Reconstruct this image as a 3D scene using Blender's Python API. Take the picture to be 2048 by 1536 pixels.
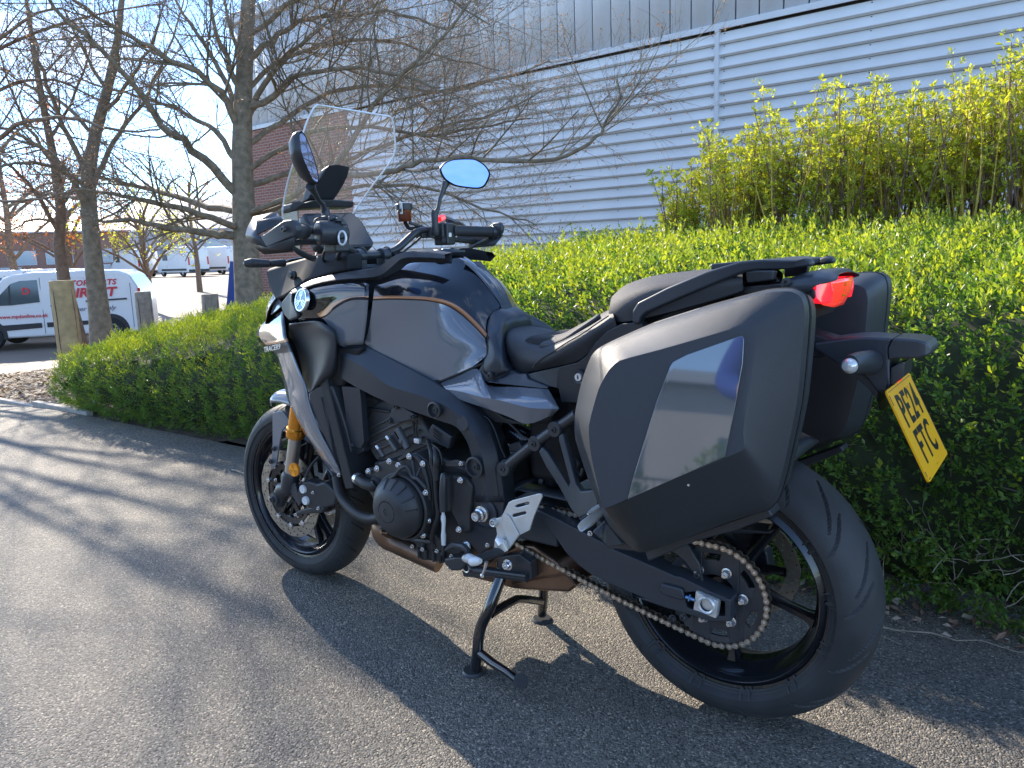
import bpy, bmesh, math, random
import numpy as np
from math import sin, cos, pi, radians, sqrt, atan2
from mathutils import Vector, Matrix
from mathutils.geometry import tessellate_polygon

sc = bpy.context.scene
for o in list(bpy.data.objects): bpy.data.objects.remove(o)
COL = sc.collection
# ---------------------------------------------------------------- camera
cam_d = bpy.data.cameras.new('camera'); cam = bpy.data.objects.new('camera', cam_d); COL.objects.link(cam)
yaw, pit, rol = -.6398, .1722, -.0367
fw = Vector((sin(yaw)*cos(pit), cos(yaw)*cos(pit), -sin(pit)))
rt = Vector((cos(yaw), -sin(yaw), 0)); up = rt.cross(fw)
rt, up = rt*cos(rol)+up*sin(rol), -rt*sin(rol)+up*cos(rol)
mw = Matrix((rt, up, -fw)).transposed().to_4x4(); mw.translation = Vector((.5921, -1.6091, 1.0774))
cam.matrix_world = mw
cam_d.sensor_width = 36; cam_d.lens = 27.083; cam_d.clip_start = .05; cam_d.clip_end = 1500
sc.camera = cam
# ---------------------------------------------------------------- world and sun
SUN_EL, SUN_AZ = radians(29), radians(-70)      # azimuth from +Y towards +X
w = bpy.data.worlds.new('World'); sc.world = w; w.use_nodes = True
nt = w.node_tree; N = nt.nodes; L = nt.links; N.clear()
out = N.new('ShaderNodeOutputWorld'); bg = N.new('ShaderNodeBackground'); bg.inputs[1].default_value = .15
sky = N.new('ShaderNodeTexSky'); sky.sky_type = 'NISHITA'; sky.sun_disc = False
sky.sun_elevation = SUN_EL; sky.sun_rotation = SUN_AZ; sky.air_density = .75; sky.dust_density = 0; sky.ozone_density = 3.4
tc = N.new('ShaderNodeTexCoord'); mp = N.new('ShaderNodeMapping'); mp.inputs['Scale'].default_value = (1, 1, 2.6)
nz = N.new('ShaderNodeTexNoise'); nz.inputs['Scale'].default_value = 2.1; nz.inputs['Detail'].default_value = 8; nz.inputs['Roughness'].default_value = .58; nz.inputs['Distortion'].default_value = .3
cr = N.new('ShaderNodeValToRGB'); cr.color_ramp.elements[0].position = .54; cr.color_ramp.elements[1].position = .72
cr.color_ramp.elements[0].color = (0, 0, 0, 1); cr.color_ramp.elements[1].color = (.85, .85, .85, 1)
mx = N.new('ShaderNodeMix'); mx.data_type = 'RGBA'; mx.inputs[7].default_value = (5.0, 5.4, 6.0, 1)
L.new(tc.outputs['Generated'], mp.inputs[0]); L.new(mp.outputs[0], nz.inputs[0]); L.new(nz.outputs[0], cr.inputs[0])
L.new(cr.outputs[0], mx.inputs[0]); L.new(sky.outputs[0], mx.inputs[6]); L.new(mx.outputs[2], bg.inputs[0]); L.new(bg.outputs[0], out.inputs[0])
sd = bpy.data.lights.new('sun', 'SUN'); sd.energy = 3.2; sd.angle = radians(.55); sd.color = (1, .89, .74)
sun = bpy.data.objects.new('sun', sd); COL.objects.link(sun)
S_DIR = Vector((sin(SUN_AZ)*cos(SUN_EL), cos(SUN_AZ)*cos(SUN_EL), sin(SUN_EL)))
sun.rotation_euler = S_DIR.to_track_quat('Z', 'Y').to_euler(); sun.location = (-20, 8, 20)
sc.view_settings.view_transform = 'Standard'; sc.view_settings.look = 'None'; sc.view_settings.gamma = 1
sc.view_settings.use_curve_mapping = False; sc.view_settings.exposure = 1.65
sc.render.engine = 'CYCLES'
sc.cycles.max_bounces = 8; sc.cycles.transparent_max_bounces = 24; sc.cycles.sample_clamp_indirect = 6; sc.cycles.caustics_reflective = False; sc.cycles.caustics_refractive = False

# ---------------------------------------------------------------- materials
def nodes_of(m): return m.node_tree.nodes, m.node_tree.links
def setin(b, k, v):
    if k in b.inputs: b.inputs[k].default_value = v
def mat(name, col, rough=.5, jit=0., metal=0., spec=.5, coat=0., var=0., vscale=20., bump=0., bscale=300., rvar=0., dirt=None, **kw):
    m = bpy.data.materials.new(name); m.use_nodes = True; n, l = nodes_of(m); b = n['Principled BSDF']
    setin(b, 'Base Color', (*col, 1)); setin(b, 'Roughness', rough); setin(b, 'Metallic', metal); setin(b, 'Specular IOR Level', spec)
    setin(b, 'Coat Weight', coat); setin(b, 'Coat Roughness', .03)
    for k, v in kw.items(): setin(b, k.replace('_', ' '), v)
    tcn = n.new('ShaderNodeTexCoord')
    if var or rvar:
        t = n.new('ShaderNodeTexNoise'); t.inputs['Scale'].default_value = vscale; t.inputs['Detail'].default_value = 6
        l.new(tcn.outputs['Object'], t.inputs[0])
        if var:
            r = n.new('ShaderNodeValToRGB'); r.color_ramp.elements[0].position = .3; r.color_ramp.elements[1].position = .7
            r.color_ramp.elements[0].color = (*[c*(1-var) for c in col], 1); r.color_ramp.elements[1].color = (*[min(1, c*(1+var)) for c in col], 1)
            l.new(t.outputs[0], r.inputs[0]); l.new(r.outputs[0], b.inputs['Base Color'])
        if rvar:
            q = n.new('ShaderNodeMapRange'); q.inputs[3].default_value = max(0, rough-rvar); q.inputs[4].default_value = rough+rvar
            l.new(t.outputs[0], q.inputs[0]); l.new(q.outputs[0], b.inputs['Roughness'])
    if jit:
        oi = n.new('ShaderNodeObjectInfo'); mr = n.new('ShaderNodeMapRange'); mr.inputs[3].default_value = 1-jit; mr.inputs[4].default_value = 1+jit; hs_ = n.new('ShaderNodeHueSaturation')
        l.new(oi.outputs['Random'], mr.inputs[0]); l.new(mr.outputs[0], hs_.inputs['Value']); src = b.inputs['Base Color'].links
        if src: l.new(src[0].from_socket, hs_.inputs['Color'])
        else: hs_.inputs['Color'].default_value = (*col, 1)
        l.new(hs_.outputs[0], b.inputs['Base Color'])
    if bump:
        t = n.new('ShaderNodeTexNoise'); t.inputs['Scale'].default_value = bscale; t.inputs['Detail'].default_value = 3
        bp = n.new('ShaderNodeBump'); bp.inputs['Strength'].default_value = bump; bp.inputs['Distance'].default_value = .001
        l.new(tcn.outputs['Object'], t.inputs[0]); l.new(t.outputs[0], bp.inputs['Height']); l.new(bp.outputs[0], b.inputs['Normal'])
    return m

def leafmat(name, cols, rough=.42, trans=.45, tint=1.25):
    m = bpy.data.materials.new(name); m.use_nodes = True; n, l = nodes_of(m); b = n['Principled BSDF']; o = n['Material Output']
    g = n.new('ShaderNodeNewGeometry'); r = n.new('ShaderNodeValToRGB'); l.new(g.outputs['Random Per Island'], r.inputs[0])
    r.color_ramp.elements[0].color = (*cols[0], 1); r.color_ramp.elements[1].color = (*cols[-1], 1)
    for i, c in enumerate(cols[1:-1]):
        e = r.color_ramp.elements.new((i+1)/(len(cols)-1)); e.color = (*c, 1)
    l.new(r.outputs[0], b.inputs['Base Color']); setin(b, 'Roughness', rough); setin(b, 'Specular IOR Level', .4)
    t = n.new('ShaderNodeBsdfTranslucent'); mx = n.new('ShaderNodeMixShader'); mx.inputs[0].default_value = trans
    mu = n.new('ShaderNodeMix'); mu.data_type = 'RGBA'; mu.blend_type = 'MULTIPLY'; mu.inputs[0].default_value = 1; mu.inputs[7].default_value = (2.6*tint, 2.3*tint, .7, 1); mu.clamp_result = True
    l.new(r.outputs[0], mu.inputs[6]); l.new(mu.outputs[2], t.inputs[0])
    l.new(b.outputs[0], mx.inputs[1]); l.new(t.outputs[0], mx.inputs[2]); l.new(mx.outputs[0], o.inputs[0]); return m

# ---------------------------------------------------------------- mesh helpers
class MB:
    def __init__(s): s.v = []; s.f = []; s.m = []
    def add(s, vs, fs, mi=0):
        b = len(s.v); s.v += [tuple(p) for p in vs]; s.f += [tuple(i+b for i in f) for f in fs]; s.m += [mi]*len(fs)
        return s
    def box(s, c, d, rot=None, mi=0):
        c = Vector(c); pts = []
        for i in range(8):
            p = Vector(((i & 1)-.5, ((i >> 1) & 1)-.5, ((i >> 2) & 1)-.5)); p = Vector((p.x*d[0], p.y*d[1], p.z*d[2]))
            if rot is not None: p = rot @ p
            pts.append(c+p)
        return s.add(pts, [(0, 2, 3, 1), (4, 5, 7, 6), (0, 1, 5, 4), (2, 6, 7, 3), (0, 4, 6, 2), (1, 3, 7, 5)], mi)
    def tube(s, pts, rad, n=12, mi=0, cap=True, squash=None, closed=False):
        P = [Vector(p) for p in pts]; k = len(P)
        R = rad if isinstance(rad, (list, tuple)) else [rad]*k
        vs = []; prev = None
        for i, p in enumerate(P):
            a = P[i-1] if (i > 0 or closed) else P[i]; b = P[(i+1) % k] if (i < k-1 or closed) else P[i]
            t = (b-a).normalized()
            if prev is None:
                ref = Vector((0, 0, 1)) if abs(t.z) < .9 else Vector((0, 1, 0)); nn = (ref-t*ref.dot(t)).normalized()
            else:
                nn = (prev-t*prev.dot(t)).normalized()
            prev = nn; bb = t.cross(nn)
            for j in range(n):
                th = 2*pi*j/n; q = squash or 1.
                vs.append(p+(nn*cos(th)*q+bb*sin(th))*R[i])
        fs = [(i*n+j, i*n+(j+1) % n, (i+1)*n+(j+1) % n, (i+1)*n+j) for i in range(k-1) for j in range(n)]
        if closed: fs += [((k-1)*n+j, (k-1)*n+(j+1) % n, (j+1) % n, j) for j in range(n)]
        elif cap: fs += [tuple(range(n-1, -1, -1)), tuple((k-1)*n+j for j in range(n))]
        return s.add(vs, fs, mi)
    def lathe(s, prof, c, n=48, axis=(0, 1, 0), mi=0, a0=0., a1=2*pi, mats=None):
        """prof: list of (radius, offset along axis)"""
        ax = Vector(axis).normalized(); ref = Vector((0, 0, 1)) if abs(ax.z) < .9 else Vector((1, 0, 0))
        e1 = (ref-ax*ref.dot(ax)).normalized(); e2 = ax.cross(e1); c = Vector(c); k = len(prof)
        full = abs(a1-a0-2*pi) < 1e-6; cnt = n if full else n+1
        b = len(s.v)
        for j in range(cnt):
            th = a0+(a1-a0)*j/n; d = e1*cos(th)+e2*sin(th)
            for r, h in prof: s.v.append(tuple(c+d*r+ax*h))
        for j in range(n):
            j2 = (j+1) % cnt
            for i in range(k-1):
                s.f.append((b+j*k+i, b+j2*k+i, b+j2*k+i+1, b+j*k+i+1)); s.m.append(mats[i] if mats else mi)
        return s
    def disc(s, c, r, axis=(0, -1, 0), n=24, mi=0, h=0.):
        return s.lathe([(0, h), (r, h)], c, n, axis, mi)
    def prism(s, poly, off, mi=0, holes=(), mi_side=None):
        """poly = outer face (3-D), extruded by vector off (or per-vertex)"""
        loops = [[Vector(p) for p in poly]]+[[Vector(p) for p in h] for h in holes]
        allp = [p for lp in loops for p in lp]; off = Vector(off); nn = len(allp); b = len(s.v)
        # project for tessellation: drop extrusion direction
        ax = off.normalized(); ref = Vector((0, 0, 1)) if abs(ax.z) < .9 else Vector((1, 0, 0)); e1 = (ref-ax*ref.dot(ax)).normalized(); e2 = ax.cross(e1)
        fl = [[Vector((p.dot(e1), p.dot(e2), 0)) for p in lp] for lp in loops]
        tr = tessellate_polygon(fl)
        s.v += [tuple(p) for p in allp]+[tuple(p+off) for p in allp]
        if len(loops) == 1 and False: pass
        for t in tr:
            A, B, C = [allp[i] for i in t]; nrm = (B-A).cross(C-A)
            t = t if nrm.dot(off) < 0 else t[::-1]
            s.f.append(tuple(b+i for i in t)); s.m.append(mi); s.f.append(tuple(b+nn+i for i in t[::-1])); s.m.append(mi)
        o = 0
        for lp in loops:
            k = len(lp)
            for i in range(k):
                s.f.append((b+o+i, b+o+(i+1) % k, b+nn+o+(i+1) % k, b+nn+o+i)); s.m.append(mi if mi_side is None else mi_side)
            o += k
        return s
    def surf(s, rows, nu=4, nv=4, matf=None, closed=False):
        """Catmull-Rom surface through rows (lists of 3-D points); matf(row, col) -> material index"""
        G = np.array(rows, float); nr, nc, _ = G.shape
        def interp(A, n, ax):
            A = np.moveaxis(A, ax, 0); m = A.shape[0]; out = []; idx = []
            for i in range(m-1):
                p1, p2 = A[i], A[i+1]; p0 = A[i-1] if i > 0 else 2*p1-p2; p3 = A[i+2] if i < m-2 else 2*p2-p1
                for k in range(n):
                    t = k/n; out.append(.5*((2*p1)+(-p0+p2)*t+(2*p0-5*p1+4*p2-p3)*t*t+(-p0+3*p1-3*p2+p3)*t**3)); idx.append(i)
            out.append(A[-1]); return np.moveaxis(np.array(out), 0, ax), idx
        A, ri = interp(G, nv, 0); A, ci = interp(A, nu, 1)
        h, wd = A.shape[:2]; b = len(s.v); s.v += [tuple(p) for p in A.reshape(-1, 3)]
        for i in range(h-1):
            for j in range(wd-1):
                s.f.append((b+i*wd+j, b+i*wd+j+1, b+(i+1)*wd+j+1, b+(i+1)*wd+j)); s.m.append(matf(ri[i], ci[j]) if matf else 0)
        return s
    def mirror(s):
        b = len(s.v); s.v += [(x, -y, z) for x, y, z in s.v[:b]]; k = len(s.f)
        s.f += [tuple(b+i for i in f[::-1]) for f in s.f[:k]]; s.m += s.m[:k]; return s
    def flipped(s):
        q = MB(); q.v = [(x, -y, z) for x, y, z in s.v]; q.f = [f[::-1] for f in s.f]; q.m = list(s.m); return q

def build(name, mb, mats, parent=None, smooth=35, bevel=0, solid=0, seg=2, wn=False, fixn=True, origin=None):
    me = bpy.data.meshes.new(name); me.from_pydata([tuple(map(float, p)) for p in mb.v], [], mb.f)
    for m in (mats if isinstance(mats, (list, tuple)) else [mats]): me.materials.append(m)
    if any(mb.m): me.polygons.foreach_set('material_index', mb.m)
    if fixn:
        bm = bmesh.new(); bm.from_mesh(me); bmesh.ops.remove_doubles(bm, verts=bm.verts, dist=1e-5); bmesh.ops.recalc_face_normals(bm, faces=bm.faces); bm.to_mesh(me); bm.free()
    me.polygons.foreach_set('use_smooth', [True]*len(me.polygons))
    if not bevel: me.set_sharp_from_angle(angle=radians(smooth))
    o = bpy.data.objects.new(name, me); COL.objects.link(o)
    if solid:
        q = o.modifiers.new('s', 'SOLIDIFY'); q.thickness = abs(solid); q.offset = -1 if solid > 0 else 1; q.use_even_offset = False
    if bevel:
        q = o.modifiers.new('b', 'BEVEL'); q.width = bevel; q.segments = seg; q.limit_method = 'ANGLE'; q.angle_limit = radians(30); q.harden_normals = True
        q.use_clamp_overlap = True
    if parent is not None: o.parent = parent
    return o
def thing(name, label, cat, loc=(0, 0, 0), group=None, rz=0):
    o = bpy.data.objects.new(name, None); COL.objects.link(o); o.location = loc; o.rotation_euler = (0, 0, rz)
    o.empty_display_size = .1; o['label'] = label; o['category'] = cat
    if group: o['group'] = group
    return o
def tag(o, label, cat, group=None):
    o['label'] = label; o['category'] = cat
    if group: o['group'] = group
    return o
def structure(o): o['kind'] = 'structure'; return o
def stuff(o): o['kind'] = 'stuff'; return o
def fastmesh(name, V, F, mats, parent=None, smooth=False, mi=None):
    """V (n,3) array, F (m,k) array of quads or triangles"""
    V = np.asarray(V, np.float32); F = np.asarray(F, np.int32); me = bpy.data.meshes.new(name); k = F.shape[1]
    me.vertices.add(len(V)); me.vertices.foreach_set('co', V.ravel()); me.loops.add(F.size); me.loops.foreach_set('vertex_index', F.ravel())
    me.polygons.add(len(F)); me.polygons.foreach_set('loop_start', np.arange(0, F.size, k, dtype=np.int32)); me.polygons.foreach_set('loop_total', np.full(len(F), k, np.int32))
    for m in (mats if isinstance(mats, (list, tuple)) else [mats]): me.materials.append(m)
    if mi is not None: me.polygons.foreach_set('material_index', np.asarray(mi, np.int32))
    me.polygons.foreach_set('use_smooth', np.full(len(F), smooth)); me.update(calc_edges=True); me.validate()
    o = bpy.data.objects.new(name, me); COL.objects.link(o)
    if parent is not None: o.parent = parent
    return o
def text_mesh(txt, size, sx=1., depth=.0005, bold=0., shear=0., align='CENTER', space=1.):
    cu = bpy.data.curves.new('t', 'FONT'); cu.body = txt; cu.size = size; cu.extrude = depth; cu.offset = bold; cu.shear = shear; cu.align_x = align; cu.align_y = 'CENTER'; cu.resolution_u = 3; cu.space_character = space
    o = bpy.data.objects.new('t', cu); COL.objects.link(o); dg = bpy.context.evaluated_depsgraph_get(); dg.update()
    me = bpy.data.meshes.new_from_object(o.evaluated_get(dg)); bpy.data.objects.remove(o); bpy.data.curves.remove(cu)
    for v in me.vertices: v.co.x *= sx
    return me
def text_obj(name, txt, size, mtx, m, parent=None, **kw):
    me = text_mesh(txt, size, **kw); me.materials.clear(); me.materials.append(m); me.name = name
    o = bpy.data.objects.new(name, me); COL.objects.link(o)
    me.transform(mtx)
    if parent is not None: o.parent = parent
    return o
def frame_mtx(o, ex, ey):
    ex = Vector(ex).normalized(); ey = Vector(ey); ey = (ey-ex*ey.dot(ex)).normalized(); ez = ex.cross(ey)
    m = Matrix((ex, ey, ez)).transposed().to_4x4(); m.translation = Vector(o); return m
rng = np.random.default_rng(7); random.seed(7)
# ================================================================ SETTING
def gh(x, y):
    """ground height: flat round the motorcycle, falling gently to the yard beyond the bed, rising again to the far vans"""
    d = np.hypot(np.asarray(x, float)-.59, np.asarray(y, float)+1.6)
    left = np.clip((-.2-(np.asarray(x, float)))/6., 0, 1)
    return np.interp(d, [0, 6.8, 9.5, 13, 20, 32, 60, 400], [0, 0, -.14, -.42, -.93, -.8, -.22, -.1])*np.clip(left, 0, 1)
def sheet(name, xs, ys, dz, m, keep=None, fn=None):
    X, Y = np.meshgrid(xs, ys, indexing='ij'); Z = gh(X, Y)+dz
    if fn is not None: Z = Z+fn(X, Y)
    V = np.stack([X, Y, Z], -1).reshape(-1, 3); a, b = X.shape
    I = np.arange(a*b).reshape(a, b); F = np.stack([I[:-1, :-1], I[1:, :-1], I[1:, 1:], I[:-1, 1:]], -1).reshape(-1, 4)
    if keep is not None:
        c = V[F].mean(1); F = F[keep(c[:, 0], c[:, 1])]
    return fastmesh(name, V, F, m, smooth=True)
# asphalt: chippings of several greys, slight wear
def asphalt_mat():
    m = bpy.data.materials.new('asphalt'); m.use_nodes = True; n, l = nodes_of(m); b = n['Principled BSDF']
    tcn = n.new('ShaderNodeTexCoord')
    vo = n.new('ShaderNodeTexVoronoi'); vo.inputs['Scale'].default_value = 235; vo.feature = 'F1'
    l.new(tcn.outputs['Object'], vo.inputs[0])
    r = n.new('ShaderNodeValToRGB'); e = r.color_ramp.elements; e[0].position = 0; e[0].color = (.054, .049, .041, 1); e[1].position = 1; e[1].color = (.56, .48, .37, 1)
    for p, c in ((.35, (.160, .146, .128)), (.7, (.212, .193, .168)), (.9, (.275, .248, .212))):
        q = e.new(p); q.color = (*c, 1)
    sp = n.new('ShaderNodeSeparateColor'); l.new(vo.outputs['Color'], sp.inputs[0]); l.new(sp.outputs[0], r.inputs[0])
    n2 = n.new('ShaderNodeTexNoise'); n2.inputs['Scale'].default_value = 3.; n2.inputs['Detail'].default_value = 9; n2.inputs['Roughness'].default_value = .65; l.new(tcn.outputs['Object'], n2.inputs[0])
    r2 = n.new('ShaderNodeValToRGB'); r2.color_ramp.elements[0].position = .34; r2.color_ramp.elements[1].position = .68; r2.color_ramp.elements[0].color = (.80, .80, .80, 1); r2.color_ramp.elements[1].color = (1.06, 1.04, 1.0, 1)
    l.new(n2.outputs[0], r2.inputs[0])
    mx = n.new('ShaderNodeMix'); mx.data_type = 'RGBA'; mx.blend_type = 'MULTIPLY'; mx.inputs[0].default_value = 1
    l.new(r.outputs[0], mx.inputs[6]); l.new(r2.outputs[0], mx.inputs[7])
    # rare white specks and small stains
    v3 = n.new('ShaderNodeTexVoronoi'); v3.inputs['Scale'].default_value = 9; l.new(tcn.outputs['Object'], v3.inputs[0])
    r3 = n.new('ShaderNodeValToRGB'); r3.color_ramp.elements[0].position = .022; r3.color_ramp.elements[1].position = .03; r3.color_ramp.elements[0].color = (1, 1, 1, 1); r3.color_ramp.elements[1].color = (0, 0, 0, 1)
    l.new(v3.outputs['Distance'], r3.inputs[0])
    m3 = n.new('ShaderNodeMix'); m3.data_type = 'RGBA'; m3.inputs[7].default_value = (.62, .62, .6, 1); l.new(r3.outputs[0], m3.inputs[0]); l.new(mx.outputs[2], m3.inputs[6])
    n5 = n.new('ShaderNodeTexNoise'); n5.inputs['Scale'].default_value = .9; n5.inputs['Detail'].default_value = 5; n5.inputs['Distortion'].default_value = .6; l.new(tcn.outputs['Object'], n5.inputs[0])
    r5 = n.new('ShaderNodeValToRGB'); r5.color_ramp.elements[0].position = .38; r5.color_ramp.elements[1].position = .6; r5.color_ramp.elements[0].color = (.86, .87, .89, 1); r5.color_ramp.elements[1].color = (1.05, 1.04, 1.0, 1); l.new(n5.outputs[0], r5.inputs[0])
    m5 = n.new('ShaderNodeMix'); m5.data_type = 'RGBA'; m5.blend_type = 'MULTIPLY'; m5.inputs[0].default_value = 1; l.new(m3.outputs[2], m5.inputs[6]); l.new(r5.outputs[0], m5.inputs[7])
    l.new(m5.outputs[2], b.inputs['Base Color'])
    setin(b, 'Roughness', .7); setin(b, 'Specular IOR Level', .4)
    bp = n.new('ShaderNodeBump'); bp.inputs['Strength'].default_value = 1.; bp.inputs['Distance'].default_value = .0038
    n4 = n.new('ShaderNodeTexNoise'); n4.inputs['Scale'].default_value = 130; n4.inputs['Detail'].default_value = 3; l.new(tcn.outputs['Object'], n4.inputs[0])
    ad = n.new('ShaderNodeMath'); ad.operation = 'SUBTRACT'; l.new(n4.outputs[0], ad.inputs[0]); l.new(vo.outputs['Distance'], ad.inputs[1])
    l.new(ad.outputs[0], bp.inputs['Height']); l.new(bp.outputs[0], b.inputs['Normal'])
    return m
M_asph = asphalt_mat()
M_soil = mat('soil', (.13, .09, .06), .9, var=.5, vscale=9, bump=1, bscale=60)
M_yard = mat('yard_concrete', (.20, .158, .12), .8, var=.14, vscale=.35, bump=.3, bscale=30)
M_kerb = mat('kerb_stone', (.42, .38, .33), .8, var=.2, vscale=30, bump=.5, bscale=200)
far = np.concatenate([np.linspace(-420, -64, 14), np.linspace(-60, 40, 101), np.linspace(44, 420, 14)])
fary = np.concatenate([np.linspace(-420, -44, 12), np.linspace(-40, 60, 101), np.linspace(64, 420, 14)])
structure(sheet('ground', far, fary, -.03, M_yard, fn=lambda X, Y: np.where(np.hypot(X-.6, Y+1.6) < 12, -.12, 0)))
fx = np.concatenate([np.linspace(-60, -10, 40), np.linspace(-9.8, 6, 80), np.linspace(8, 40, 20)])
structure(sheet('road', fx, np.concatenate([np.linspace(-40, -2, 30), np.linspace(-1.8, .96, 15)]), 0, M_asph))
structure(sheet('planting_bed', np.linspace(-14.5, 14, 130), np.linspace(.965, 11.6, 80), .0, M_soil, fn=lambda X, Y: .03*np.sin(X*3.1+np.sin(Y*4))*np.sin(Y*2.7)+.02*np.sin(X*9+Y*7)-.01,
      keep=lambda x, y: (np.hypot(x-.59, y+1.6) < 11.6) | (x > -6)))
# concrete edging along the bed: one piece per length
kmb = MB()
for i in range(14):
    x1 = -5.2-i*.915; x0 = x1-.905; z = float(gh((x0+x1)/2, .99))
    kb = MB().box(((x0+x1)/2, .985+.012*sin(i*2.1), z+.004), (x1-x0, .05, .045))
    o = build('edging_stone', kb, M_kerb, bevel=.005); structure(o)
# leaf litter, wood chips and pebbles on the bed: uncountable
def litter(name, n, xr, yr, size, cols, up=.02, seed=1, kf=None, zoff=.012):
    r = np.random.default_rng(seed); x = r.uniform(*xr, n); y = r.uniform(*yr, n)
    if kf is not None:
        k = kf(x, y); x = x[k]; y = y[k]; n = len(x)
    z = gh(x, y)+r.uniform(0, up, n)+zoff
    a = r.uniform(0, 2*pi, n); s = r.uniform(.4, 1.2, n)*size; w_ = s*r.uniform(.25, .6, n)
    u = np.stack([np.cos(a), np.sin(a), r.uniform(-.4, .4, n)], -1); v = np.stack([-np.sin(a), np.cos(a), r.uniform(-.5, .5, n)], -1)
    c = np.stack([x, y, z], -1)
    V = np.stack([c-u*s[:, None], c+v*w_[:, None]+[0, 0, .004], c+u*s[:, None], c-v*w_[:, None]], 1).reshape(-1, 3)
    F = np.arange(4*n).reshape(n, 4)
    m = leafmat(name+'_m', cols, rough=.7, trans=.12, tint=.5)
    return stuff(fastmesh(name, V, F, m))
o = litter('leaf_litter', 26000, (-11.5, -5.0), (1.02, 8), .035, [(.10, .06, .035), (.2, .13, .08), (.33, .24, .16), (.42, .36, .28)], up=.03, seed=3)
tag(o, 'carpet of dry brown leaves and wood chips on the bed', 'leaf litter')
def hedge_foot(x): return np.where(x < -2.2, .93+.02*np.sin(x*3), .70+.012*np.sin(x*5)+np.clip((-1.2-x), 0, 1)*.23)
o = litter('fallen_leaves', 2600, (-2.2, 1.6), (.5, 1.0), .019, [(.12, .07, .05), (.25, .14, .09), (.4, .27, .2), (.5, .42, .34)], up=.012, seed=5,
       kf=lambda x, y: y > hedge_foot(x)-.03-np.abs(np.random.default_rng(9).normal(0, .035, len(x))), zoff=.006)
tag(o, 'dead leaves gathered along the foot of the hedge', 'leaf litter')

# ---------------------------------------------------------------- long clad building behind
M_slat = mat('louvre_paint', (.66, .665, .66), .42, jit=.035, var=.06, vscale=1.2, rvar=.05)
M_pan = mat('panel_paint', (.60, .62, .64), .45, jit=.035, var=.05, vscale=1.5)
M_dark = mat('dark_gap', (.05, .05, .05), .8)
M_brick = None
def brick_mat():
    m = bpy.data.materials.new('brick_far'); m.use_nodes = True; n, l = nodes_of(m); b = n['Principled BSDF']
    t = n.new('ShaderNodeTexCoord'); mpn = n.new('ShaderNodeMapping'); mpn.inputs['Rotation'].default_value = (radians(90), 0, 0)
    br = n.new('ShaderNodeTexBrick'); br.inputs['Color1'].default_value = (.30, .115, .075, 1); br.inputs['Color2'].default_value = (.23, .09, .06, 1); br.inputs['Mortar'].default_value = (.32, .26, .22, 1)
    br.inputs['Scale'].default_value = 1; br.inputs['Brick Width'].default_value = .225; br.inputs['Row Height'].default_value = .075; br.inputs['Mortar Size'].default_value = .01
    l.new(t.outputs['Object'], mpn.inputs[0]); l.new(mpn.outputs[0], br.inputs[0]); l.new(br.outputs[0], b.inputs['Base Color']); setin(b, 'Roughness', .85); return m
M_brick = brick_mat()
bld = thing('clad_building', 'long grey building with horizontal louvre cladding under vertical metal panels, brick at its far end', 'building', (-5, 11.75, 0))
ang = radians(-1.99)
bld.rotation_euler = (0, 0, ang)
# local x along the wall, y=0 outer face, positive y = inside
XL, XR, ZF, ZT = -13.95, 9.0, 4.62, 7.45
XB = -9.3                      # left of this the base is brick
# one slat per course and bay; posts between the bays
bays = [(XB, .27), (.33, 8.9)]
pitch = .2; nsl = int((ZF-.2)/pitch)
slat_me = {}
for bi, (xa, xb) in enumerate(bays):
    for k in range(nsl):
        z1 = ZF-.05-k*pitch; z0 = z1-pitch
        if z1 < .3: continue
        if bi not in slat_me:
            q = MB(); prof = [(0.0, 0.0), (-.075, -pitch*.80), (-.075, -pitch*.86), (-.02, -pitch*.995)]
            vs = [(x, y, z) for x in (0, xb-xa) for y, z in prof]
            q.add(vs, [(i, i+1, i+5, i+4) for i in range(3)])
            # inward ends
            o = build('slat', q, M_slat, bld, smooth=20); slat_me[bi] = o.data
        else:
            o = bpy.data.objects.new('slat', slat_me[bi]); COL.objects.link(o); o.parent = bld
        o.location = (xa, -.0, z1)
q = MB()
for xa, xb in zip([b[1] for b in bays[:-1]], [b[0] for b in bays[1:]]):
    q = MB().box(((xa+xb)/2, -.04, (ZF)/2), (.075, .10, ZF-.02)); build('post', q, M_pan, bld, bevel=.004)
# screw heads on the louvres
q = MB()
for xa, xb in bays:
    x = xa+.06
    xs_ = [xa+.08, xb-.08]+list(np.arange(xa+2.4, xb-.5, 2.6))
    for x in xs_:
        for k in range(nsl): q.box((x, -.016, ZF-.05-k*pitch-.03), (.02, .012, .012))
o = build('screw_heads', q, M_dark, bld); stuff(o)
build('flashing', MB().box(((XL+XR)/2, -.035, ZF+.045), (XR-XL, .10, .085)).box(((XL+XR)/2, -.078, ZF+.0), (XR-XL, .012, .03)), M_pan, bld, bevel=.006)
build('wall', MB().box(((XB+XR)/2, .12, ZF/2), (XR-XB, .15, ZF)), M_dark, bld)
pw = .40; x = XR; pm = None
while x > XL+.2:
    if pm is None:
        o = build('cladding_panel', MB().box((0, 0, 0), (pw-.028, .05, ZT-ZF-.1)), M_pan, bld, bevel=.006); pm = o.data
        o.modifiers.clear()
    else:
        o = bpy.data.objects.new('cladding_panel', pm); COL.objects.link(o); o.parent = bld
    o.location = (x-pw/2, .0, (ZT+ZF)/2+.04); x -= pw
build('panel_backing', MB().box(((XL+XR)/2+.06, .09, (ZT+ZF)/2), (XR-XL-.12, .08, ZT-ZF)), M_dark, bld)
build('roof', MB().box(((XL+XR)/2, 6.2, ZT+.12), (XR-XL+.3, 12.7, .26)), M_pan, bld, bevel=.02)
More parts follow.
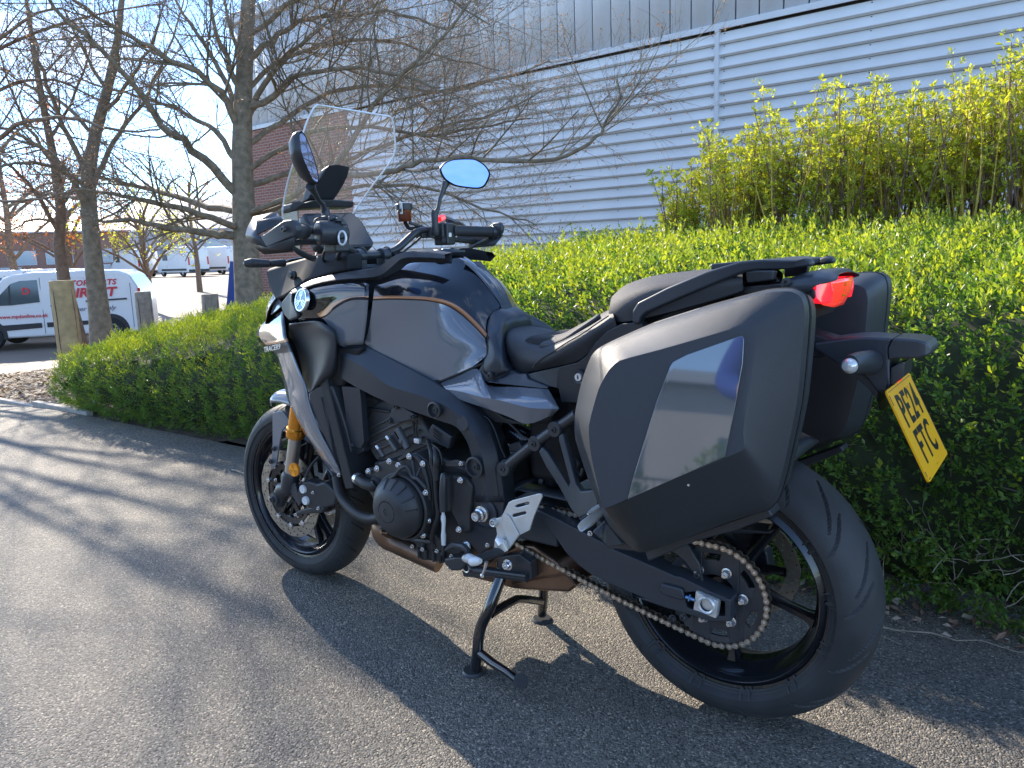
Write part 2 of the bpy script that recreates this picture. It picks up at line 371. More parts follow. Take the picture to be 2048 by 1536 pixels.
build('end_wall', MB().box((XL+.1, 6.2, ZT/2), (.2, 12.2, ZT-.02)), M_pan, bld)
build('brick_wall', MB().box(((XL+XB)/2+.1, .13, ZF/2), (XB-XL-.24, .3, ZF-.02)), M_brick, bld)
build('side_wall', MB().box((XR-.1, 6.3, ZT/2), (.2, 12.1, ZT-.02)), M_pan, bld)
build('window', MB().box((-12.2, -.035, 1.9), (1.2, .05, 1.2)), mat('dark_glass', (.03, .04, .05), .08), bld)
# ================================================================ PLANTS
def smooth_noise(x, y, z, seed=0, f=1.):
    r = np.random.default_rng(seed); out = 0
    for k in range(6):
        d = r.normal(size=3)*f*(1+.5*k); out = out+np.sin(x*d[0]+y*d[1]+z*d[2]+r.uniform(0, 6.28))/(1+.5*k)
    return out/3.
def sprigs(P, D, n_leaf, length, lsize, lwid, seed, spread=.9):
    """leaf sprays: P points, D directions (n,3) -> leaf quads"""
    r = np.random.default_rng(seed); n = len(P); D = D/np.linalg.norm(D, axis=1, keepdims=True)
    a = np.cross(D, [0.31, .2, .93]); a /= np.linalg.norm(a, axis=1, keepdims=True); b = np.cross(D, a)
    Vs = []
    for k in range(n_leaf):
        t = (k+.5)/n_leaf; th = k*2.4+r.uniform(0, 6.28, n)*.25+r.uniform(0, 6.28)
        side = a*np.cos(th)[:, None]+b*np.sin(th)[:, None]
        d = D*(.35+.75*t)+side*spread*(1.15-.6*t)+r.normal(0, .22, (n, 3)); d /= np.linalg.norm(d, axis=1, keepdims=True)
        base = P+D*(length*t)[..., None] if np.ndim(t) else P+D*length*t
        nrm = np.cross(d, side+r.normal(0, .5, (n, 3))); w = nrm/np.linalg.norm(nrm, axis=1, keepdims=True)
        up_ = np.cross(w, d)
        s = lsize*r.uniform(.6, 1.2, n)[:, None]; ww = s*lwid
        Vs.append(np.stack([base, base+d*s*.5+w*ww+up_*s*.07, base+d*s, base+d*s*.5-w*ww+up_*s*.07], 1))
    V = np.concatenate(Vs).reshape(-1, 3); return V, np.arange(len(V)).reshape(-1, 4)
def twig_tubes(polys, n=3):
    """polys: list of (points (k,3), radii (k,)) -> one mesh of thin tubes; polylines are grouped by length"""
    V = []; F = []; base = 0; groups = {}
    for p, r_ in polys: groups.setdefault(len(p), []).append((p, r_))
    for k, lst in groups.items():
        P = np.array([a for a, _ in lst], float); R = np.array([b for _, b in lst], float)
        T = np.gradient(P, axis=1); T /= np.linalg.norm(T, axis=2, keepdims=True)+1e-9
        ref = np.where(np.abs(T[..., 2:3]) < .9, np.array([0, 0, 1.]), np.array([1., 0, 0]))
        ref = np.broadcast_to(ref[:, :1], T.shape)
        A = ref-T*(ref*T).sum(-1, keepdims=True); A /= np.linalg.norm(A, axis=2, keepdims=True)+1e-9; B = np.cross(T, A)
        th = 2*pi*np.arange(n)/n
        ring = P[:, :, None]+(A[:, :, None]*np.cos(th)[:, None]+B[:, :, None]*np.sin(th)[:, None])*R[:, :, None, None]
        m = len(lst); V.append(ring.reshape(-1, 3)); I = np.arange(m*k*n).reshape(m, k, n)+base
        F.append(np.stack([I[:, :-1], np.roll(I, -1, 2)[:, :-1], np.roll(I, -1, 2)[:, 1:], I[:, 1:]], -1).reshape(-1, 4)); base += m*k*n
    return np.concatenate(V), np.concatenate(F)

M_hl = leafmat('hedge_leaf', [(.055, .12, .032), (.085, .17, .040), (.12, .21, .050), (.17, .26, .055)], rough=.34, trans=.46, tint=1.05)
M_hn = leafmat('hedge_new_leaf', [(.13, .20, .028), (.20, .27, .035), (.30, .34, .05)], trans=.44, tint=1.)
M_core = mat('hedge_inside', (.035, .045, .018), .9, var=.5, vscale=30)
M_twig = mat('twig_bark', (.16, .12, .09), .8, var=.3, vscale=40)
M_dead = mat('dry_twig', (.33, .27, .2), .8, var=.3, vscale=40)
def hedge(name, label, xs, foot, prof, n, seed, lsize, core_name='branches', wid=.2, tipfrac=.3, rag=.02, nleaf=7):
    """prof(x) -> list of (y, z) outline points from the foot over the top to the back"""
    r = np.random.default_rng(seed); root = thing(name, label, 'hedge', (0, 0, 0))
    K = 60
    def surf_pts(x, s):
        pr = prof(x); yy = np.stack([a for a, _ in pr], -1); zz = np.stack([b for _, b in pr], -1)
        seg = np.sqrt(np.diff(yy)**2+np.diff(zz)**2); cum = np.concatenate([np.zeros((len(x), 1)), np.cumsum(seg, 1)], 1); t = s*cum[:, -1]
        i = (t[:, None] >= cum[:, 1:-1]).sum(1); j = np.arange(len(x)); f = ((t-cum[j, i])/np.maximum(seg[j, i], 1e-6))
        y = yy[j, i]+(yy[j, i+1]-yy[j, i])*f; z = zz[j, i]+(zz[j, i+1]-zz[j, i])*f
        ny = -(zz[j, i+1]-zz[j, i])/np.maximum(seg[j, i], 1e-6); nz_ = (yy[j, i+1]-yy[j, i])/np.maximum(seg[j, i], 1e-6)
        return y, z, ny, nz_
    # solid inside
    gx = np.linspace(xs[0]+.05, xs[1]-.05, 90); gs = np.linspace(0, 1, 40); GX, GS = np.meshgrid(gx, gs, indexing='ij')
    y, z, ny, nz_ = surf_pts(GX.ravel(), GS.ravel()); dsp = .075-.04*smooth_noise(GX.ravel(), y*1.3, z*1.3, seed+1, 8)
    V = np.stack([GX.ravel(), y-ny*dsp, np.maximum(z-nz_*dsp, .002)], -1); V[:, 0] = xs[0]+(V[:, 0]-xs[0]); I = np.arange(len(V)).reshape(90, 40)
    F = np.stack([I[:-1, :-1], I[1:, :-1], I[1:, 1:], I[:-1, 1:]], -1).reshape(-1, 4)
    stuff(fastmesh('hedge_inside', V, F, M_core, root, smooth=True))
    x = r.uniform(xs[0], xs[1], n); s = r.uniform(0, 1, n); y, z, ny, nz_ = surf_pts(x, s)
    bul = .05*smooth_noise(x, y*1.3, z*1.3, seed+1, 8)+.045*smooth_noise(x, y, z, seed+4, 24)-r.exponential(.009, n)-.002
    keep = ~((smooth_noise(x, y, z, seed+9, 12) < -.62) & (r.uniform(0, 1, n) < .7))
    endn = np.clip((xs[0]+.12-x)/.12, 0, 1)
    Nv = np.stack([-endn*1.2, ny, nz_], -1); P = np.stack([x, y, z], -1)+Nv*bul[:, None]
    P[:, 2] = np.maximum(P[:, 2], .02)
    D = Nv*.8+np.array([-.1, 0, .55])+r.normal(0, .42, (n, 3))
    P, D, nzk, zk = P[keep], D[keep], nz_[keep], z[keep]
    # new growth: on the upper side, where a hedge really shoots
    clump = np.clip(.55+.9*smooth_noise(P[:, 0], P[:, 1], P[:, 2], seed+7, 17), .08, 1.5)
    tip = r.uniform(0, 1, len(P)) < np.clip(tipfrac*(.15+1.6*np.clip(nzk, 0, 1))*clump, 0, .95)
    P[tip] += D[tip]/np.linalg.norm(D[tip], axis=1, keepdims=True)*(r.uniform(0, rag*1.6, tip.sum())*np.minimum(clump[tip], 1.2))[:, None]
    V, F = sprigs(P[~tip], D[~tip], nleaf, lsize*2.4, lsize, wid, seed+2); stuff(fastmesh('foliage', V, F, M_hl, root))
    V, F = sprigs(P[tip], D[tip]+[0, 0, .5], nleaf, lsize*2.9, lsize*1.05, wid, seed+3, spread=.75); stuff(fastmesh('new_growth', V, F, M_hn, root))
    polys = []
    for i in r.choice(len(P), min(1500, len(P)), replace=False):
        d = D[i]/np.linalg.norm(D[i]); b = P[i]-d*.05; L_ = .09
        polys.append((np.stack([b, b+d*L_*.5+r.normal(0, .004, 3), b+d*L_]), [.0018, .0014, .0008]))
    V, F = twig_tubes(polys); stuff(fastmesh('twigs', V, F, M_twig, root))
    return root
def prof_left(x):
    f = hedge_foot(x); e = np.clip((x+5.62)/.35, 0, 1)**.5
    top = np.interp(x, [-5.6, -4.8, -4.2, -3.3, -2.6, -1.6], [.43, .50, .57, .67, .80, .92])*(.45+.55*e)
    back = np.interp(x, [-5.6, -5, -4, -3, -2, -1], [.53, .62, .79, .92, 1.04, 1.07])*(.5+.5*e)
    return [(f+.16, 0*x), (f+.02, .12+0*x), (f-.04, top*.55), (f+.03, top*.92), (f+.16, top), (f+.6*e+.1, (top+back)/2), (f+1.1*e+.1, back), (f+1.35*e+.15, back-.15), (f+1.5*e+.15, 0*x)]
def prof_right(x):
    f = hedge_foot(x); bk = np.interp(x, [-2.4, -1, 1, 3], [1.08, 1.08, 1.06, 1.02])
    return [(f+.10, 0*x), (f+.02, .12+0*x), (f-.02, .35+0*x), (f, .62+0*x), (f+.05, .79+0*x), (f+.22, .90+0*x), (f+1.0, .985+0*x), (f+1.9, bk), (f+2.3, bk-.02), (f+2.6, bk-.4)]
hedge('hedge', 'low clipped yew-like hedge rising from the mulch bed towards the front wheel', (-5.6, -1.95), None, prof_left, 26000, 11, .0185, wid=.13, tipfrac=.8, rag=.035, nleaf=8)
hedge('hedge', 'bushy small-leaved privet hedge running behind the motorcycle up to the right edge', (-2.05, 1.9), None, prof_right, 30000, 21, .0215, wid=.24, tipfrac=.36, rag=.06)

# upright yellow-green shrubs standing out of the hedge
M_sl = leafmat('shrub_leaf', [(.20, .26, .04), (.30, .35, .05), (.40, .42, .07)], trans=.46, tint=1.0)
M_ystem = mat('yellow_stem', (.50, .36, .07), .6, var=.3, vscale=20)
M_bstem = mat('brown_stem', (.17, .10, .07), .7, var=.3, vscale=20)
sh_x = [(-1.42, 2.95, .50), (-1.25, 3.3, .66), (-1.08, 2.9, .68), (-.90, 3.15, .70), (-.74, 2.85, .72), (-.60, 3.2, .74), (-.46, 2.9, .80), (-.33, 3.3, .80), (-.19, 2.95, .72), (-.05, 3.2, .82), (.10, 2.9, .76), (.22, 3.25, .86), (.38, 2.9, .86), (.54, 3.15, .92), (.70, 2.95, .94), (.88, 3.2, .98)]
descr = ['low leafy yellow-green shrub at the left end of the shrub row', 'second yellow-green shrub from the left, in front of the louvres', 'yellow-stemmed shrub just left of the louvre post line', 'bushy lime-green shrub under the louvre post', 'thin lime-green shrub right of the louvre post, short and forked', 'lime shrub with a tall bare leader left of the yellow stems', 'shrub with bundled bright yellow stems at the middle of the row', 'yellow-green shrub behind the bundled yellow stems', 'brown-stemmed open shrub right of the bundled yellow stems', 'tall shrub with a leafy spike above the middle of the row', 'shrub with dark wavy stems above the tail light', 'dense lime shrub behind the dark wavy stems', 'leafy yellow shrub above the right pannier', 'tall lime-green shrub left of the right-hand thicket', 'tall twiggy shrub with small leaves in the right-hand thicket', 'tallest shrub at the right edge with bare twigs on top']
for i, (x, y, h) in enumerate(sh_x):
    r = np.random.default_rng(100+i); root = thing('shrub', descr[i], 'shrub', (x, y, .98), 'yellow-green shrubs growing out of the hedge')
    polys = {0: [], 1: []}; tips = []; tdir = []
    ns = 40
    for k in range(ns):
        a = r.uniform(0, 2*pi); q = r.uniform(.0, .10); lean = r.uniform(.05, .32); hh = h*r.uniform(.5, 1.14)*(1.35 if k == 0 and i % 3 == 0 else 1)
        p0 = np.array([q*cos(a), q*sin(a), -.15]); d = np.array([lean*cos(a), lean*sin(a)*.8, 1.]); n_ = 7
        pts = [p0]; dd = d.copy()
        for j in range(n_-1):
            dd = dd+r.normal(0, .07, 3)+[0, 0, .03]; dd /= np.linalg.norm(dd); pts.append(pts[-1]+dd*(hh+.15)/(n_-1))
        pts = np.array(pts); rad = np.linspace(.0065, .0018, n_)*r.uniform(.7, 1.25)
        polys[0 if r.uniform() < .5 else 1].append((pts, rad))
        for j in range(2, n_):
            for _ in range((0 if j < 4 else 5) if j < n_-1 else 7):
                bp_ = pts[j]+(pts[j-1]-pts[j])*r.uniform(0, 1); bd = r.normal(0, .5, 3)+[0, 0, .7]; bd /= np.linalg.norm(bd); bl = r.uniform(.03, .12)
                if r.uniform() < .5: polys[1].append((np.stack([bp_, bp_+bd*bl*.5+r.normal(0, .004, 3), bp_+bd*bl]), [.0014, .0011, .0007]))
                (tips.append(bp_+bd*bl*(.8)), tdir.append(bd)) if r.uniform() < .8 else None
        tips.append(pts[-1]); tdir.append(dd)
    V, F = sprigs(np.array(tips), np.array(tdir), 7, .022, .027 if i < 13 else .020, .22, 300+i, spread=1.1)
    stuff(fastmesh('leaves', V, F, M_sl, root))
    for c, m in ((0, M_ystem), (1, M_bstem)):
        V, F = twig_tubes(polys[c], 4); stuff(fastmesh('stems', V, F, m, root))
    for ch in root.children: pass
# dry twigs poking out of the hedge foot and lying on the asphalt
polys = []
r = np.random.default_rng(77)
for i in range(42):
    x = r.uniform(.12, .62); p = np.array([x, .70+r.uniform(-.0, .06), r.uniform(.17, .27)]); d = np.array([r.normal(0, .7), -r.uniform(.1, .5), r.normal(0, .6)]); pts = [p]
    for j in range(4): d = d+r.normal(0, .35, 3); d[1] = min(d[1], .1); pts.append(pts[-1]+d/np.linalg.norm(d)*.03)
    polys.append((np.array(pts), [.0013]*5))
V, F = twig_tubes(polys); o = stuff(fastmesh('dead_twigs', V, F, M_dead)); tag(o, 'tangle of dry twigs showing through the hedge right of the rear tyre', 'twigs')
def stick(name, label, pts, r0):
    o = build(name, MB().tube(pts, [r0*(1-.6*i/(len(pts)-1)) for i in range(len(pts))], 6), M_dead); return tag(o, label, 'twig')
stick('twig', 'long pale twig lying on the asphalt right of the rear tyre', [(.16, .55, .006), (.2, .572, .014), (.245, .585, .008), (.28, .582, .016), (.33, .612, .012), (.39, .605, .010), (.44, .632, .014), (.52, .625, .008), (.6, .65, .012)], .0026)
stick('twig', 'short forked twig lying in front of the long pale twig', [(.17, .52, .006), (.2, .535, .01), (.235, .53, .006), (.27, .515, .006)], .002)
stick('twig', 'thin curved twig on the shaded asphalt left of the front tyre', [(-2.9, .62, .008), (-2.75, .60, .012), (-2.6, .60, .01), (-2.42, .64, .012), (-2.2, .72, .02)], .004)

# ---------------------------------------------------------------- trees
M_bark = mat('bark', (.23, .185, .125), .85, var=.35, vscale=14, bump=1., bscale=90)
M_bark2 = mat('bark_red', (.20, .135, .09), .85, var=.35, vscale=14, bump=1., bscale=90)
M_bud = leafmat('bud', [(.24, .13, .10), (.32, .20, .15), (.42, .32, .26)], trans=.3, tint=.6)
M_yleaf = leafmat('young_leaf', [(.38, .33, .07), (.45, .40, .10), (.5, .42, .14)], trans=.5)
M_rleaf = leafmat('copper_leaf', [(.28, .08, .03), (.40, .13, .05), (.35, .16, .06)], trans=.5, tint=.8)
def tree(name, label, base, trunk, limbs, seed, bark, twig_len=.9, leaves=None, leaf_frac=.5, depth=3, group=None, dens=1., lsz=.03, vis=None, spur=1.):
    """trunk: list of (x,y,z,r); limbs: list of (point list, r0). Twigs fork off limbs recursively."""
    r = np.random.default_rng(seed); root = thing(name, label, 'tree', base, group); B = np.array(base)
    q = MB().tube([np.array(p[:3])-B for p in trunk], [p[3] for p in trunk], 14); build('trunk', q, bark, root)
    polys = []; tips = []; tdir = []
    def grow(p0, d, L_, r0, lev):
        n_ = 8 if lev < 2 else 6 if lev == 2 else 4
        pts = [p0]; dd = d/np.linalg.norm(d); curve = r.normal(0, .10, 3)+[0, 0, .035]
        for j in range(n_-1):
            dd = dd+curve*.6+r.normal(0, .075, 3); dd /= np.linalg.norm(dd); pts.append(pts[-1]+dd*L_/(n_-1))
        pts = np.array(pts); rad = np.linspace(r0, r0*.35, n_); polys.append((pts, rad)); return pts, rad
    def spread(pts, rad, L_, lev):
        if lev > depth: return
        n_ = len(pts); cnt = int(round((L_/(.17 if lev < 2 else .13 if lev == 2 else .10))*dens*r.uniform(.8, 1.2)))
        for k in range(cnt):
            t = r.uniform(.12 if lev > 1 else .22, 1)*(n_-1); i = min(int(t), n_-2); f = t-i
            p = pts[i]*(1-f)+pts[i+1]*f; ax = pts[i+1]-pts[i]; ax /= np.linalg.norm(ax)
            s = r.normal(size=3); s -= ax*s.dot(ax); s /= np.linalg.norm(s); d = ax*r.uniform(.5, 1.1)+s*r.uniform(.5, 1.)+[0, 0, .12]
            rr = max(.0019, (rad[i]*(1-f)+rad[i+1]*f)*r.uniform(.35, .6)); l2 = L_*r.uniform(.28, .58)*(1-.35*t/(n_-1)) if lev < 3 else r.uniform(.12, .34)
            if lev == 3: rr = .0018
            pp, rd = grow(p, d, l2, rr, lev+1)
            if lev >= depth-1: tips.extend(pp[1:]); tdir.extend(np.gradient(pp, axis=0)[1:])
            spread(pp, rd, l2, lev+1)
    for pts, r0 in limbs:
        P = np.array([np.array(a) for a in pts], float)-B
        # resample the limb with small wobble
        t = np.linspace(0, len(P)-1, max(8, 3*len(P))); i = np.minimum(t.astype(int), len(P)-2); f = (t-i)[:, None]
        p0, p1, p2, p3 = P[np.maximum(i-1, 0)], P[i], P[i+1], P[np.minimum(i+2, len(P)-1)]
        Q = .5*(2*p1+(p2-p0)*f+(2*p0-5*p1+4*p2-p3)*f**2+(3*p1-p0-3*p2+p3)*f**3); Q[1:] += r.normal(0, .012, (len(Q)-1, 3))
        rad = np.linspace(r0, r0*.22, len(Q)); L_ = float(np.linalg.norm(np.diff(Q, axis=0), axis=1).sum())
        q = MB().tube(Q, list(rad), 8); build('limb', q, bark, root); spread(Q, rad, min(L_, 3.2), 1)
    V, F = twig_tubes(polys, 3); stuff(fastmesh('branches', V, F, bark, root, smooth=True))
    if tips and leaves is not None:
        T = np.array(tips); D = np.array(tdir)+r.normal(0, .02, (len(tips), 3)); k = r.uniform(0, 1, len(T)) < leaf_frac
        V, F = sprigs(T[k], D[k]+1e-4, 2 if spur < 2 else 4, .012*spur, lsz, .3, seed+5, spread=.9); stuff(fastmesh('buds', V, F, leaves, root))
    return root, len(polys)
T = [(-8.05,4.375,-0.015),(-8.109,4.456,0.56),(-8.198,4.529,1.201),(-8.271,4.613,1.841),(-8.334,4.705,2.481),(-8.371,4.816,3.12),(-8.392,4.938,3.758),(-8.408,5.065,4.395),(-8.423,5.22,5.16),(-8.471,5.433,6.309)]
T = [(*p, q) for p, q in zip(T, (.22, .19, .162, .142, .13, .115, .10, .088, .07, .04))]
T[0] = (T[0][0], T[0][1], -.2, .27)
LB = [([(-8.285,4.506,1.396),(-8.302,4.241,1.399),(-8.257,3.906,1.453),(-8.236,3.427,1.506),(-8.217,3.076,1.571),(-8.141,2.625,1.563)], 0.061),
      ([(-8.274,4.542,1.523),(-8.226,4.328,1.539),(-8.25,3.835,1.681),(-8.296,3.318,1.789),(-8.274,2.97,1.861),(-8.234,2.498,1.883)], 0.054),
      ([(-8.288,4.573,1.715),(-9.039,4.542,1.818),(-9.921,4.447,2.069),(-10.746,4.375,2.239),(-11.594,4.162,2.412),(-12.751,3.952,2.498)], 0.050),
      ([(-8.287,4.601,1.842),(-8.358,4.362,2.15),(-8.429,4.005,2.496),(-8.503,3.74,2.697),(-8.429,3.484,3.01),(-8.352,3.112,3.366),(-8.393,2.654,3.729),(-8.45,2.421,4.018)], 0.061),
      ([(-8.31,4.653,2.162),(-8.853,4.752,2.731),(-9.671,4.857,3.103),(-10.535,4.787,3.414),(-11.556,4.606,3.747),(-12.75,4.317,4.179)], 0.043),
      ([(-8.334,4.705,2.481),(-8.335,4.658,2.856),(-8.322,4.37,3.229),(-8.479,3.929,3.484),(-8.528,3.55,3.656),(-8.654,3.24,3.827),(-8.631,2.798,4.046)], 0.054),
      ([(-8.347,4.764,2.8),(-8.761,4.846,3.43),(-9.291,4.95,3.979),(-9.891,5.008,4.557),(-10.357,5.053,5.194)], 0.043),
      ([(-8.366,4.82,3.12),(-8.387,4.652,3.587),(-8.297,4.429,4.003),(-8.251,4.327,4.54)], 0.043),
      ([(-8.369,4.873,3.374),(-8.784,5.073,3.975),(-9.208,5.274,4.606),(-9.496,5.463,5.296)], 0.036),
      ([(-8.33,4.818,2.991),(-7.964,4.848,3.037),(-7.634,4.875,3.198),(-7.306,4.886,3.291),(-6.494,4.971,3.233),(-5.725,4.998,3.045),(-5.147,5.001,2.828)], 0.050),
      ([(-8.383,4.904,3.566),(-8.105,5.031,3.785),(-7.777,5.188,3.965),(-7.355,5.262,4.024),(-6.854,5.362,3.935),(-6.119,5.387,3.858),(-5.312,5.408,3.52)], 0.043),
      ([(-8.31,4.805,2.862),(-7.851,4.874,3.356),(-7.322,4.949,3.633),(-6.638,5.011,3.91),(-6.157,5.063,4.248)], 0.043),
      ([(-8.206,4.578,1.456),(-7.632,4.52,1.554),(-7.101,4.581,1.763),(-6.43,4.657,2.144),(-5.992,4.702,2.597),(-5.524,4.746,2.946),(-5.003,4.814,3.221),(-4.547,4.999,3.68)], 0.050),
      ([(-8.22,4.609,1.648),(-7.465,4.568,1.787),(-6.68,4.552,1.934),(-6.017,4.546,1.963),(-5.413,4.488,1.961),(-5.043,4.522,2.011),(-4.472,4.564,1.999),(-3.641,4.652,1.888),(-3.216,4.738,1.992),(-3.018,4.793,2.147),(-2.874,4.825,2.387),(-2.92,4.83,2.564)], 0.040),
      ([(-8.244,4.66,1.968),(-8.083,5.076,2.165),(-7.747,5.479,2.288),(-7.223,5.907,2.461),(-6.527,6.346,2.68),(-5.722,6.72,2.81),(-5.165,7.068,3.086)], 0.043),
      ([(-8.263,4.702,2.223),(-7.851,4.931,2.45),(-7.375,5.206,2.668),(-6.713,5.441,2.643),(-5.964,5.712,2.494),(-5.304,5.964,2.558),(-4.759,6.124,2.593)], 0.040),
      ([(-8.286,4.754,2.543),(-8.168,5.298,2.897),(-8.005,5.88,3.269),(-7.556,6.5,3.421),(-7.009,7.139,3.328),(-6.332,7.675,3.472),(-5.778,8.143,3.728)], 0.040),
      ([(-8.338,4.867,3.246),(-8.28,5.386,3.69),(-7.918,5.958,3.917),(-7.34,6.529,3.982),(-6.655,6.974,3.681),(-6.027,7.274,3.498)], 0.036),
      ([(-8.216,4.598,1.584),(-7.349,4.781,1.785),(-6.39,4.88,1.869),(-5.78,4.951,1.854),(-5.234,4.957,1.759),(-4.51,5.055,1.476),(-4.046,5.116,1.329)], 0.032),
      ([(-8.386,4.971,3.885),(-7.896,5.148,4.189),(-7.257,5.272,4.319),(-6.44,5.498,4.308),(-5.71,5.73,4.04),(-5.085,5.85,3.616)], 0.036)]
tree('tree', 'large bare tree with thick grey trunk behind the handguard, limbs spreading across the cladding', T[0][:3], T, LB, 5, M_bark, leaves=M_bud, leaf_frac=.30, depth=3, dens=1.1, lsz=.024)
T = [(-10.612,3.711,-0.119),(-10.683,3.75,0.305),(-10.776,3.803,0.87),(-10.864,3.86,1.434),(-10.924,3.907,1.857),(-10.972,3.978,2.35),(-10.933,4.129,2.908),(-10.836,4.336,3.535),(-10.773,4.535,4.232),(-10.759,4.757,5.212)]
T = [(*p, q) for p, q in zip(T, (.18, .145, .125, .115, .11, .095, .08, .065, .05, .03))]
LB = [([(-10.907,3.904,1.786),(-10.792,3.697,2.185),(-10.715,3.442,2.496),(-10.671,3.144,2.725),(-10.656,2.803,2.846),(-10.716,2.391,2.901)], 0.050),
      ([(-10.945,3.937,2.068),(-10.792,4.156,2.552),(-10.802,4.514,3.069),(-10.745,4.925,3.601),(-10.75,5.325,4.302),(-11.004,5.814,5.095)], 0.043),
      ([(-10.972,3.978,2.35),(-11.067,3.787,2.959),(-10.98,3.593,3.519),(-10.826,3.442,4.042),(-10.816,3.351,4.758)], 0.043),
      ([(-10.933,4.129,2.908),(-11.525,4.044,3.387),(-12.227,3.966,3.685),(-13.015,3.844,4.074),(-13.822,3.546,4.304)], 0.032),
      ([(-10.934,3.93,1.998),(-11.704,3.889,2.119),(-12.5,3.798,2.097),(-13.379,3.628,1.996)], 0.032),
      ([(-10.896,4.216,3.187),(-10.181,4.325,3.569),(-9.595,4.332,3.922),(-9.281,4.424,4.434)], 0.032),
      ([(-10.961,3.956,2.209),(-10.379,3.161,2.382),(-10.065,2.622,2.319),(-9.984,2.156,2.226)], 0.032),
      ([(-10.836,4.336,3.535),(-10.984,4.101,4.125),(-10.927,3.879,4.654)], 0.029)]
tree('tree', 'slimmer bare tree standing in front of the lettered van, its trunk covering some letters', (T[0][0], T[0][1], -.3), T, LB, 15, M_bark, leaves=M_bud, leaf_frac=.22, dens=.85, lsz=.028)
T = [(-11.734,3.888,-0.117),(-11.824,3.904,0.263),(-11.992,3.911,0.872),(-12.092,3.951,1.403),(-12.107,4.055,1.929),(-12.231,4.11,2.611),(-12.41,4.142,3.371),(-12.595,4.185,4.206),(-12.796,4.265,5.267)]
T = [(*p, q) for p, q in zip(T, (.13, .105, .09, .08, .072, .062, .05, .04, .02))]
LB = [([(-12.091,3.985,1.553),(-11.937,3.702,2.057),(-11.754,3.404,2.385),(-11.832,3.15,2.65),(-11.881,2.757,2.757)], 0.036),
      ([(-12.119,4.046,1.93),(-12.129,4.425,2.546),(-12.202,4.78,3.264),(-12.211,5.203,4.081),(-12.279,5.588,4.925)], 0.032),
      ([(-12.231,4.11,2.611),(-12.355,3.874,3.118),(-12.305,3.664,3.725),(-12.25,3.48,4.439)], 0.029),
      ([(-12.096,4.03,1.778),(-12.637,3.886,1.805),(-13.278,3.762,1.68),(-13.889,3.549,1.628)], 0.025),
      ([(-12.321,4.126,2.991),(-11.848,4.359,3.612),(-11.508,4.506,4.289),(-11.296,4.569,5.017)], 0.025)]
tree('tree', 'leaning thin tree just behind the tall timber post, left of its thicker neighbour', (T[0][0], T[0][1], -.35), T, LB, 25, M_bark2, leaves=M_bud, leaf_frac=.2, dens=.85, lsz=.03)
T = [(-11.055,1.538,0.133),(-11.095,1.771,1.345),(-11.113,1.954,2.253),(-11.205,2.083,3.165),(-11.297,2.213,4.077),(-11.414,2.323,4.99)]
T = [(*p, q) for p, q in zip(T, (.18, .13, .105, .075, .05, .03))]
LB = [([(-11.107,1.867,1.829),(-10.403,2.08,2.142),(-9.701,2.297,2.489),(-9.013,2.47,2.672),(-8.396,2.669,2.644),(-7.788,2.832,2.475),(-7.35,3.033,2.479)], 0.038),
      ([(-11.123,1.947,2.254),(-10.88,2.386,2.861),(-10.691,2.879,3.316),(-10.46,3.337,3.468),(-10.187,3.756,3.299),(-9.943,4.138,3.057)], 0.032),
      ([(-11.183,2.034,2.861),(-10.517,2.393,3.397),(-9.726,2.693,3.819),(-9.1,2.938,3.964),(-8.512,3.081,3.773)], 0.030),
      ([(-11.116,1.887,1.951),(-10.057,2.041,1.942),(-9.175,2.167,1.831),(-8.489,2.294,1.815),(-7.979,2.43,1.862)], 0.027),
      ([(-11.253,2.114,3.47),(-10.9,2.504,4.059),(-10.543,2.885,4.587),(-10.295,3.211,5.242)], 0.027),
      ([(-11.175,1.974,2.559),(-10.208,1.515,2.956),(-9.496,1.289,3.555),(-8.657,0.993,3.978)], 0.032),
      ([(-11.22,2.073,3.166),(-12.337,2.096,4.189),(-13.427,2.129,5.167),(-14.57,2.171,6.364)], 0.032)]
q0 = Vector(T[3][:3]); q1 = Vector(T[2][:3])  # extra unseen limbs above the view, added for their shadows on the asphalt
for k, (dx_, dy_, dz_, r0_) in enumerate(((3.2, .6, 1.3, .034), (2.6, 1.9, 1.0, .032), (3.4, 1.4, 2.2, .03), (2.2, -.3, 1.9, .03), (3.8, 2.4, 1.7, .028), (4.0, .9, 1.9, .028))):
    s_ = q0 if k % 2 else q0.lerp(q1, -.45)
    LB.append(([tuple(s_), tuple(s_+Vector((dx_*.3, dy_*.25, dz_*.42))), tuple(s_+Vector((dx_*.65, dy_*.6, dz_*.8))), tuple(s_+Vector((dx_, dy_, dz_)))], r0_))
tree('tree', 'bare tree just outside the left edge whose dark branches reach into the picture', (T[0][0], T[0][1], -.2), T, LB, 35, M_bark2, leaves=M_bud, leaf_frac=.15, dens=.6, lsz=.025)
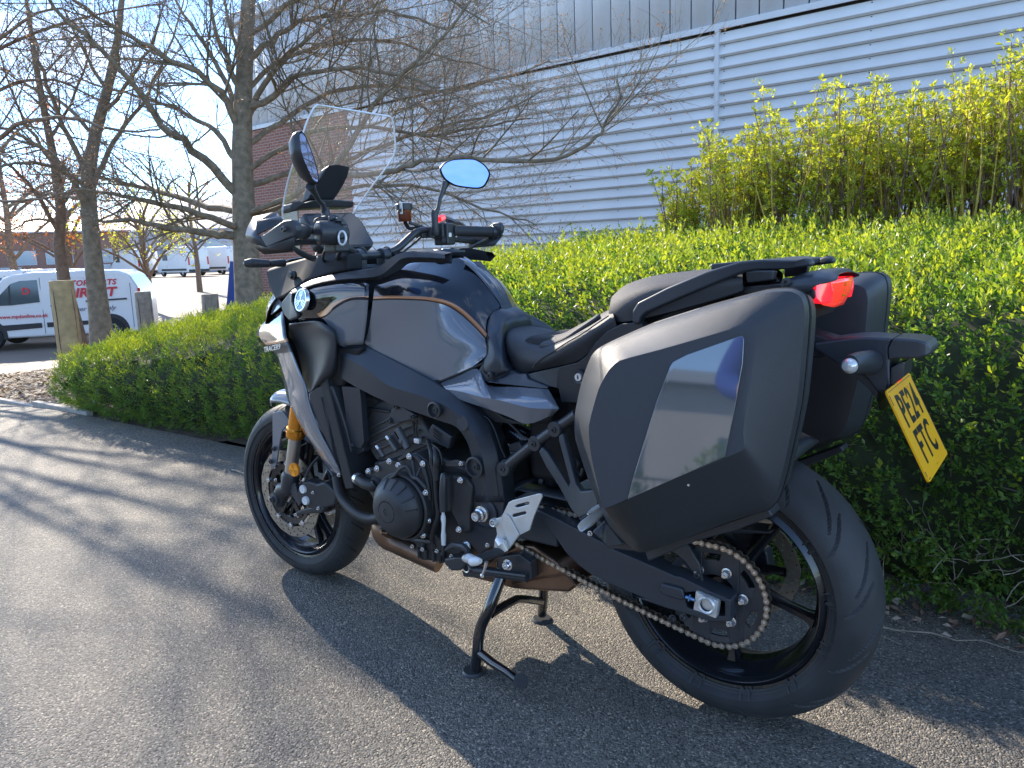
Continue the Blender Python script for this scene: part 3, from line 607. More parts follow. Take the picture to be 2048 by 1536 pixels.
# far trees with young leaves
def far_tree(label, d, px, seed, leaves, h0, spread_, frac=.8, spur=3.):
    B = px; r = np.random.default_rng(seed); z0 = float(gh(B[0], B[1]))
    trunk = [(B[0]+r.normal(0, .05), B[1]+r.normal(0, .05), z0-.1+k*h0/5, .16*(1-k/6.5)) for k in range(6)]
    lb = []
    for k in range(11):
        a = r.uniform(0, 6.28); zz = z0+h0*r.uniform(.25, .9); L_ = spread_*r.uniform(.6, 1)
        lb.append(([(B[0], B[1], zz), (B[0]+cos(a)*L_*.35, B[1]+sin(a)*L_*.35, zz+L_*.25), (B[0]+cos(a)*L_*.7, B[1]+sin(a)*L_*.7, zz+L_*.42), (B[0]+cos(a)*L_, B[1]+sin(a)*L_, zz+L_*.5)], .06))
    tree('tree', label, (B[0], B[1], z0), trunk, lb, seed, M_bark2, leaves=leaves, leaf_frac=frac, depth=3, dens=.55, lsz=.075, spur=spur)
far_tree('small tree with pale yellow young leaves in front of the far white vans', 17, [(-28.647,14.283,-0.333)][0], 41, M_yleaf, 4.0, 3.6, .22)
far_tree('tree with coppery young leaves at the left edge beyond the parked van', 20, [(-27.171,9.138,0.055)][0], 42, M_rleaf, 6.2, 3.4, .30)
far_tree('tree with olive and copper young leaves rising behind the lettered van', 20, [(-29.946,12.083,-0.184)][0], 43, M_rleaf, 6.0, 3.6, .30)
far_tree('far bare tree between the copper-leaved tree and the large trunk', 20, [(-38.146,22.252,-0.995)][0], 44, M_bud, 6.0, 3.0, .2)
# ================================================================ YARD: posts, vans, far buildings
M_timber = mat('timber_tan', (.46, .32, .15), .8, var=.25, vscale=9, bump=.7, bscale=60)
M_timber2 = mat('timber_grey', (.27, .245, .20), .85, var=.3, vscale=9, bump=.7, bscale=60)
def post(label, top, r, m):
    x, y, zt = top; z0 = float(gh(x, y))-.2
    t = thing('timber_post', label, 'post', (x, y, z0), 'round timber posts round the planting bed')
    q = MB(); n = 28
    for k, (zz, rr) in enumerate([(0, r*1.03), (.5, r), (zt-z0-.012, r*.97), (zt-z0, r*.9), (zt-z0, 0.)]):
        for j in range(n):
            a = 2*pi*j/n; wv = 1+.02*sin(3*a+k)+.012*sin(7*a); q.v.append((rr*wv*cos(a), rr*wv*sin(a), zz))
    q.f = [(k*n+j, k*n+(j+1) % n, (k+1)*n+(j+1) % n, (k+1)*n+j) for k in range(4) for j in range(n)]; q.m = [0]*len(q.f)
    build('shaft', q, m, t, smooth=50)
    # drying cracks
    c = MB()
    for a in (-2.0, -1.2, .4):
        pts = [((r*.985)*cos(a+.03*sin(k*2)), (r*.985)*sin(a+.03*sin(k*2)), .25+k*(zt-z0-.35)/6) for k in range(7)]
        c.tube(pts, [.001]+[.0045]*5+[.001], 5)
    build('crack', c, M_dark, t)
    return t
post('tall pale tan timber post at the corner of the mulch bed', [(-9.568,2.812,0.907)][0], .14, M_timber)
post('weathered grey timber post in front of the rear wheel of the lettered van', [(-13.174,5.751,0.576)][0], .142, M_timber2)
post('short weathered timber post just left of the blue sign base, above the hedge', [(-11.733,6.176,0.509)][0], .145, M_timber2)

M_white = mat('van_white', (.78, .78, .77), .28, coat=.5, var=.02, vscale=1)
M_vglass = mat('van_glass', (.05, .08, .09), .06, spec=.8)
M_vblk = mat('van_black_plastic', (.03, .03, .032), .5)
M_rub = mat('rubber_far', (.02, .02, .02), .75)
M_hub = mat('wheel_trim', (.45, .45, .46), .35, .5)
M_redl = mat('red_lamp', (.6, .02, .02), .2)
M_redt = mat('red_print', (.62, .05, .06), .5); M_drkt = mat('dark_print', (.07, .06, .12), .5)
M_plY = mat('yellow_plate_far', (.75, .55, .05), .5)
def wheel_far(par, x, y, z, r, s):
    q = MB().lathe([(r*.55, s*.02), (r*.62, s*.0), (r*.93, s*.0), (r, s*.04), (r, s*.18), (r*.6, s*.2)], (x, y, z), 28, (0, 1, 0)); t = build('wheel', q, M_rub, par)
    q = MB().lathe([(0, s*.02), (r*.2, s*.02), (r*.25, s*.035), (r*.55, s*.02), (r*.6, s*.05)], (x, y, z), 24, (0, 1, 0)); build('wheel_trim', q, M_hub, t)
    q = MB()
    for k in range(12):
        a = 2*pi*k/12; q.box((x+r*.44*cos(a), y+s*.022, z+r*.44*sin(a)), (.05, .012, .03), Matrix.Rotation(-a, 3, 'Y'))
    build('trim_hole', q, M_dark, t)
def small_van(label, loc, rz, letters=True, group=None):
    t = thing('van', label, 'van', loc, group, rz)
    # local: front towards -x, near side -y
    prof = [(4.28, .28), (4.33, .55), (4.33, 1.0), (4.27, 1.42), (4.10, 1.72), (3.86, 1.83), (3.0, 1.865), (1.9, 1.86), (1.45, 1.81), (1.25, 1.74), (.78, 1.30), (.55, 1.13), (.22, 1.03), (.04, .86), (0, .62), (.02, .36), (.1, .27)]
    prof = [(x-2.2, z) for x, z in prof]
    def ring(y, k): # tumblehome
        return [(x, y*(1-max(0, z-.95)*.09), z) for x, z in prof]
    q = MB(); A = ring(-.90, 0); B = ring(.90, 0); n = len(prof); q.add(A+B, [tuple(range(n)), tuple(range(2*n-1, n-1, -1))]+[(i, (i+1) % n, n+(i+1) % n, n+i) for i in range(n)])
    build('body', q, M_white, t, bevel=.07, seg=4)
    yb = lambda z: -.90*(1-max(0, z-.95)*.09)-.004
    def side(pts, d=.008, y0=0): return [(x-2.2, yb(z)-d+y0, z) for x, z in pts]
    def panel(name, pts, m, d=.006, th=.012, par=t): return build(name, MB().prism(side(pts, d), (0, th, 0)), m, par)
    w_ = panel('side_window', [(.98, 1.16), (1.42, 1.60), (1.62, 1.66), (2.0, 1.67), (2.02, 1.13), (1.4, 1.08), (.9, 1.08)], M_vglass)
    panel('window_frame', [(1.33, 1.10), (1.38, 1.10), (1.40, 1.58), (1.36, 1.54)], M_vblk, .009, .004)
    # bonnet screen
    q = MB(); q.add([(1.27-2.2, -.70, 1.71), (1.27-2.2, .70, 1.71), (.70-2.2, .78, 1.24), (.70-2.2, -.78, 1.24)], [(0, 1, 2, 3)]); 
    for i in range(4): q.v[i] = (q.v[i][0]-.02, q.v[i][1], q.v[i][2]+.015)
    build('windscreen', q, mat('screen_sky', (.25, .38, .45), .05, spec=.9), t, solid=.01)
    panel('side_moulding', [(.98, .52), (1.15, .60), (2.0, .62), (2.0, .50), (1.0, .45)], M_vblk, .01, .02)
    panel('side_moulding', [(2.12, .62), (3.1, .62), (3.1, .52), (2.12, .50)], M_vblk, .01, .02)
    panel('door_handle', [(2.25, 1.04), (2.5, 1.04), (2.5, 1.01), (2.25, 1.01)], M_vblk, .015, .02)
    panel('sliding_rail', [(3.05, 1.12), (4.0, 1.14), (4.0, 1.10), (3.05, 1.08)], M_vblk, .008, .02)
    q = MB()
    for pts in ([(2.06, .35), (2.06, 1.72)], [(3.16, .75), (3.16, 1.78)], [(.86, .42), (.93, 1.06)], [(4.1, .4), (4.1, 1.5)]):
        q.tube([(x-2.2, yb(z)-.001, z) for x, z in pts], .006, 6)
    build('door_gap', q, M_dark, t)
    q = MB(); pts = side([(2.3, 1.26), (2.35, 1.68), (3.05, 1.70), (3.05, 1.26)], .002); q.tube(pts, .005, 5, closed=True); build('pressed_panel', q, M_white, t)
    for xx in (.80, 3.58):
        pts = [(xx+.42*cos(a), .34+.42*sin(a)) for a in np.linspace(-.2, pi+.2, 18)]; panel('wheel_arch', pts, M_vblk, .002, .25)
        wheel_far(t, xx-2.2, -.93, .33, .33, 1); wheel_far(t, xx-2.2, .93, .33, .33, -1)
    build('front_bumper', MB().box((-2.18, 0, .42), (.08, 1.7, .3)), M_vblk, t, bevel=.02)
    build('door_mirror', MB().box((1.02-2.2, -1.02, 1.2), (.12, .18, .2)), M_vblk, t, bevel=.03)
    build('rear_lamp', MB().box((4.30-2.2, -.86, 1.15), (.05, .1, .45)), M_redl, t, bevel=.01)
    build('aerial', MB().tube([(1.5-2.2, -.3, 1.82), (1.78-2.2, -.3, 2.02)], .006, 6), M_vblk, t)
    if letters:
        def lt(name, s_, size, x, z, m, **kw):
            text_obj(name, s_, size, frame_mtx((x-2.2, yb(z)-.014, z), (1, 0, 0), (0, 0, 1)), m, t, **kw)
        lt('lettering', 'MOTOR PARTS', .19, 3.1, 1.545, M_redt, bold=.006, shear=.25, sx=1.0, space=1.08)
        lt('lettering', 'DIRECT', .31, 3.15, 1.30, M_redt, bold=.012, shear=.25, sx=1.12)
        lt('lettering', 'Power to Supply', .16, 3.15, .91, M_drkt, shear=.4, sx=1.05)
        lt('lettering', 'www.mpdonline.co.uk', .12, 1.62, .80, M_redt, bold=.003)
        lt('lettering', 'D', .22, 1.74, 1.4, M_redt, bold=.01, sx=1.1)
    return t
V0 = [(-21.555,6.485,-0.532),(-19.793,8.535,-0.626)]
a, b = Vector(V0[0]), Vector(V0[1]); a.z = b.z = 0
dirv = (b-a).normalized(); rz = atan2(dirv.y, dirv.x); c = a+dirv*1.4
small_van('white delivery van with red lettering and open-looking cab window, half hidden by tree trunks', (c.x, c.y, float(gh(c.x, c.y))), rz)
c2 = c-dirv*1.9+Vector((-dirv.y, dirv.x, 0))*3.0
small_van('plain white van parked behind the lettered one, only its roof and bonnet side showing', (c2.x, c2.y, float(gh(c2.x, c2.y))+.02), rz+.05, letters=False)
def high_van(label, loc, rz):
    t = thing('van', label, 'van', loc, 'high-roofed white vans parked in the far yard', rz)
    prof = [(5.9, .35), (5.93, 1.2), (5.9, 2.4), (5.7, 2.62), (2.0, 2.66), (1.5, 2.5), (1.0, 1.7), (.3, 1.3), (0, 1.0), (0, .4)]
    q = MB(); A = [(x-2.95, -1.0*(1-max(0, z-1.2)*.05), z) for x, z in prof]; B = [(x, -y, z) for x, y, z in A]; n = len(prof)
    q.add(A+B, [tuple(range(n)), tuple(range(2*n-1, n-1, -1))]+[(i, (i+1) % n, n+(i+1) % n, n+i) for i in range(n)]); build('body', q, M_white, t, bevel=.08, seg=3)
    build('side_window', MB().box((1.7-2.95, -1.0, 1.75), (.9, .03, .55)), M_vglass, t, bevel=.01)
    for s in (-1, 1):
        build('rear_lamp', MB().box((5.93-2.95, s*.9, 1.35), (.06, .14, .7)), M_redl, t, bevel=.02)
        for xx in (1.0, 4.75): wheel_far(t, xx-2.95, -s*-.98*1, .36, .36, -s)
    build('rear_bumper', MB().box((5.95-2.95, 0, .5), (.14, 1.9, .24)), M_vblk, t, bevel=.03)
    build('side_rub_strip', MB().box((.3, -1.02, .62), (4.6, .04, .18)), M_vblk, t)
    build('door_gap', MB().box((5.94-2.95, 0, 1.5), (.02, .02, 1.9)), M_dark, t)
    build('number_plate', MB().box((5.96-2.95, -.45, .95), (.02, .5, .12)), M_plY, t)
    return t
for px_, lab in (([(-72.767,37.131,-0.272)][0], 'white high-roofed van with its tail lamp showing, left one in the far yard'), ([(-66.23,38.178,-0.377)][0], 'white high-roofed van with its tail lamp showing, middle one in the far yard'), ([(-67.884,43.243,-0.52)][0], 'white high-roofed van half hidden behind the large tree trunk')):
    high_van(lab, (px_[0], px_[1], float(gh(px_[0], px_[1]))), radians(-4))
M_blue = mat('blue_panel', (.02, .06, .26), .45)
bp_ = [(-18.905,11.504,0.096)][0]; z0 = float(gh(bp_[0], bp_[1]))
t = thing('feather_sign', 'dark blue tapering advertising stand beside the trunk of the large tree', 'sign', (bp_[0], bp_[1], z0), rz=radians(35))
build('sail', MB().prism([(-.35, 0, .3), (.25, 0, .3), (.25, 0, 1.9), (-.05, 0, 1.95)], (0, .04, 0)), M_blue, t, bevel=.008)
build('base', MB().box((-.3, .02, .2), (1.3, .4, .3)), M_blue, t, bevel=.03)
# far buildings
M_wl = mat('window_light', (.35, .42, .48), .1, spec=.8); M_roofg = mat('far_roof', (.42, .46, .50), .5, var=.05); M_wallg = mat('far_wall', (.50, .52, .55), .6)
def block(name, label, p0, p1, depth, z0, z1, wall, roof, wins):
    a, b = Vector((p0[0], p0[1], 0)), Vector((p1[0], p1[1], 0)); d = b-a; L_ = d.length; t = thing(name, label, 'building', (a.x, a.y, z0), rz=atan2(d.y, d.x))
    h = z1-z0; build('wall', MB().box((L_/2, depth/2, h/2), (L_, depth, h)), wall, t)
    q = MB().prism([(-.3, -.3, h), (L_+.3, -.3, h), (L_+.3, depth*.5, h+depth*.18), (-.3, depth*.5, h+depth*.18)], (0, .02, .15)); q2 = MB().prism([(-.3, depth+.3, h), (L_+.3, depth+.3, h), (L_+.3, depth*.5, h+depth*.18), (-.3, depth*.5, h+depth*.18)], (0, -.02, .15))
    q.add(q2.v, q2.f); build('roof', q, roof, t)
    for x, z, w_, hh in wins: 
        f = build('window', MB().box((x*L_, -.03, z), (w_+.2, .08, hh+.2)), M_wallg, t); build('pane', MB().box((x*L_, -.06, z), (w_, .06, hh)), M_wl, f)
    return t
A = [(-87.167,24.409,2.151),(-79.269,40.263,1.478),(-94.884,47.775,2.187),(-83.727,62.329,1.837)]
block('brick_building', 'far red brick building with a row of pale windows beyond the parked vans', A[0], A[1], 10, -.6, 4.4, M_brick, M_roofg, [(.1, 2.6, 2.2, 1.2), (.28, 2.6, 2.2, 1.2), (.46, 2.6, 2.2, 1.2), (.64, 2.6, 2.2, 1.2), (.84, 2.6, 2.2, 1.2), (.84, .9, 1.6, 1.5), (.4, .9, 1.6, 1.5)])
block('warehouse', 'far pale grey warehouse behind the high-roofed vans', A[2], A[3], 25, -.3, 5.0, M_wallg, M_roofg, [(.3, 3, 3, 1.5), (.6, 3, 3, 1.5)])
# ================================================================ MOTORCYCLE
# x runs from the rear axle (0) to the front axle (-1.5); the left side faces -y
bike = thing('motorcycle', 'grey and black touring motorcycle with copper pinstripe and hard panniers on its centre stand', 'motorcycle', (-.6, 0, 0))
ROOT_INV = Matrix.Translation(Vector((.6, 0, 0)))
def part(name, mb, mats, parent=None, **kw):
    o = build(name, mb, mats, None, **kw); par = parent or bike; o.parent = par
    if par is bike: o.matrix_parent_inverse = ROOT_INV
    return o
def part_data(name, me, loc, mtx=None, parent=None):
    o = bpy.data.objects.new(name, me); COL.objects.link(o); par = parent or bike; o.parent = par
    if par is bike: o.matrix_parent_inverse = ROOT_INV
    o.matrix_basis = (Matrix.Translation(Vector(loc)) @ mtx.to_4x4()) if mtx is not None else Matrix.Translation(Vector(loc)); return o
def group_part(name):
    o = bpy.data.objects.new(name, None); COL.objects.link(o); o.parent = bike; o.matrix_parent_inverse = ROOT_INV; return o

B_gloss = mat('gloss_black', (.008, .009, .012), .12, spec=.5, coat=1.)
B_grey = mat('gloss_grey', (.165, .18, .205), .14, metal=.12, coat=1., var=.02, vscale=3)
B_copper = mat('copper_stripe', (.42, .17, .06), .3, metal=.3, coat=.8)
B_matt = mat('matt_black_plastic', (.034, .037, .042), .42, bump=.12, bscale=900, rvar=.04, vscale=5)
B_satin = mat('satin_black_metal', (.034, .037, .042), .38, spec=.6, bump=.06, bscale=500)
B_frame = mat('frame_black', (.042, .048, .058), .40, metal=.2, spec=.6, bump=.08, bscale=700)
B_eng = mat('engine_black', (.05, .051, .053), .46, metal=.25, bump=.25, bscale=500, var=.2, vscale=20)
B_cast = mat('cast_alloy', (.13, .13, .13), .55, metal=.5, bump=.3, bscale=500, var=.2, vscale=18)
B_blue = mat('side_cover_dark', (.018, .024, .034), .34, spec=.6)
B_rub = mat('tyre_rubber', (.034, .035, .037), .62, bump=.25, bscale=220, var=.35, vscale=9)
B_rim = mat('rim_black', (.010, .011, .014), .24, coat=.4)
B_chrome = mat('bright_metal', (.8, .8, .8), .18, metal=.85)
B_silver = mat('satin_silver', (.72, .71, .68), .34, metal=.45, var=.08, vscale=25, rvar=.08)
B_gold = mat('gold_fork', (.78, .34, .05), .25, metal=.85)
B_stan = mat('fork_tube', (.55, .54, .50), .3, metal=.9)
B_disc = mat('brake_steel', (.42, .38, .32), .38, metal=.85, var=.15, vscale=40)
B_exh = mat('exhaust_heat', (.24, .15, .10), .34, metal=.85, var=.35, vscale=7, rvar=.12)
B_chain = mat('chain_steel', (.42, .35, .27), .38, metal=.8, var=.25, vscale=60)
B_chaini = mat('chain_inner_plate', (.16, .125, .09), .45, metal=.7, var=.25, vscale=60)
B_chaind = mat('chain_roller', (.06, .05, .045), .5, metal=.6)
B_seat = mat('seat_vinyl', (.036, .038, .043), .55, bump=.5, bscale=1600)
B_seat2 = mat('seat_insert', (.06, .06, .064), .7, bump=.7, bscale=1300)
B_amber = mat('amber_reflector', (.95, .38, .01), .2, coat=.8)
B_amber2 = mat('amber_dark', (.75, .22, .005), .2, coat=.8)
B_white = mat('caliper_button', (.75, .75, .73), .35)
B_red = mat('red_lens', (.8, .008, .012), .12, coat=1., Emission_Color=(1, .012, .03, 1), Emission_Strength=.4)
B_red2 = mat('red_lens_inner', (.85, .05, .03), .2, coat=1., Emission_Color=(1, .05, .03, 1), Emission_Strength=.3)
B_clear = mat('clear_lens', (.7, .7, .68), .08, coat=1., metal=.3)
B_lensd = mat('reservoir_amber', (.16, .035, .015), .1, coat=1.)
B_screen = mat('display_glass', (.012, .014, .016), .07, coat=.6)
B_bluebolt = mat('blue_bolt', (.25, .45, .75), .25, metal=.9)
B_dark = mat('deep_black', (.006, .006, .007), .7)
B_hose = mat('hose_rubber', (.02, .02, .021), .5)

# ---------------------------------------------------------------- wheels
RZ = .327; FZ = .300
def tyre_mesh(cx, cz, R, w, crown, rim_r, rim_w, groove, seed):
    na = 900; prof = []
    for a in np.linspace(-1, 1, 85):           # tread arc
        y = a*w/2; prof.append((R-crown*(1-sqrt(max(0, 1-(a*.98)**2))), y))
    hw = w/2; e = prof[0][0]
    lo = [(rim_r+.002, -rim_w), (rim_r+.012, -rim_w-.004), (rim_r+.03, -hw*.985+.001), (e-.012, -hw*1.005)]
    lo = [p for p in lo if p[0] < e-.004]
    P = lo+prof+[(r_, -y) for r_, y in lo[::-1]]
    P = np.array(P); k = len(P); th = 2*pi*np.arange(na)/na
    TH, K = np.meshgrid(th, np.arange(k), indexing='ij'); Rr = P[K, 0].copy(); Y = P[K, 1]
    if groove: Rr -= groove(TH, Y/hw, R)
    V = np.stack([cx+Rr*np.cos(TH), Y, cz+Rr*np.sin(TH)], -1).reshape(-1, 3)
    I = np.arange(na*k).reshape(na, k); J = np.roll(I, -1, 0); F = np.stack([I[:, :-1], J[:, :-1], J[:, 1:], I[:, 1:]], -1).reshape(-1, 4)
    return V, F
def groove_rear(TH, s, R):
    out = np.zeros_like(TH)
    per = 2*pi/13
    for sg in (-1, 1):
        for (ph, s0, s1, bend, wd) in ((0, .10, .88, .26, .0060), (.5, .42, .98, .17, .0048)):
            t = np.clip((sg*s-s0)/(s1-s0), 0, 1); inside = (sg*s > s0) & (sg*s < s1)
            cen = ph*per+(.25*per if sg > 0 else 0)-bend*(t**1.3)*1.2
            d = np.abs(((TH-cen+per/2) % per)-per/2)*R; w_ = wd*np.sin(pi*np.clip(t, .04, .96))**.5
            out = np.maximum(out, np.where(inside & (d < w_), .0065, 0))
    return out
def groove_front(TH, s, R):
    out = np.zeros_like(TH); per = 2*pi/20
    for sg in (-1, 1):
        for (ph, s0, s1, bend, wd) in ((0, .12, .80, -.12, .0026), (.5, .5, .97, -.08, .0022)):
            t = np.clip((sg*s-s0)/(s1-s0), 0, 1); inside = (sg*s > s0) & (sg*s < s1)
            cen = ph*per+(.3*per if sg > 0 else 0)-bend*t
            d = np.abs(((TH-cen+per/2) % per)-per/2)*R
            out = np.maximum(out, np.where(inside & (d < wd), .0035, 0))
    return out
def npart(name, V, F, m, parent=None, smooth=True):
    o = fastmesh(name, V, F, m, None, smooth=smooth); par = parent or bike; o.parent = par
    if par is bike: o.matrix_parent_inverse = ROOT_INV
    return o
RIMR = .2185
def make_wheel(name, cx, cz, R, w, crown, rim_w, groove, spokes, hub_w, a0, twin):
    g = group_part(name)
    V, F = tyre_mesh(cx, cz, R, w, crown, RIMR+.006, rim_w-.002, groove, 1); t = npart('tyre', V, F, B_rub, g); t.data.set_sharp_from_angle(angle=radians(28))
    W = rim_w
    prof = [(RIMR+.013, -W-.001), (RIMR+.012, -W+.004), (RIMR+.003, -W+.007), (RIMR-.004, -W+.002), (RIMR-.008, -W-.001), (RIMR-.013, -W+.004), (RIMR-.016, -W+.018), (RIMR-.026, -.022), (RIMR-.032, -.016)]
    prof = prof+[(r_, -y) for r_, y in prof[::-1]]
    q = MB().lathe(prof, (cx, 0, cz), 120); q.lathe([(RIMR-.003, -W+.006), (RIMR-.003, W-.006)], (cx, 0, cz), 100)
    q.lathe([(0, -hub_w), (.030, -hub_w), (.036, -hub_w+.012), (.040, -.02), (.040, .02), (.036, hub_w-.012), (.03, hub_w), (0, hub_w)], (cx, 0, cz), 40)
    for k in range(spokes):
        a = a0+2*pi*k/spokes; arms = ((-.085, .10), (.085, -.10)) if twin else ((0, 0),)
        for s0, s1 in arms:
            pts = []; 
            A = np.array([cos(a+s0*.5), sin(a+s0*.5)])*.034; Bp = np.array([cos(a+s0*1.6), sin(a+s0*1.6)])*(RIMR-.028)
            d = (Bp-A)/np.linalg.norm(Bp-A); nrm = np.array([-d[1], d[0]])
            st = []
            for t_, hw_, dw in ((0, .017, .030), (.25, .0115, .021), (.6, .0095, .016), (.88, .011, .018), (1, .017, .024)):
                c_ = A+(Bp-A)*t_
                for (u_, v_) in ((-1, -.5), (-.55, -1), (.55, -1), (1, -.5), (1, .5), (.55, 1), (-.55, 1), (-1, .5)):
                    st.append((cx+c_[0]+nrm[0]*hw_*u_, dw*v_, cz+c_[1]+nrm[1]*hw_*u_))
            q.add(st, [(i*8+j, i*8+(j+1) % 8, (i+1)*8+(j+1) % 8, (i+1)*8+j) for i in range(4) for j in range(8)])
    part('rim', q, B_rim, g, smooth=40)
    part('valve', MB().tube([(cx+(RIMR-.028)*cos(a0+2.2), 0, cz+(RIMR-.028)*sin(a0+2.2)), (cx+(RIMR-.05)*cos(a0+2.2), -.012, cz+(RIMR-.05)*sin(a0+2.2))], .003, 8), B_satin, g)
    return g
rw = make_wheel('rear_wheel', 0, RZ, .315, .180, .072, .0765, groove_rear, 5, .075, radians(-88), False)
fw_ = make_wheel('front_wheel', -1.5, FZ, .300, .120, .050, .052, groove_front, 5, .05, radians(-62), True)
def disc_mesh(cx, y, cz, R, ri, th, holes, rows, seed=0):
    q = MB(); nr = 3
    outer = [(cx+R*(1+.006*sin(18*a))*cos(a), y, cz+R*(1+.006*sin(18*a))*sin(a)) for a in np.linspace(0, 2*pi, 108, endpoint=False)]
    inner = [(cx+ri*cos(a), y, cz+ri*sin(a)) for a in np.linspace(0, 2*pi, 60, endpoint=False)]
    hs = [inner]
    for k in range(holes):
        for j in range(rows):
            a = 2*pi*(k+j/rows)/holes; rr = ri+(R-ri)*(.22+.56*j/max(1, rows-1)); c_ = (cx+rr*cos(a), cz+rr*sin(a))
            hs.append([(c_[0]+.0032*cos(b), y, c_[1]+.0032*sin(b)) for b in np.linspace(0, 2*pi, 7, endpoint=False)])
    return q.prism(outer, (0, th, 0), holes=hs)
for s in (-1, 1):
    d = part('brake_disc', disc_mesh(-1.5, s*.067-.0025, FZ, .149, .113, .005, 24, 3), B_disc, fw_, smooth=20)
    q = MB()
    q.prism([(-1.5+.103*cos(a), s*.067-.003, FZ+.103*sin(a)) for a in np.linspace(0, 2*pi, 60, endpoint=False)], (0, .006, 0), holes=[[(-1.5+.085*cos(a), s*.067, FZ+.085*sin(a)) for a in np.linspace(0, 2*pi, 40, endpoint=False)]])
    for k in range(5):
        a = 2*pi*k/5+.3; q.prism([(-1.5+r_*cos(a+o_), s*.067-.003, FZ+r_*sin(a+o_)) for r_, o_ in ((.04, -.25), (.09, -.12), (.09, .12), (.04, .25))], (0, .006, 0))
    part('disc_carrier', q, B_rim, fw_)
    q = MB()
    for k in range(10):
        a = 2*pi*k/10+.3; q.lathe([(.0035, 0), (.0085, 0), (.0085, -s*-.006), (.0035, -s*-.006)], (-1.5+.108*cos(a), s*.070, FZ+.108*sin(a)), 12)
    part('disc_rivets', q, B_chrome, fw_)
part('brake_disc', disc_mesh(0, .088, RZ, .1225, .090, .005, 22, 3), B_disc, rw, smooth=20)
q = MB()
for k in range(5):
    a = 2*pi*k/5; q.prism([(r_*cos(a+o_), .088, RZ+r_*sin(a+o_)) for r_, o_ in ((.03, -.3), (.093, -.12), (.093, .12), (.03, .3))], (0, .005, 0))
part('disc_carrier', q, B_rim, rw)
# rear sprocket with windows, carrier and nuts
YC = -.104
SP = .1128; n_t = 45
outer = []
for i in range(n_t*4):
    a = 2*pi*i/(n_t*4); outer.append(((SP+.0025*cos(n_t*a)-.002)*cos(a), YC-.003, RZ+(SP+.0025*cos(n_t*a)-.002)*sin(a)))
hs = [[(.046*cos(a), YC, RZ+.046*sin(a)) for a in np.linspace(0, 2*pi, 40, endpoint=False)]]
def kidney(a0_, a1_, r0_, r1_, n=6):
    return [(r1_*cos(a), r1_*sin(a)) for a in np.linspace(a0_, a1_, n)]+[(r0_*cos(a), r0_*sin(a)) for a in np.linspace(a1_-.03, a0_+.03, n)]
NA = [radians(a) for a in (66, 6, -54, -114, -174, 126)]
for a in NA:
    hs.append([(x, YC, RZ+z) for x, z in kidney(a+.30, a+.76, .079, .094)])
q = MB().prism(outer, (0, .006, 0), holes=hs)
part('sprocket', q, B_satin, rw, smooth=25)
q = MB().lathe([(.046, YC+.004), (.074, YC+.006), (.078, YC+.03), (.055, YC+.05), (.03, YC+.05)], (0, 0, RZ), 60)
for k in range(6):
    a = NA[k]; q.lathe([(.017, 0), (.017, .02)], (.062*cos(a), YC+.002, RZ+.062*sin(a)), 16)
part('sprocket_carrier', q, B_rim, rw)
for a in NA:
    q = MB(); c_ = (.062*cos(a), YC-.004, RZ+.062*sin(a))
    q.lathe([(0, -.020), (.0040, -.020), (.0040, -.012), (.0075, -.012), (.0085, -.010), (.0085, -.002)], c_, 6); q.lathe([(.0085, -.002), (.0115, -.001), (.0115, .001)], c_, 18)
    part('sprocket_nut', q, B_chrome, rw, smooth=30)

# ---------------------------------------------------------------- chain: one sub-part per link
fs = Vector((-.640, YC, .412)); fr_ = .0405; rr_ = SP; PIT = .015875
c0 = Vector((0, 0, RZ)); dx = Vector((fs.x, 0, fs.z))-c0; D_ = dx.length; base_a = atan2(dx.z, dx.x)
off = math.acos((rr_-fr_)/D_)
def on(c, r_, a): return Vector((c.x+r_*cos(a), YC, c.z+r_*sin(a)))
a_up, a_lo = base_a-off, base_a+off       # tangent angles (upper and lower run)
pA, pB = on(c0, rr_, a_up), on(Vector((fs.x, 0, fs.z)), fr_, a_up)
pC, pD = on(Vector((fs.x, 0, fs.z)), fr_, a_lo), on(c0, rr_, a_lo)
path = []
def arc(c, r_, s, e, n): return [on(c, r_, s+(e-s)*i/n) for i in range(n)]
path += [pA+(pB-pA)*i/200 for i in range(200)]
path += arc(Vector((fs.x, 0, fs.z)), fr_, a_up, a_lo, 60)
low = []
for i in range(200):
    t = i/200; p = pC+(pD-pC)*t; p.z -= .010*4*t*(1-t); low.append(p)
path += low+arc(c0, rr_, a_lo, a_up+2*pi, 300)
cum = [0]
for i in range(len(path)): cum.append(cum[-1]+(path[(i+1) % len(path)]-path[i]).length)
Lc = cum[-1]; nl = int(round(Lc/PIT/2))*2; step = Lc/nl
def at_len(s):
    s %= Lc; i = int(np.searchsorted(cum, s, 'right'))-1; i = min(i, len(path)-1); f = (s-cum[i])/(cum[i+1]-cum[i]+1e-12); return path[i].lerp(path[(i+1) % len(path)], f)
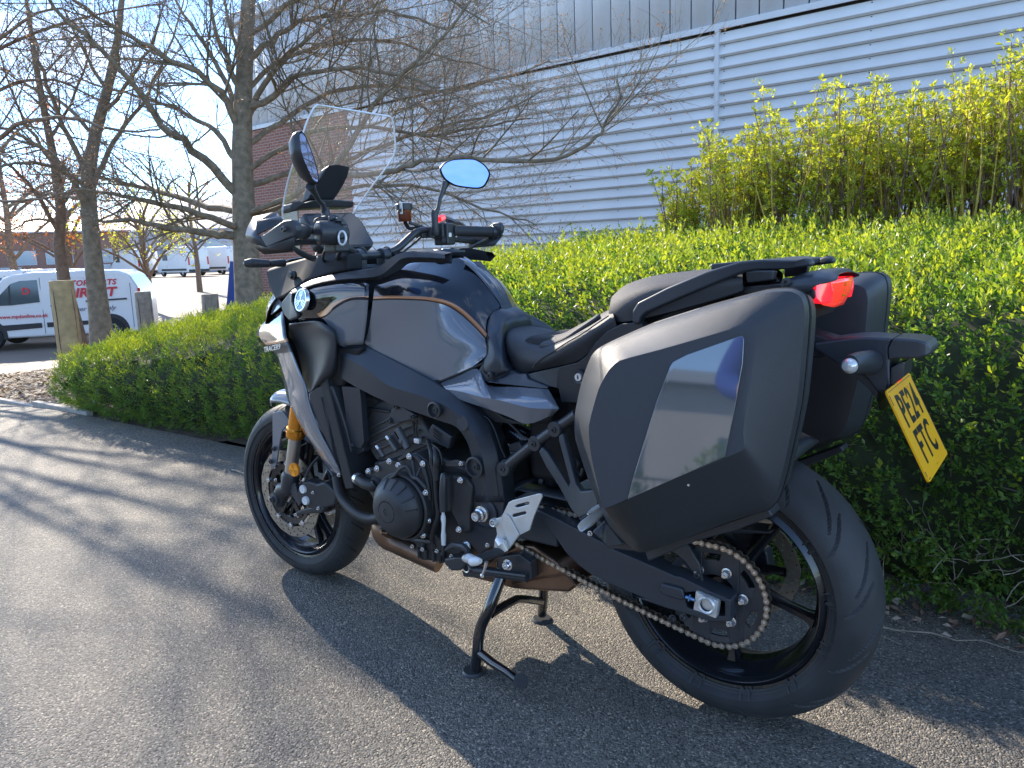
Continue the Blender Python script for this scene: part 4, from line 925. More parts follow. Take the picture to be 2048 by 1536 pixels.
def link_me(outer_):
    q = MB(); yo = .0088 if outer_ else .0062; th = .0018
    fig = []
    for s in (1, -1):
        if s == 1: fig += [(-.0012, 0, -.0036), (.0012, 0, -.0036)]
        else: fig += [(.0012, 0, .0036), (-.0012, 0, .0036)]
        for a in np.linspace(-pi*.68, pi*.68, 9): fig.append((s*(PIT/2+.0066*cos(a)), 0, s*.0066*sin(a)))
    for y in (-yo, yo-th): q.prism([(x, y, z) for x, _, z in fig], (0, th, 0))
    for s in (-1, 1):
        if outer_: q.lathe([(0, -yo-.0012), (.0026, -yo-.0012), (.0028, -yo)], (s*PIT/2, 0, 0), 10, mi=1); 
        else: q.lathe([(.0050, -.0045), (.0050, .0045)], (s*PIT/2, 0, 0), 12, mi=1)
    o = build('lk', q, [B_chain, B_chrome] if outer_ else [B_chaini, B_chaind], smooth=30); me = o.data; bpy.data.objects.remove(o); return me
chain = group_part('chain'); lm = [link_me(True), link_me(False)]
for i in range(nl):
    p, p2 = at_len(i*step), at_len((i+1)*step); d = p2-p; a = atan2(d.z, d.x)
    part_data('chain_link', lm[i % 2], (p+p2)/2, Matrix.Rotation(-a, 3, 'Y'), chain)
part('front_sprocket', MB().lathe([(0, -.004), (.038, -.004), (.040, 0), (.038, .004), (0, .004)], fs, 32), B_chaind)

# ---------------------------------------------------------------- small hardware
def bolt_me(r_, h, m, hexa=True):
    q = MB().lathe([(0, -h*.45), (r_*.5, -h*.45), (r_*.55, -h), (r_*.85, -h), (r_, -h*.8), (r_, 0)], (0, 0, 0), 14)
    q.lathe([(r_, -.0015), (r_*1.35, -.0012), (r_*1.35, 0)], (0, 0, 0), 16)
    o = build('bolt', q, m, smooth=30); me = o.data; bpy.data.objects.remove(o); return me
ME_bolt = bolt_me(.0062, .007, B_chrome); ME_bolt_b = bolt_me(.0068, .006, B_satin); ME_bolt_L = bolt_me(.0105, .012, B_chrome); ME_bolt_S = bolt_me(.0042, .006, B_chrome)
def bolts(pts, me=None, mtx=None):
    for p in pts: part_data('bolt', me or ME_bolt, p, mtx)
def slab(name, pts, th, m, bevel=.002, parent=None, holes=(), seg=2, mir=False, **kw):
    q = MB().prism(pts, (0, th, 0), holes=holes)
    if mir: q.mirror()
    return part(name, q, m, parent, bevel=bevel, seg=seg, **kw)

# ---------------------------------------------------------------- swingarm
P_ = [(-0.4302,-0.15,0.4562),(-0.3758,-0.15,0.444),(-0.3113,-0.15,0.4266),(-0.2568,-0.15,0.4114),(-0.219,-0.15,0.3981),(-0.1459,-0.15,0.3844),(-0.0737,-0.15,0.3703),(-0.0584,-0.15,0.3714),(0.0061,-0.15,0.3545),(0.0497,-0.15,0.3462),(0.0503,-0.15,0.2978),(0.0067,-0.15,0.2859),(-0.05,-0.15,0.2891),(-0.1004,-0.15,0.2905),(-0.1749,-0.15,0.297),(-0.1465,-0.15,0.2995),(-0.2279,-0.15,0.3122),(-0.2898,-0.15,0.3265),(-0.3214,-0.15,0.3419),(-0.3534,-0.15,0.3643),(-0.3855,-0.15,0.4018),(-0.4099,-0.15,0.4267)]
hole = [(-0.0534,-0.15,0.3357),(-0.0177,-0.15,0.3486),(0.0375,-0.15,0.3384),(0.0378,-0.15,0.3064),(0.0066,-0.15,0.3001),(-0.0459,-0.15,0.3047)]
sw = slab('swingarm', P_, .055, B_frame, .009, holes=[hole], seg=3)
q = MB(); q.prism([(-.60, .095, .46), (-.3, .105, .44), (.04, .105, .36), (.05, .105, .30), (-.02, .105, .29), (-.35, .105, .335), (-.6, .095, .36)], (0, .045, 0)); q.box((-.47, 0, .405), (.16, .26, .09)); q.box((-.62, 0, .414), (.07, .30, .07))
part('swingarm_cross_member', q, B_frame, bevel=.008)
slab('swingarm_boss', [(-0.1028,-0.158,0.3496),(-0.0548,-0.158,0.3488),(-0.0474,-0.158,0.3281),(-0.0547,-0.158,0.3201),(-0.0965,-0.158,0.322),(-0.1084,-0.158,0.3294)], .01, B_frame, .006)
ax = slab('axle_block', [(-0.0187,-0.16,0.3491),(0.0274,-0.16,0.3419),(0.0224,-0.16,0.3017),(-0.0245,-0.16,0.3091)], .02, B_silver, .0015)
slab('axle_plate', [(-0.0227,-0.157,0.3502),(-0.0147,-0.157,0.3493),(-0.0197,-0.157,0.3062),(-0.0282,-0.157,0.3069)], .008, B_silver, .001)
A0 = [(0.0038,-0.163,0.3286)][0]
part('axle_nut', MB().lathe([(.013, 0), (.013, -.004), (.0165, -.006), (.0195, -.003), (.0195, .004)], A0, 30), B_silver)
part('axle', MB().lathe([(0, .02), (.0128, .02), (.0128, -.003), (.014, -.004)], A0, 30), B_dark)
q = MB(); a_, b_ = [(-0.0454,-0.156,0.3319),(-0.0247,-0.156,0.3298)]; q.tube([a_, b_], .0045, 12); q.tube([Vector(a_).lerp(Vector(b_), .35), Vector(a_).lerp(Vector(b_), .5)], .008, 6); part('chain_adjuster', q, B_bluebolt)
q = MB(); q.prism([(-0.0991,-0.125,0.4151),(-0.0697,-0.125,0.4418),(-0.0531,-0.125,0.4329),(-0.0285,-0.125,0.3975),(-0.0201,-0.125,0.3566),(-0.0405,-0.125,0.3558),(-0.0426,-0.125,0.3739),(-0.0613,-0.125,0.3964),(-0.078,-0.125,0.4072)], (0, .008, 0)); part('chain_guard_bracket', q, B_satin, bevel=.002)
bolts([(-0.032,-0.126,0.3738),(-0.0541,-0.15,0.2797),(-0.0907,-0.125,0.257)], ME_bolt_b)
# chain guard above the top run, inner rear mudguard, brake caliper and its bracket on the far side
part('chain_guard', MB().surf([[(-.50, -.13, .492), (-.35, -.13, .487), (-.2, -.13, .478), (-.05, -.13, .468)], [(-.50, -.09, .497), (-.35, -.085, .494), (-.2, -.085, .485), (-.05, -.085, .475)]], 3, 2), B_matt, solid=.004)
q = MB().surf([[(.355*cos(a), y, RZ+.355*sin(a)) for a in [radians(v) for v in np.linspace(64, 172, 12)]] for y in (-.085, -.05, 0, .05, .085)], 2, 2); part('rear_hugger', q, B_matt, solid=.004)
q = MB().prism([(-0.0305,-0.02,0.4439),(0.0106,-0.02,0.4518),(0.0817,-0.02,0.4595),(0.0987,-0.02,0.4688),(0.0895,-0.02,0.4549),(0.0585,-0.02,0.4488),(0.0107,-0.02,0.4394)], (0, .1, 0)); part('hugger_stay', q, B_satin, bevel=.003)
q = MB().box((.02, .115, .475), (.12, .05, .07), Matrix.Rotation(.3, 3, 'Y')).prism([(-.06, .11, .44), (.06, .11, .45), (.02, .11, .33), (-.03, .11, .33)], (0, .012, 0)); part('rear_caliper', q, B_satin, bevel=.006)
part('brake_hose', MB().tube([(-.04, .12, .50), (-.12, .13, .52), (-.3, .13, .5), (-.5, .12, .52)], .004, 8), B_hose)

# ---------------------------------------------------------------- frame
rows = [[(-1.061,-0.165,0.8554),(-0.9884,-0.165,0.8359),(-0.8505,-0.165,0.7911),(-0.7187,-0.165,0.7439),(-0.6572,-0.165,0.7167),(-0.6105,-0.16,0.69),(-0.5748,-0.155,0.6498),(-0.5537,-0.15,0.5989),(-0.5406,-0.15,0.5406),(-0.5332,-0.15,0.4585)],
        [(-1.0502,-0.19,0.8056),(-0.9538,-0.195,0.7793),(-0.8634,-0.2,0.7387),(-0.7546,-0.2,0.7203),(-0.6761,-0.2,0.7045),(-0.627,-0.195,0.6784),(-0.5892,-0.19,0.6371),(-0.5743,-0.18,0.5921),(-0.5694,-0.175,0.5429),(-0.5679,-0.165,0.4569)],
        [(-1.0747,-0.185,0.7456),(-0.9884,-0.19,0.7188),(-0.8942,-0.19,0.693),(-0.778,-0.19,0.6722),(-0.698,-0.19,0.6583),(-0.645,-0.19,0.6487),(-0.6242,-0.18,0.6197),(-0.6116,-0.175,0.5824),(-0.6113,-0.17,0.5356),(-0.6149,-0.16,0.4475)]]
rows = [[(x, y+.05, z+.004) for x, y, z in rows[0]]]+rows+[[(x, y+.05, z-.004) for x, y, z in rows[2]]]
mf = MB().surf(rows, 4, 1)
for nm, q in (('main_frame', mf), ('main_frame', mf.flipped())): part(nm, q, B_frame, smooth=28, solid=.012)
q = MB().prism([(-0.6208,-0.165,0.5253),(-0.5387,-0.15,0.5334),(-0.5309,-0.15,0.4589),(-0.5375,-0.15,0.4156),(-0.5573,-0.15,0.3419),(-0.6216,-0.15,0.3006),(-0.6598,-0.155,0.3345),(-0.6586,-0.16,0.4084),(-0.6391,-0.165,0.4605)], (0, .05, 0)); part('pivot_plate', q, B_frame, bevel=.006); part('pivot_plate', q.flipped(), B_frame, bevel=.006)
q = MB().prism([(-0.5926,-0.172,0.5464),(-0.5484,-0.16,0.5515),(-0.5426,-0.158,0.4706),(-0.593,-0.168,0.4689)], (0, .01, 0)); part('frame_recess', q, B_eng, bevel=.004)
pc = [(-0.5967,-0.153,0.4205)][0]
part('pivot_boss', MB().lathe([(.036, .003), (.044, 0), (.044, -.003), (.037, -.006), (.034, .0), (.024, .001), (0, .001)], pc, 40), B_frame)
part('pivot_nut', MB().lathe([(0, -.030), (.006, -.030), (.007, -.036), (.0115, -.036), (.0125, -.030), (.0125, -.024), (.0165, -.022), (.0165, -.012), (.021, -.011), (.021, -.004)], pc, 28), B_chrome)
for p, r_ in zip([(-0.6998,-0.205,0.6882),(-0.5936,-0.185,0.5495)], (.019, .024)):
    part('frame_plug', MB().lathe([(r_*1.12, .004), (r_*1.12, -.003), (r_*.92, -.004), (r_*.86, .006), (0, .006)], p, 32), B_satin)
    part_data('bolt', ME_bolt_b, (p[0]+.003, p[1]+.004, p[2]))
part('frame_cap', MB().lathe([(0, -.002), (.0185, -.002), (.0195, 0)], [(-0.6189,-0.192,0.6601)][0], 30), B_frame)
slab('engine_hanger', [(-1.0622,-0.185,0.7176),(-0.9905,-0.185,0.719),(-0.9939,-0.18,0.6808),(-1.0049,-0.17,0.5605),(-1.0188,-0.17,0.5418),(-1.0613,-0.17,0.5408),(-1.0629,-0.175,0.5889)], .02, B_frame, .006)
bolts([(-1.0524,-0.172,0.5466)], ME_bolt_b)
slab('radiator_side', [(-1.1351,-0.165,0.6976),(-1.0916,-0.165,0.7208),(-1.0758,-0.165,0.6547),(-1.0571,-0.16,0.5596),(-1.0195,-0.16,0.5402),(-1.0207,-0.16,0.528),(-1.1052,-0.16,0.4884),(-1.1201,-0.165,0.5696)], .03, B_matt, .006)
# radiator and things that darken the bay behind
part('radiator', MB().box((-1.09, 0, .60), (.035, .40, .36), Matrix.Rotation(-.25, 3, 'Y')), mat('radiator_core', (.02, .02, .022), .6, bump=1, bscale=300), bevel=.004)
part('airbox', MB().box((-.86, 0, .80), (.34, .24, .16)), B_dark, bevel=.02)

# ---------------------------------------------------------------- engine
q = MB()
q.prism([(-1.0046,-0.14,0.4975),(-0.9038,-0.14,0.5196),(-0.7918,-0.14,0.5508),(-0.7099,-0.14,0.5376),(-0.6413,-0.14,0.5236),(-0.6258,-0.14,0.4555),(-0.6525,-0.14,0.331),(-0.7166,-0.13,0.248),(-0.8585,-0.13,0.2251),(-0.8698,-0.135,0.3069),(-0.9556,-0.14,0.3225),(-1.0173,-0.14,0.3643)], (0, .28, 0))
part('crankcase', q, B_eng, bevel=.01)
q = MB()
q.prism([(-1.058,-0.125,0.6089),(-1.0042,-0.125,0.6654),(-0.9145,-0.125,0.6981),(-0.8304,-0.125,0.6485),(-0.7821,-0.125,0.581),(-0.8072,-0.125,0.5289),(-0.9205,-0.125,0.4967),(-1.0091,-0.125,0.4888),(-1.0527,-0.125,0.5399)], (0, .25, 0)); part('cylinder_block', q, B_cast, bevel=.012)
q = MB()
for k in range(7):
    t = k/6; a = Vector([(-0.9526,-0.128,0.6203)][0]).lerp(Vector([(-0.8824,-0.128,0.5112)][0]), t); q.box((a.x, -.129, a.z), (.20, .012, .004), Matrix.Rotation(-.42, 3, 'Y'))
part('cylinder_fins', q, B_cast)
slab('cam_cover', [(-1.1309,-0.12,0.6795),(-1.008,-0.12,0.6811),(-0.9463,-0.12,0.6529),(-0.9559,-0.12,0.6099),(-1.0362,-0.12,0.5755),(-1.1028,-0.12,0.5282),(-1.1277,-0.12,0.5918)], .22, B_cast, .015)
slab('air_valve_plate', [(-0.8957,-0.165,0.6613),(-0.8734,-0.165,0.6796),(-0.8591,-0.165,0.6766),(-0.8006,-0.165,0.6577),(-0.8071,-0.165,0.6465),(-0.8629,-0.165,0.6311),(-0.8962,-0.165,0.6222),(-0.907,-0.165,0.6342)], .014, B_frame, .003)
bolts([(-0.8708,-0.168,0.675),(-0.8997,-0.168,0.6323),(-0.8109,-0.168,0.652)], ME_bolt_b)
def tb(name, pts, r_, m, n=10, **kw): return part(name, MB().tube(pts, r_, n), m, **kw)
def smooth_path(pts, k=5):
    P = [Vector(p) for p in pts]; out = []
    for i in range(len(P)-1):
        p0 = P[i-1] if i else P[0]*2-P[1]; p1, p2 = P[i], P[i+1]; p3 = P[i+2] if i+2 < len(P) else P[-1]*2-P[-2]
        for j in range(k):
            t = j/k; out.append(.5*((2*p1)+(p2-p0)*t+(2*p0-5*p1+4*p2-p3)*t*t+(3*p1-p0-3*p2+p3)*t**3))
    return out+[P[-1]]
tb('ignition_coil', [(-0.8834,-0.155,0.6106),(-0.8623,-0.155,0.5803),(-0.8501,-0.155,0.5589)], [.010, .0095, .010], B_cast)
tb('coil_ring', [(-0.8713,-0.155,0.5793),(-0.8611,-0.155,0.5772)], .012, B_cast)
for s_ in ([(-0.9198,-0.16,0.5823),(-0.8882,-0.16,0.5487)], [(-0.9572,-0.165,0.5516),(-0.9333,-0.165,0.5274)]):
    tb('sensor_stem', s_, [.0055, .006], B_cast); part('sensor_tip', MB().lathe([(0, -.006), (.005, -.004), (.0062, .002), (.0055, .008)], s_[0], 12, axis=Vector(s_[1])-Vector(s_[0])), B_chrome)
slab('sensor_plate', [(-0.9231,-0.15,0.5897),(-0.9045,-0.15,0.5963),(-0.8722,-0.15,0.5561),(-0.8968,-0.15,0.5464)], .01, B_eng, .003)
tb('breather_pipe', [(-1.0449,-0.13,0.6485),(-0.9823,-0.135,0.6497),(-0.9218,-0.14,0.6497)], .0045, B_eng)
# timing cover and round generator cover
slab('timing_cover', [(-0.9439,-0.185,0.4875),(-0.9356,-0.185,0.5138),(-0.8917,-0.185,0.5301),(-0.859,-0.185,0.5243),(-0.8194,-0.19,0.5511),(-0.7866,-0.19,0.5633),(-0.7465,-0.19,0.545),(-0.7364,-0.19,0.507),(-0.7353,-0.19,0.4517),(-0.7391,-0.19,0.399),(-0.7647,-0.19,0.37),(-0.7666,-0.185,0.3353),(-0.8106,-0.185,0.3183),(-0.8486,-0.19,0.3291),(-0.9261,-0.19,0.3438),(-0.9448,-0.19,0.3916),(-1.0063,-0.175,0.4674),(-0.9861,-0.175,0.4916)], .05, B_eng, .006, seg=3)
gc = Vector([(-0.8398,-0.215,0.4108)][0])
prof = [(.093, .03), (.093, -.004), (.090, -.007), (.0865, -.007)]
part('generator_ring', MB().lathe(prof, gc+Vector((.008, .008, .002)), 72), B_eng)
q = MB(); nn = 72; 
prof = [(.084, .01), (.084, -.006), (.081, -.012), (.058, -.036), (.046, -.042), (.030, -.044), (.0285, -.041), (.0275, -.044), (.010, -.045), (.009, -.0425), (0, -.0425)]
part('generator_cover', q.lathe(prof, gc, nn), B_eng, smooth=30)
q = MB()
for k in range(5):
    a = radians(8+k*24); d = Vector((cos(a), 0, sin(a)))
    p1 = gc+d*.083+Vector((0, -.010, 0)); p2 = gc+d*.060+Vector((0, -.034, 0)); tdir_ = Vector((-sin(a), 0, cos(a)))
    q.add([p1+tdir_*.0035, p1-tdir_*.0035, p2-tdir_*.002, p2+tdir_*.002, p1+tdir_*.0012+Vector((0, -.006, 0))+d*.002, p1-tdir_*.0012+Vector((0, -.006, 0))+d*.002, p2-tdir_*.001+Vector((0, -.003, 0)), p2+tdir_*.001+Vector((0, -.003, 0))], [(0, 1, 5, 4), (1, 2, 6, 5), (2, 3, 7, 6), (3, 0, 4, 7), (4, 5, 6, 7)])
stuff(part('cover_ribs', q, B_eng))
part('casting_ridge', MB().tube(smooth_path([(-0.8926,-0.212,0.4645),(-0.8616,-0.22,0.4877),(-0.84,-0.22,0.5017),(-0.8182,-0.22,0.522),(-0.8024,-0.218,0.5311),(-0.792,-0.216,0.5268),(-0.7803,-0.214,0.5048),(-0.7631,-0.212,0.5005),(-0.7396,-0.208,0.4788)]), .006, 6), B_eng)
part('casting_ridge', MB().tube(smooth_path([(-0.8474,-0.192,0.5366),(-0.8114,-0.195,0.5539),(-0.785,-0.196,0.5555),(-0.7639,-0.196,0.5405),(-0.7513,-0.197,0.513),(-0.7422,-0.198,0.4746),(-0.7408,-0.196,0.4446)]), .0055, 6), B_eng)
part('casting_rib', MB().tube([(-0.7973,-0.194,0.5481),(-0.7756,-0.21,0.5065)], .005, 6), B_eng)
part('casting_rib', MB().tube([(-0.7682,-0.194,0.5267),(-0.7701,-0.21,0.5052)], .004, 6), B_eng)
bolts([(-0.798,-0.203,0.5549),(-0.7533,-0.2,0.5404),(-0.8429,-0.2,0.5241),(-0.8818,-0.195,0.5279),(-0.9368,-0.19,0.499),(-0.9776,-0.185,0.484),(-0.7466,-0.203,0.4643),(-0.9385,-0.19,0.4029),(-0.7446,-0.2,0.3881),(-0.7688,-0.198,0.3422),(-0.8345,-0.195,0.336),(-0.6412,-0.185,0.5091),(-0.6544,-0.185,0.3754)])
bolts([(-0.8067,-0.165,0.2824),(-0.7541,-0.165,0.289),(-0.8446,-0.165,0.2831),(-0.6988,-0.17,0.2879),(-0.7037,-0.17,0.2551),(-0.6318,-0.19,0.5549)], ME_bolt_S)
bolts([(-0.6279,-0.19,0.3377),(-0.5165,-0.165,0.3031)], ME_bolt_L)
# water pump elbow, clip and hoses
tb('coolant_elbow', smooth_path([(-1.0684,-0.17,0.4561),(-1.0425,-0.18,0.4567),(-1.0155,-0.19,0.4565),(-0.9767,-0.2,0.4515),(-0.9489,-0.2,0.4491),(-0.9413,-0.195,0.4545)]), .0155, B_hose, 16)
part('hose_clip', MB().tube([(-1.0257,-0.186,0.4562),(-1.0118,-0.19,0.4548)], .0172, 18), B_chrome)
part('pump_flange', MB().lathe([(0, -.012), (.020, -.012), (.024, -.004), (.027, .012)], [(-0.9477,-0.185,0.4485)][0], 28), B_eng)
slab('pump_body', [(-0.9867,-0.17,0.4658),(-0.954,-0.17,0.465),(-0.9289,-0.175,0.4476),(-0.9451,-0.17,0.3937),(-0.9741,-0.17,0.3841),(-1.005,-0.165,0.4145),(-0.999,-0.165,0.4432)], .06, B_eng, .006)
tb('lower_coolant_hose', smooth_path([(-1.2155,-0.1,0.4108),(-1.1967,-0.11,0.3744),(-1.1665,-0.12,0.3473),(-1.0975,-0.135,0.3247),(-1.0365,-0.14,0.3193),(-0.9807,-0.14,0.334)]), .0165, B_hose, 16)
tb('wiring_hose', smooth_path([(-0.7684,-0.16,0.5905),(-0.7269,-0.195,0.5723),(-0.7218,-0.2,0.5431),(-0.7135,-0.2,0.5089),(-0.7124,-0.2,0.448),(-0.7098,-0.2,0.4083),(-0.7306,-0.195,0.3709),(-0.7509,-0.185,0.329),(-0.7487,-0.18,0.3059)]), .0068, B_hose)
tb('wiring_hose', smooth_path([(-0.7263,-0.18,0.5813),(-0.7048,-0.2,0.5557),(-0.7076,-0.2,0.5347),(-0.7058,-0.2,0.5039)]), .009, B_hose)
tb('thin_wire', smooth_path([(-0.8186,-0.15,0.5714),(-0.7831,-0.16,0.5802),(-0.734,-0.18,0.5876),(-0.6949,-0.2,0.5837),(-0.6826,-0.205,0.5641),(-0.6869,-0.2,0.5459)]), .0022, B_hose, 8)
tb('thin_wire', smooth_path([(-0.8279,-0.15,0.635),(-0.8287,-0.15,0.6177),(-0.8263,-0.15,0.6008),(-0.8233,-0.15,0.5838)]), .0035, B_hose, 8)
tb('thin_wire', smooth_path([(-0.8133,-0.15,0.6386),(-0.8176,-0.15,0.6211),(-0.8191,-0.15,0.6016),(-0.8147,-0.15,0.5849)]), .0028, B_hose, 8)
part('connector', MB().box([(-0.8115,-0.155,0.5842)][0], (.02, .012, .014)), B_silver, bevel=.003)
slab('relay_box', [(-0.7586,-0.165,0.6243),(-0.7464,-0.165,0.6402),(-0.6814,-0.165,0.6123),(-0.6987,-0.16,0.576),(-0.7331,-0.16,0.5842),(-0.7682,-0.16,0.5926)], .02, B_frame, .004)
q = MB()
for k in range(3):
    a_, b_ = [(-0.742,-0.1665,0.6264),(-0.716,-0.1665,0.6117)]; q.tube([(a_[0]-.001*k, a_[1], a_[2]-.008*k), (b_[0]-.001*k, b_[1], b_[2]-.008*k)], .0016, 6)
part('vent_slot', q, B_dark)
slab('sensor_bracket', [(-0.6874,-0.19,0.5515),(-0.6502,-0.19,0.5617),(-0.6196,-0.19,0.5608),(-0.6202,-0.19,0.5506),(-0.654,-0.19,0.5428),(-0.6856,-0.19,0.5394)], .008, B_satin, .002)
slab('sprocket_cover', [(-0.6837,-0.175,0.5148),(-0.6323,-0.175,0.5147),(-0.6138,-0.17,0.4931),(-0.6226,-0.175,0.435),(-0.6291,-0.175,0.3672),(-0.6516,-0.175,0.3589),(-0.6853,-0.178,0.413)], .03, B_eng, .008)
slab('clutch_arm_cover', [(-0.7133,-0.19,0.5105),(-0.6781,-0.19,0.5157),(-0.6841,-0.185,0.4154),(-0.7195,-0.185,0.4131)], .03, B_eng, .006)
q = MB().tube([(-0.6771,-0.208,0.5288),(-0.6765,-0.208,0.5186),(-0.6823,-0.208,0.472),(-0.6842,-0.208,0.4259)], [.005, .0095, .0105, .0095], 12); part('quickshift_sensor', q, B_satin)
q = MB().tube([(-0.6847,-0.208,0.4258),(-0.6854,-0.208,0.4152)], .004, 10).tube([(-0.6854,-0.208,0.4152),(-0.6856,-0.208,0.4047),(-0.6851,-0.208,0.3922),(-0.6878,-0.208,0.3727),(-0.688,-0.208,0.3621),(-0.6891,-0.208,0.3344)], [.0058, .0068, .0050, .0050, .0068, .0060], 12); part('gear_rod', q, B_white)
tb('gear_rod_end', [(-0.6896,-0.208,0.3342),(-0.6934,-0.205,0.3175),(-0.7038,-0.2,0.3007)], .0045, B_satin)
# sump
slab('oil_pan', [(-0.8655,-0.15,0.3125),(-0.7848,-0.15,0.3372),(-0.7473,-0.15,0.3092),(-0.7551,-0.14,0.2415),(-0.8569,-0.14,0.2396),(-0.852,-0.145,0.2792),(-0.8647,-0.15,0.2852)], .26, B_eng, .008)
q = MB()
for t in (.1, .38, .66, .9):
    a_, b_ = [Vector(p) for p in [(-0.8478,-0.147,0.2716),(-0.7491,-0.147,0.2811)]]; c_, d_ = [Vector(p) for p in [(-0.8538,-0.143,0.2425),(-0.7551,-0.143,0.2448)]]
    q.tube([a_.lerp(b_, t), c_.lerp(d_, t)], .0045, 6)
a_, b_ = [(-0.8589,-0.152,0.2962),(-0.7854,-0.152,0.3043)]; q.tube([a_, b_], .007, 8)
a_, b_ = [(-0.8121,-0.153,0.3195),(-0.8198,-0.15,0.274)]; q.tube([a_, b_], .0055, 8)
part('sump_rib', q, B_eng)
# ---------------------------------------------------------------- exhaust
hd = smooth_path([Vector(p) for p in [(-1.024,-0.085,0.304),(-1.0311,-0.09,0.2774),(-1.0079,-0.09,0.2454),(-0.9626,-0.085,0.2311),(-0.9167,-0.075,0.218),(-0.8433,-0.06,0.1974)]])
part('exhaust_header', MB().tube(hd, [.030+.010*sin(pi*min(1, i/12)) for i in range(len(hd))], 24), B_exh)
part('lambda_sensor', MB().tube([(-0.9829,-0.15,0.2918),(-0.979,-0.14,0.2893),(-0.9918,-0.11,0.2722)], [.0055, .010, .013], 12), B_exh)
for y0 in (.0, .06): part('exhaust_header', MB().tube([(-1.06, y0, .56), (-1.06, y0, .40), (-1.0, y0, .29), (-.9, y0, .235), (-.75, y0, .23)], .02, 16), B_exh)
q = MB().prism([(-0.7225,-0.105,0.2191),(-0.6336,-0.105,0.26),(-0.5245,-0.105,0.3358),(-0.4787,-0.105,0.3413),(-0.4144,-0.11,0.3181),(-0.3806,-0.11,0.2989),(-0.3521,-0.11,0.2637),(-0.3738,-0.11,0.2412),(-0.4983,-0.11,0.2164),(-0.5452,-0.11,0.2089),(-0.6068,-0.105,0.2064),(-0.7182,-0.105,0.2031)], (0, .21, 0)); part('exhaust_chamber', q, B_exh, bevel=.02, seg=4)
part('weld_seam', MB().tube(smooth_path([(-0.5392,-0.117,0.2272),(-0.4716,-0.12,0.2544),(-0.4085,-0.121,0.2775),(-0.3739,-0.121,0.2893),(-0.3499,-0.12,0.2719)]), .0022, 6), B_exh)
slab('exhaust_guard', [(-0.7138,-0.115,0.2227),(-0.6363,-0.115,0.2466),(-0.5582,-0.115,0.2562),(-0.559,-0.115,0.2399),(-0.6277,-0.115,0.2217),(-0.707,-0.115,0.2074)], .004, B_satin, .001)
# ---------------------------------------------------------------- centre stand
fl, frt = (-.612, -.205, .0), (-.622, .128, .0)
LG = smooth_path([(-0.5676,-0.12,0.2801),(-0.565,-0.135,0.2461),(-0.5695,-0.16,0.2026),(-0.5761,-0.175,0.1709),(-0.5946,-0.185,0.1258),(-0.5981,-0.195,0.0927),(-0.5983,-0.2,0.0623),(-0.6043,-0.205,0.0137)])
st = part('centre_stand', MB().tube(LG, [.016-.002*i/len(LG) for i in range(len(LG))], 16).tube([(-0.5736,-0.17,0.1574),(-0.566,-0.12,0.1629),(-0.5645,-0.07,0.1601),(-0.5793,0,0.1271),(-0.5982,0.09,0.0804)], .0115, 14).tube([Vector([(-0.5843,0.09,0.1605)][0]), Vector([(-0.5955,0.1,0.0914)][0]), Vector((-.622, .128, .02))], .0145, 14), B_gloss)
part('stand_foot', MB().lathe([(0, .008), (.026, .008), (.030, .003), (.030, 0), (0, 0)], fl, 24, axis=(0, 0, 1)), B_satin)
part('stand_foot', MB().lathe([(0, .008), (.026, .008), (.030, .003), (.030, 0), (0, 0)], frt, 24, axis=(0, 0, 1)), B_satin)
TG = [(-0.5912,-0.2,0.0583),(-0.5347,-0.215,0.0525),(-0.4859,-0.225,0.0509),(-0.4498,-0.232,0.0445)]
part('stand_tang', MB().tube(TG, [.012, .0115, .0105, .0105], 14), B_gloss)
tp = Vector([(-0.4342,-0.238,0.0506)][0])
part('tang_pad', MB().lathe([(0, .008), (.017, .008), (.018, 0), (.018, -.004), (0, -.004)], tp, 24, axis=(.45, -.75, .5)), B_rub)
q = MB(); axv = Vector((.45, -.75, .5)).normalized(); e1 = axv.cross(Vector((0, 0, 1))).normalized(); e2 = axv.cross(e1)
for k in range(-3, 4):
    w_ = sqrt(max(0, .016**2-(k*.0045)**2)); q.tube([tp+axv*.0085+e1*k*.0045-e2*w_, tp+axv*.0085+e1*k*.0045+e2*w_], .0009, 4); q.tube([tp+axv*.0085+e2*k*.0045-e1*w_, tp+axv*.0085+e2*k*.0045+e1*w_], .0009, 4)
part('tang_pad_grip', q, B_rub)
part('stand_cross_tube', MB().tube([(-0.6673,-0.15,0.2566),(-0.6325,-0.15,0.2563),(-0.475,-0.14,0.2691)], [.013, .012, .012], 16), B_satin)
part('stand_bracket', MB().prism([(-0.5655,-0.14,0.3037),(-0.4997,-0.14,0.3257),(-0.4645,-0.14,0.3102),(-0.4641,-0.14,0.2639),(-0.521,-0.14,0.2583),(-0.5779,-0.14,0.245)], (0, .03, 0)), B_satin, bevel=.004)
part('stand_ring', MB().lathe([(.0095, -.003), (.0125, -.004), (.0125, .003)], [(-0.6529,-0.165,0.2646)][0], 22), B_chrome)
part('spring', MB().tube([Vector([(-0.594,-0.155,0.265)][0])+Vector((0, 0, 0))*0, Vector([(-0.4721,-0.15,0.2774)][0])], .006, 8), B_satin)
# ================================================================ MOTORCYCLE: forks, bodywork, controls
def loc3(p, d): return (p[0]+d[0], p[1]+d[1], p[2]+d[2])
def mirrored(pts): return [(x, -y, z) for x, y, z in pts]
def both(name, mb, mats, **kw):
    a = part(name, mb, mats, **kw); b = part(name, mb.flipped(), mats, **kw); return a, b
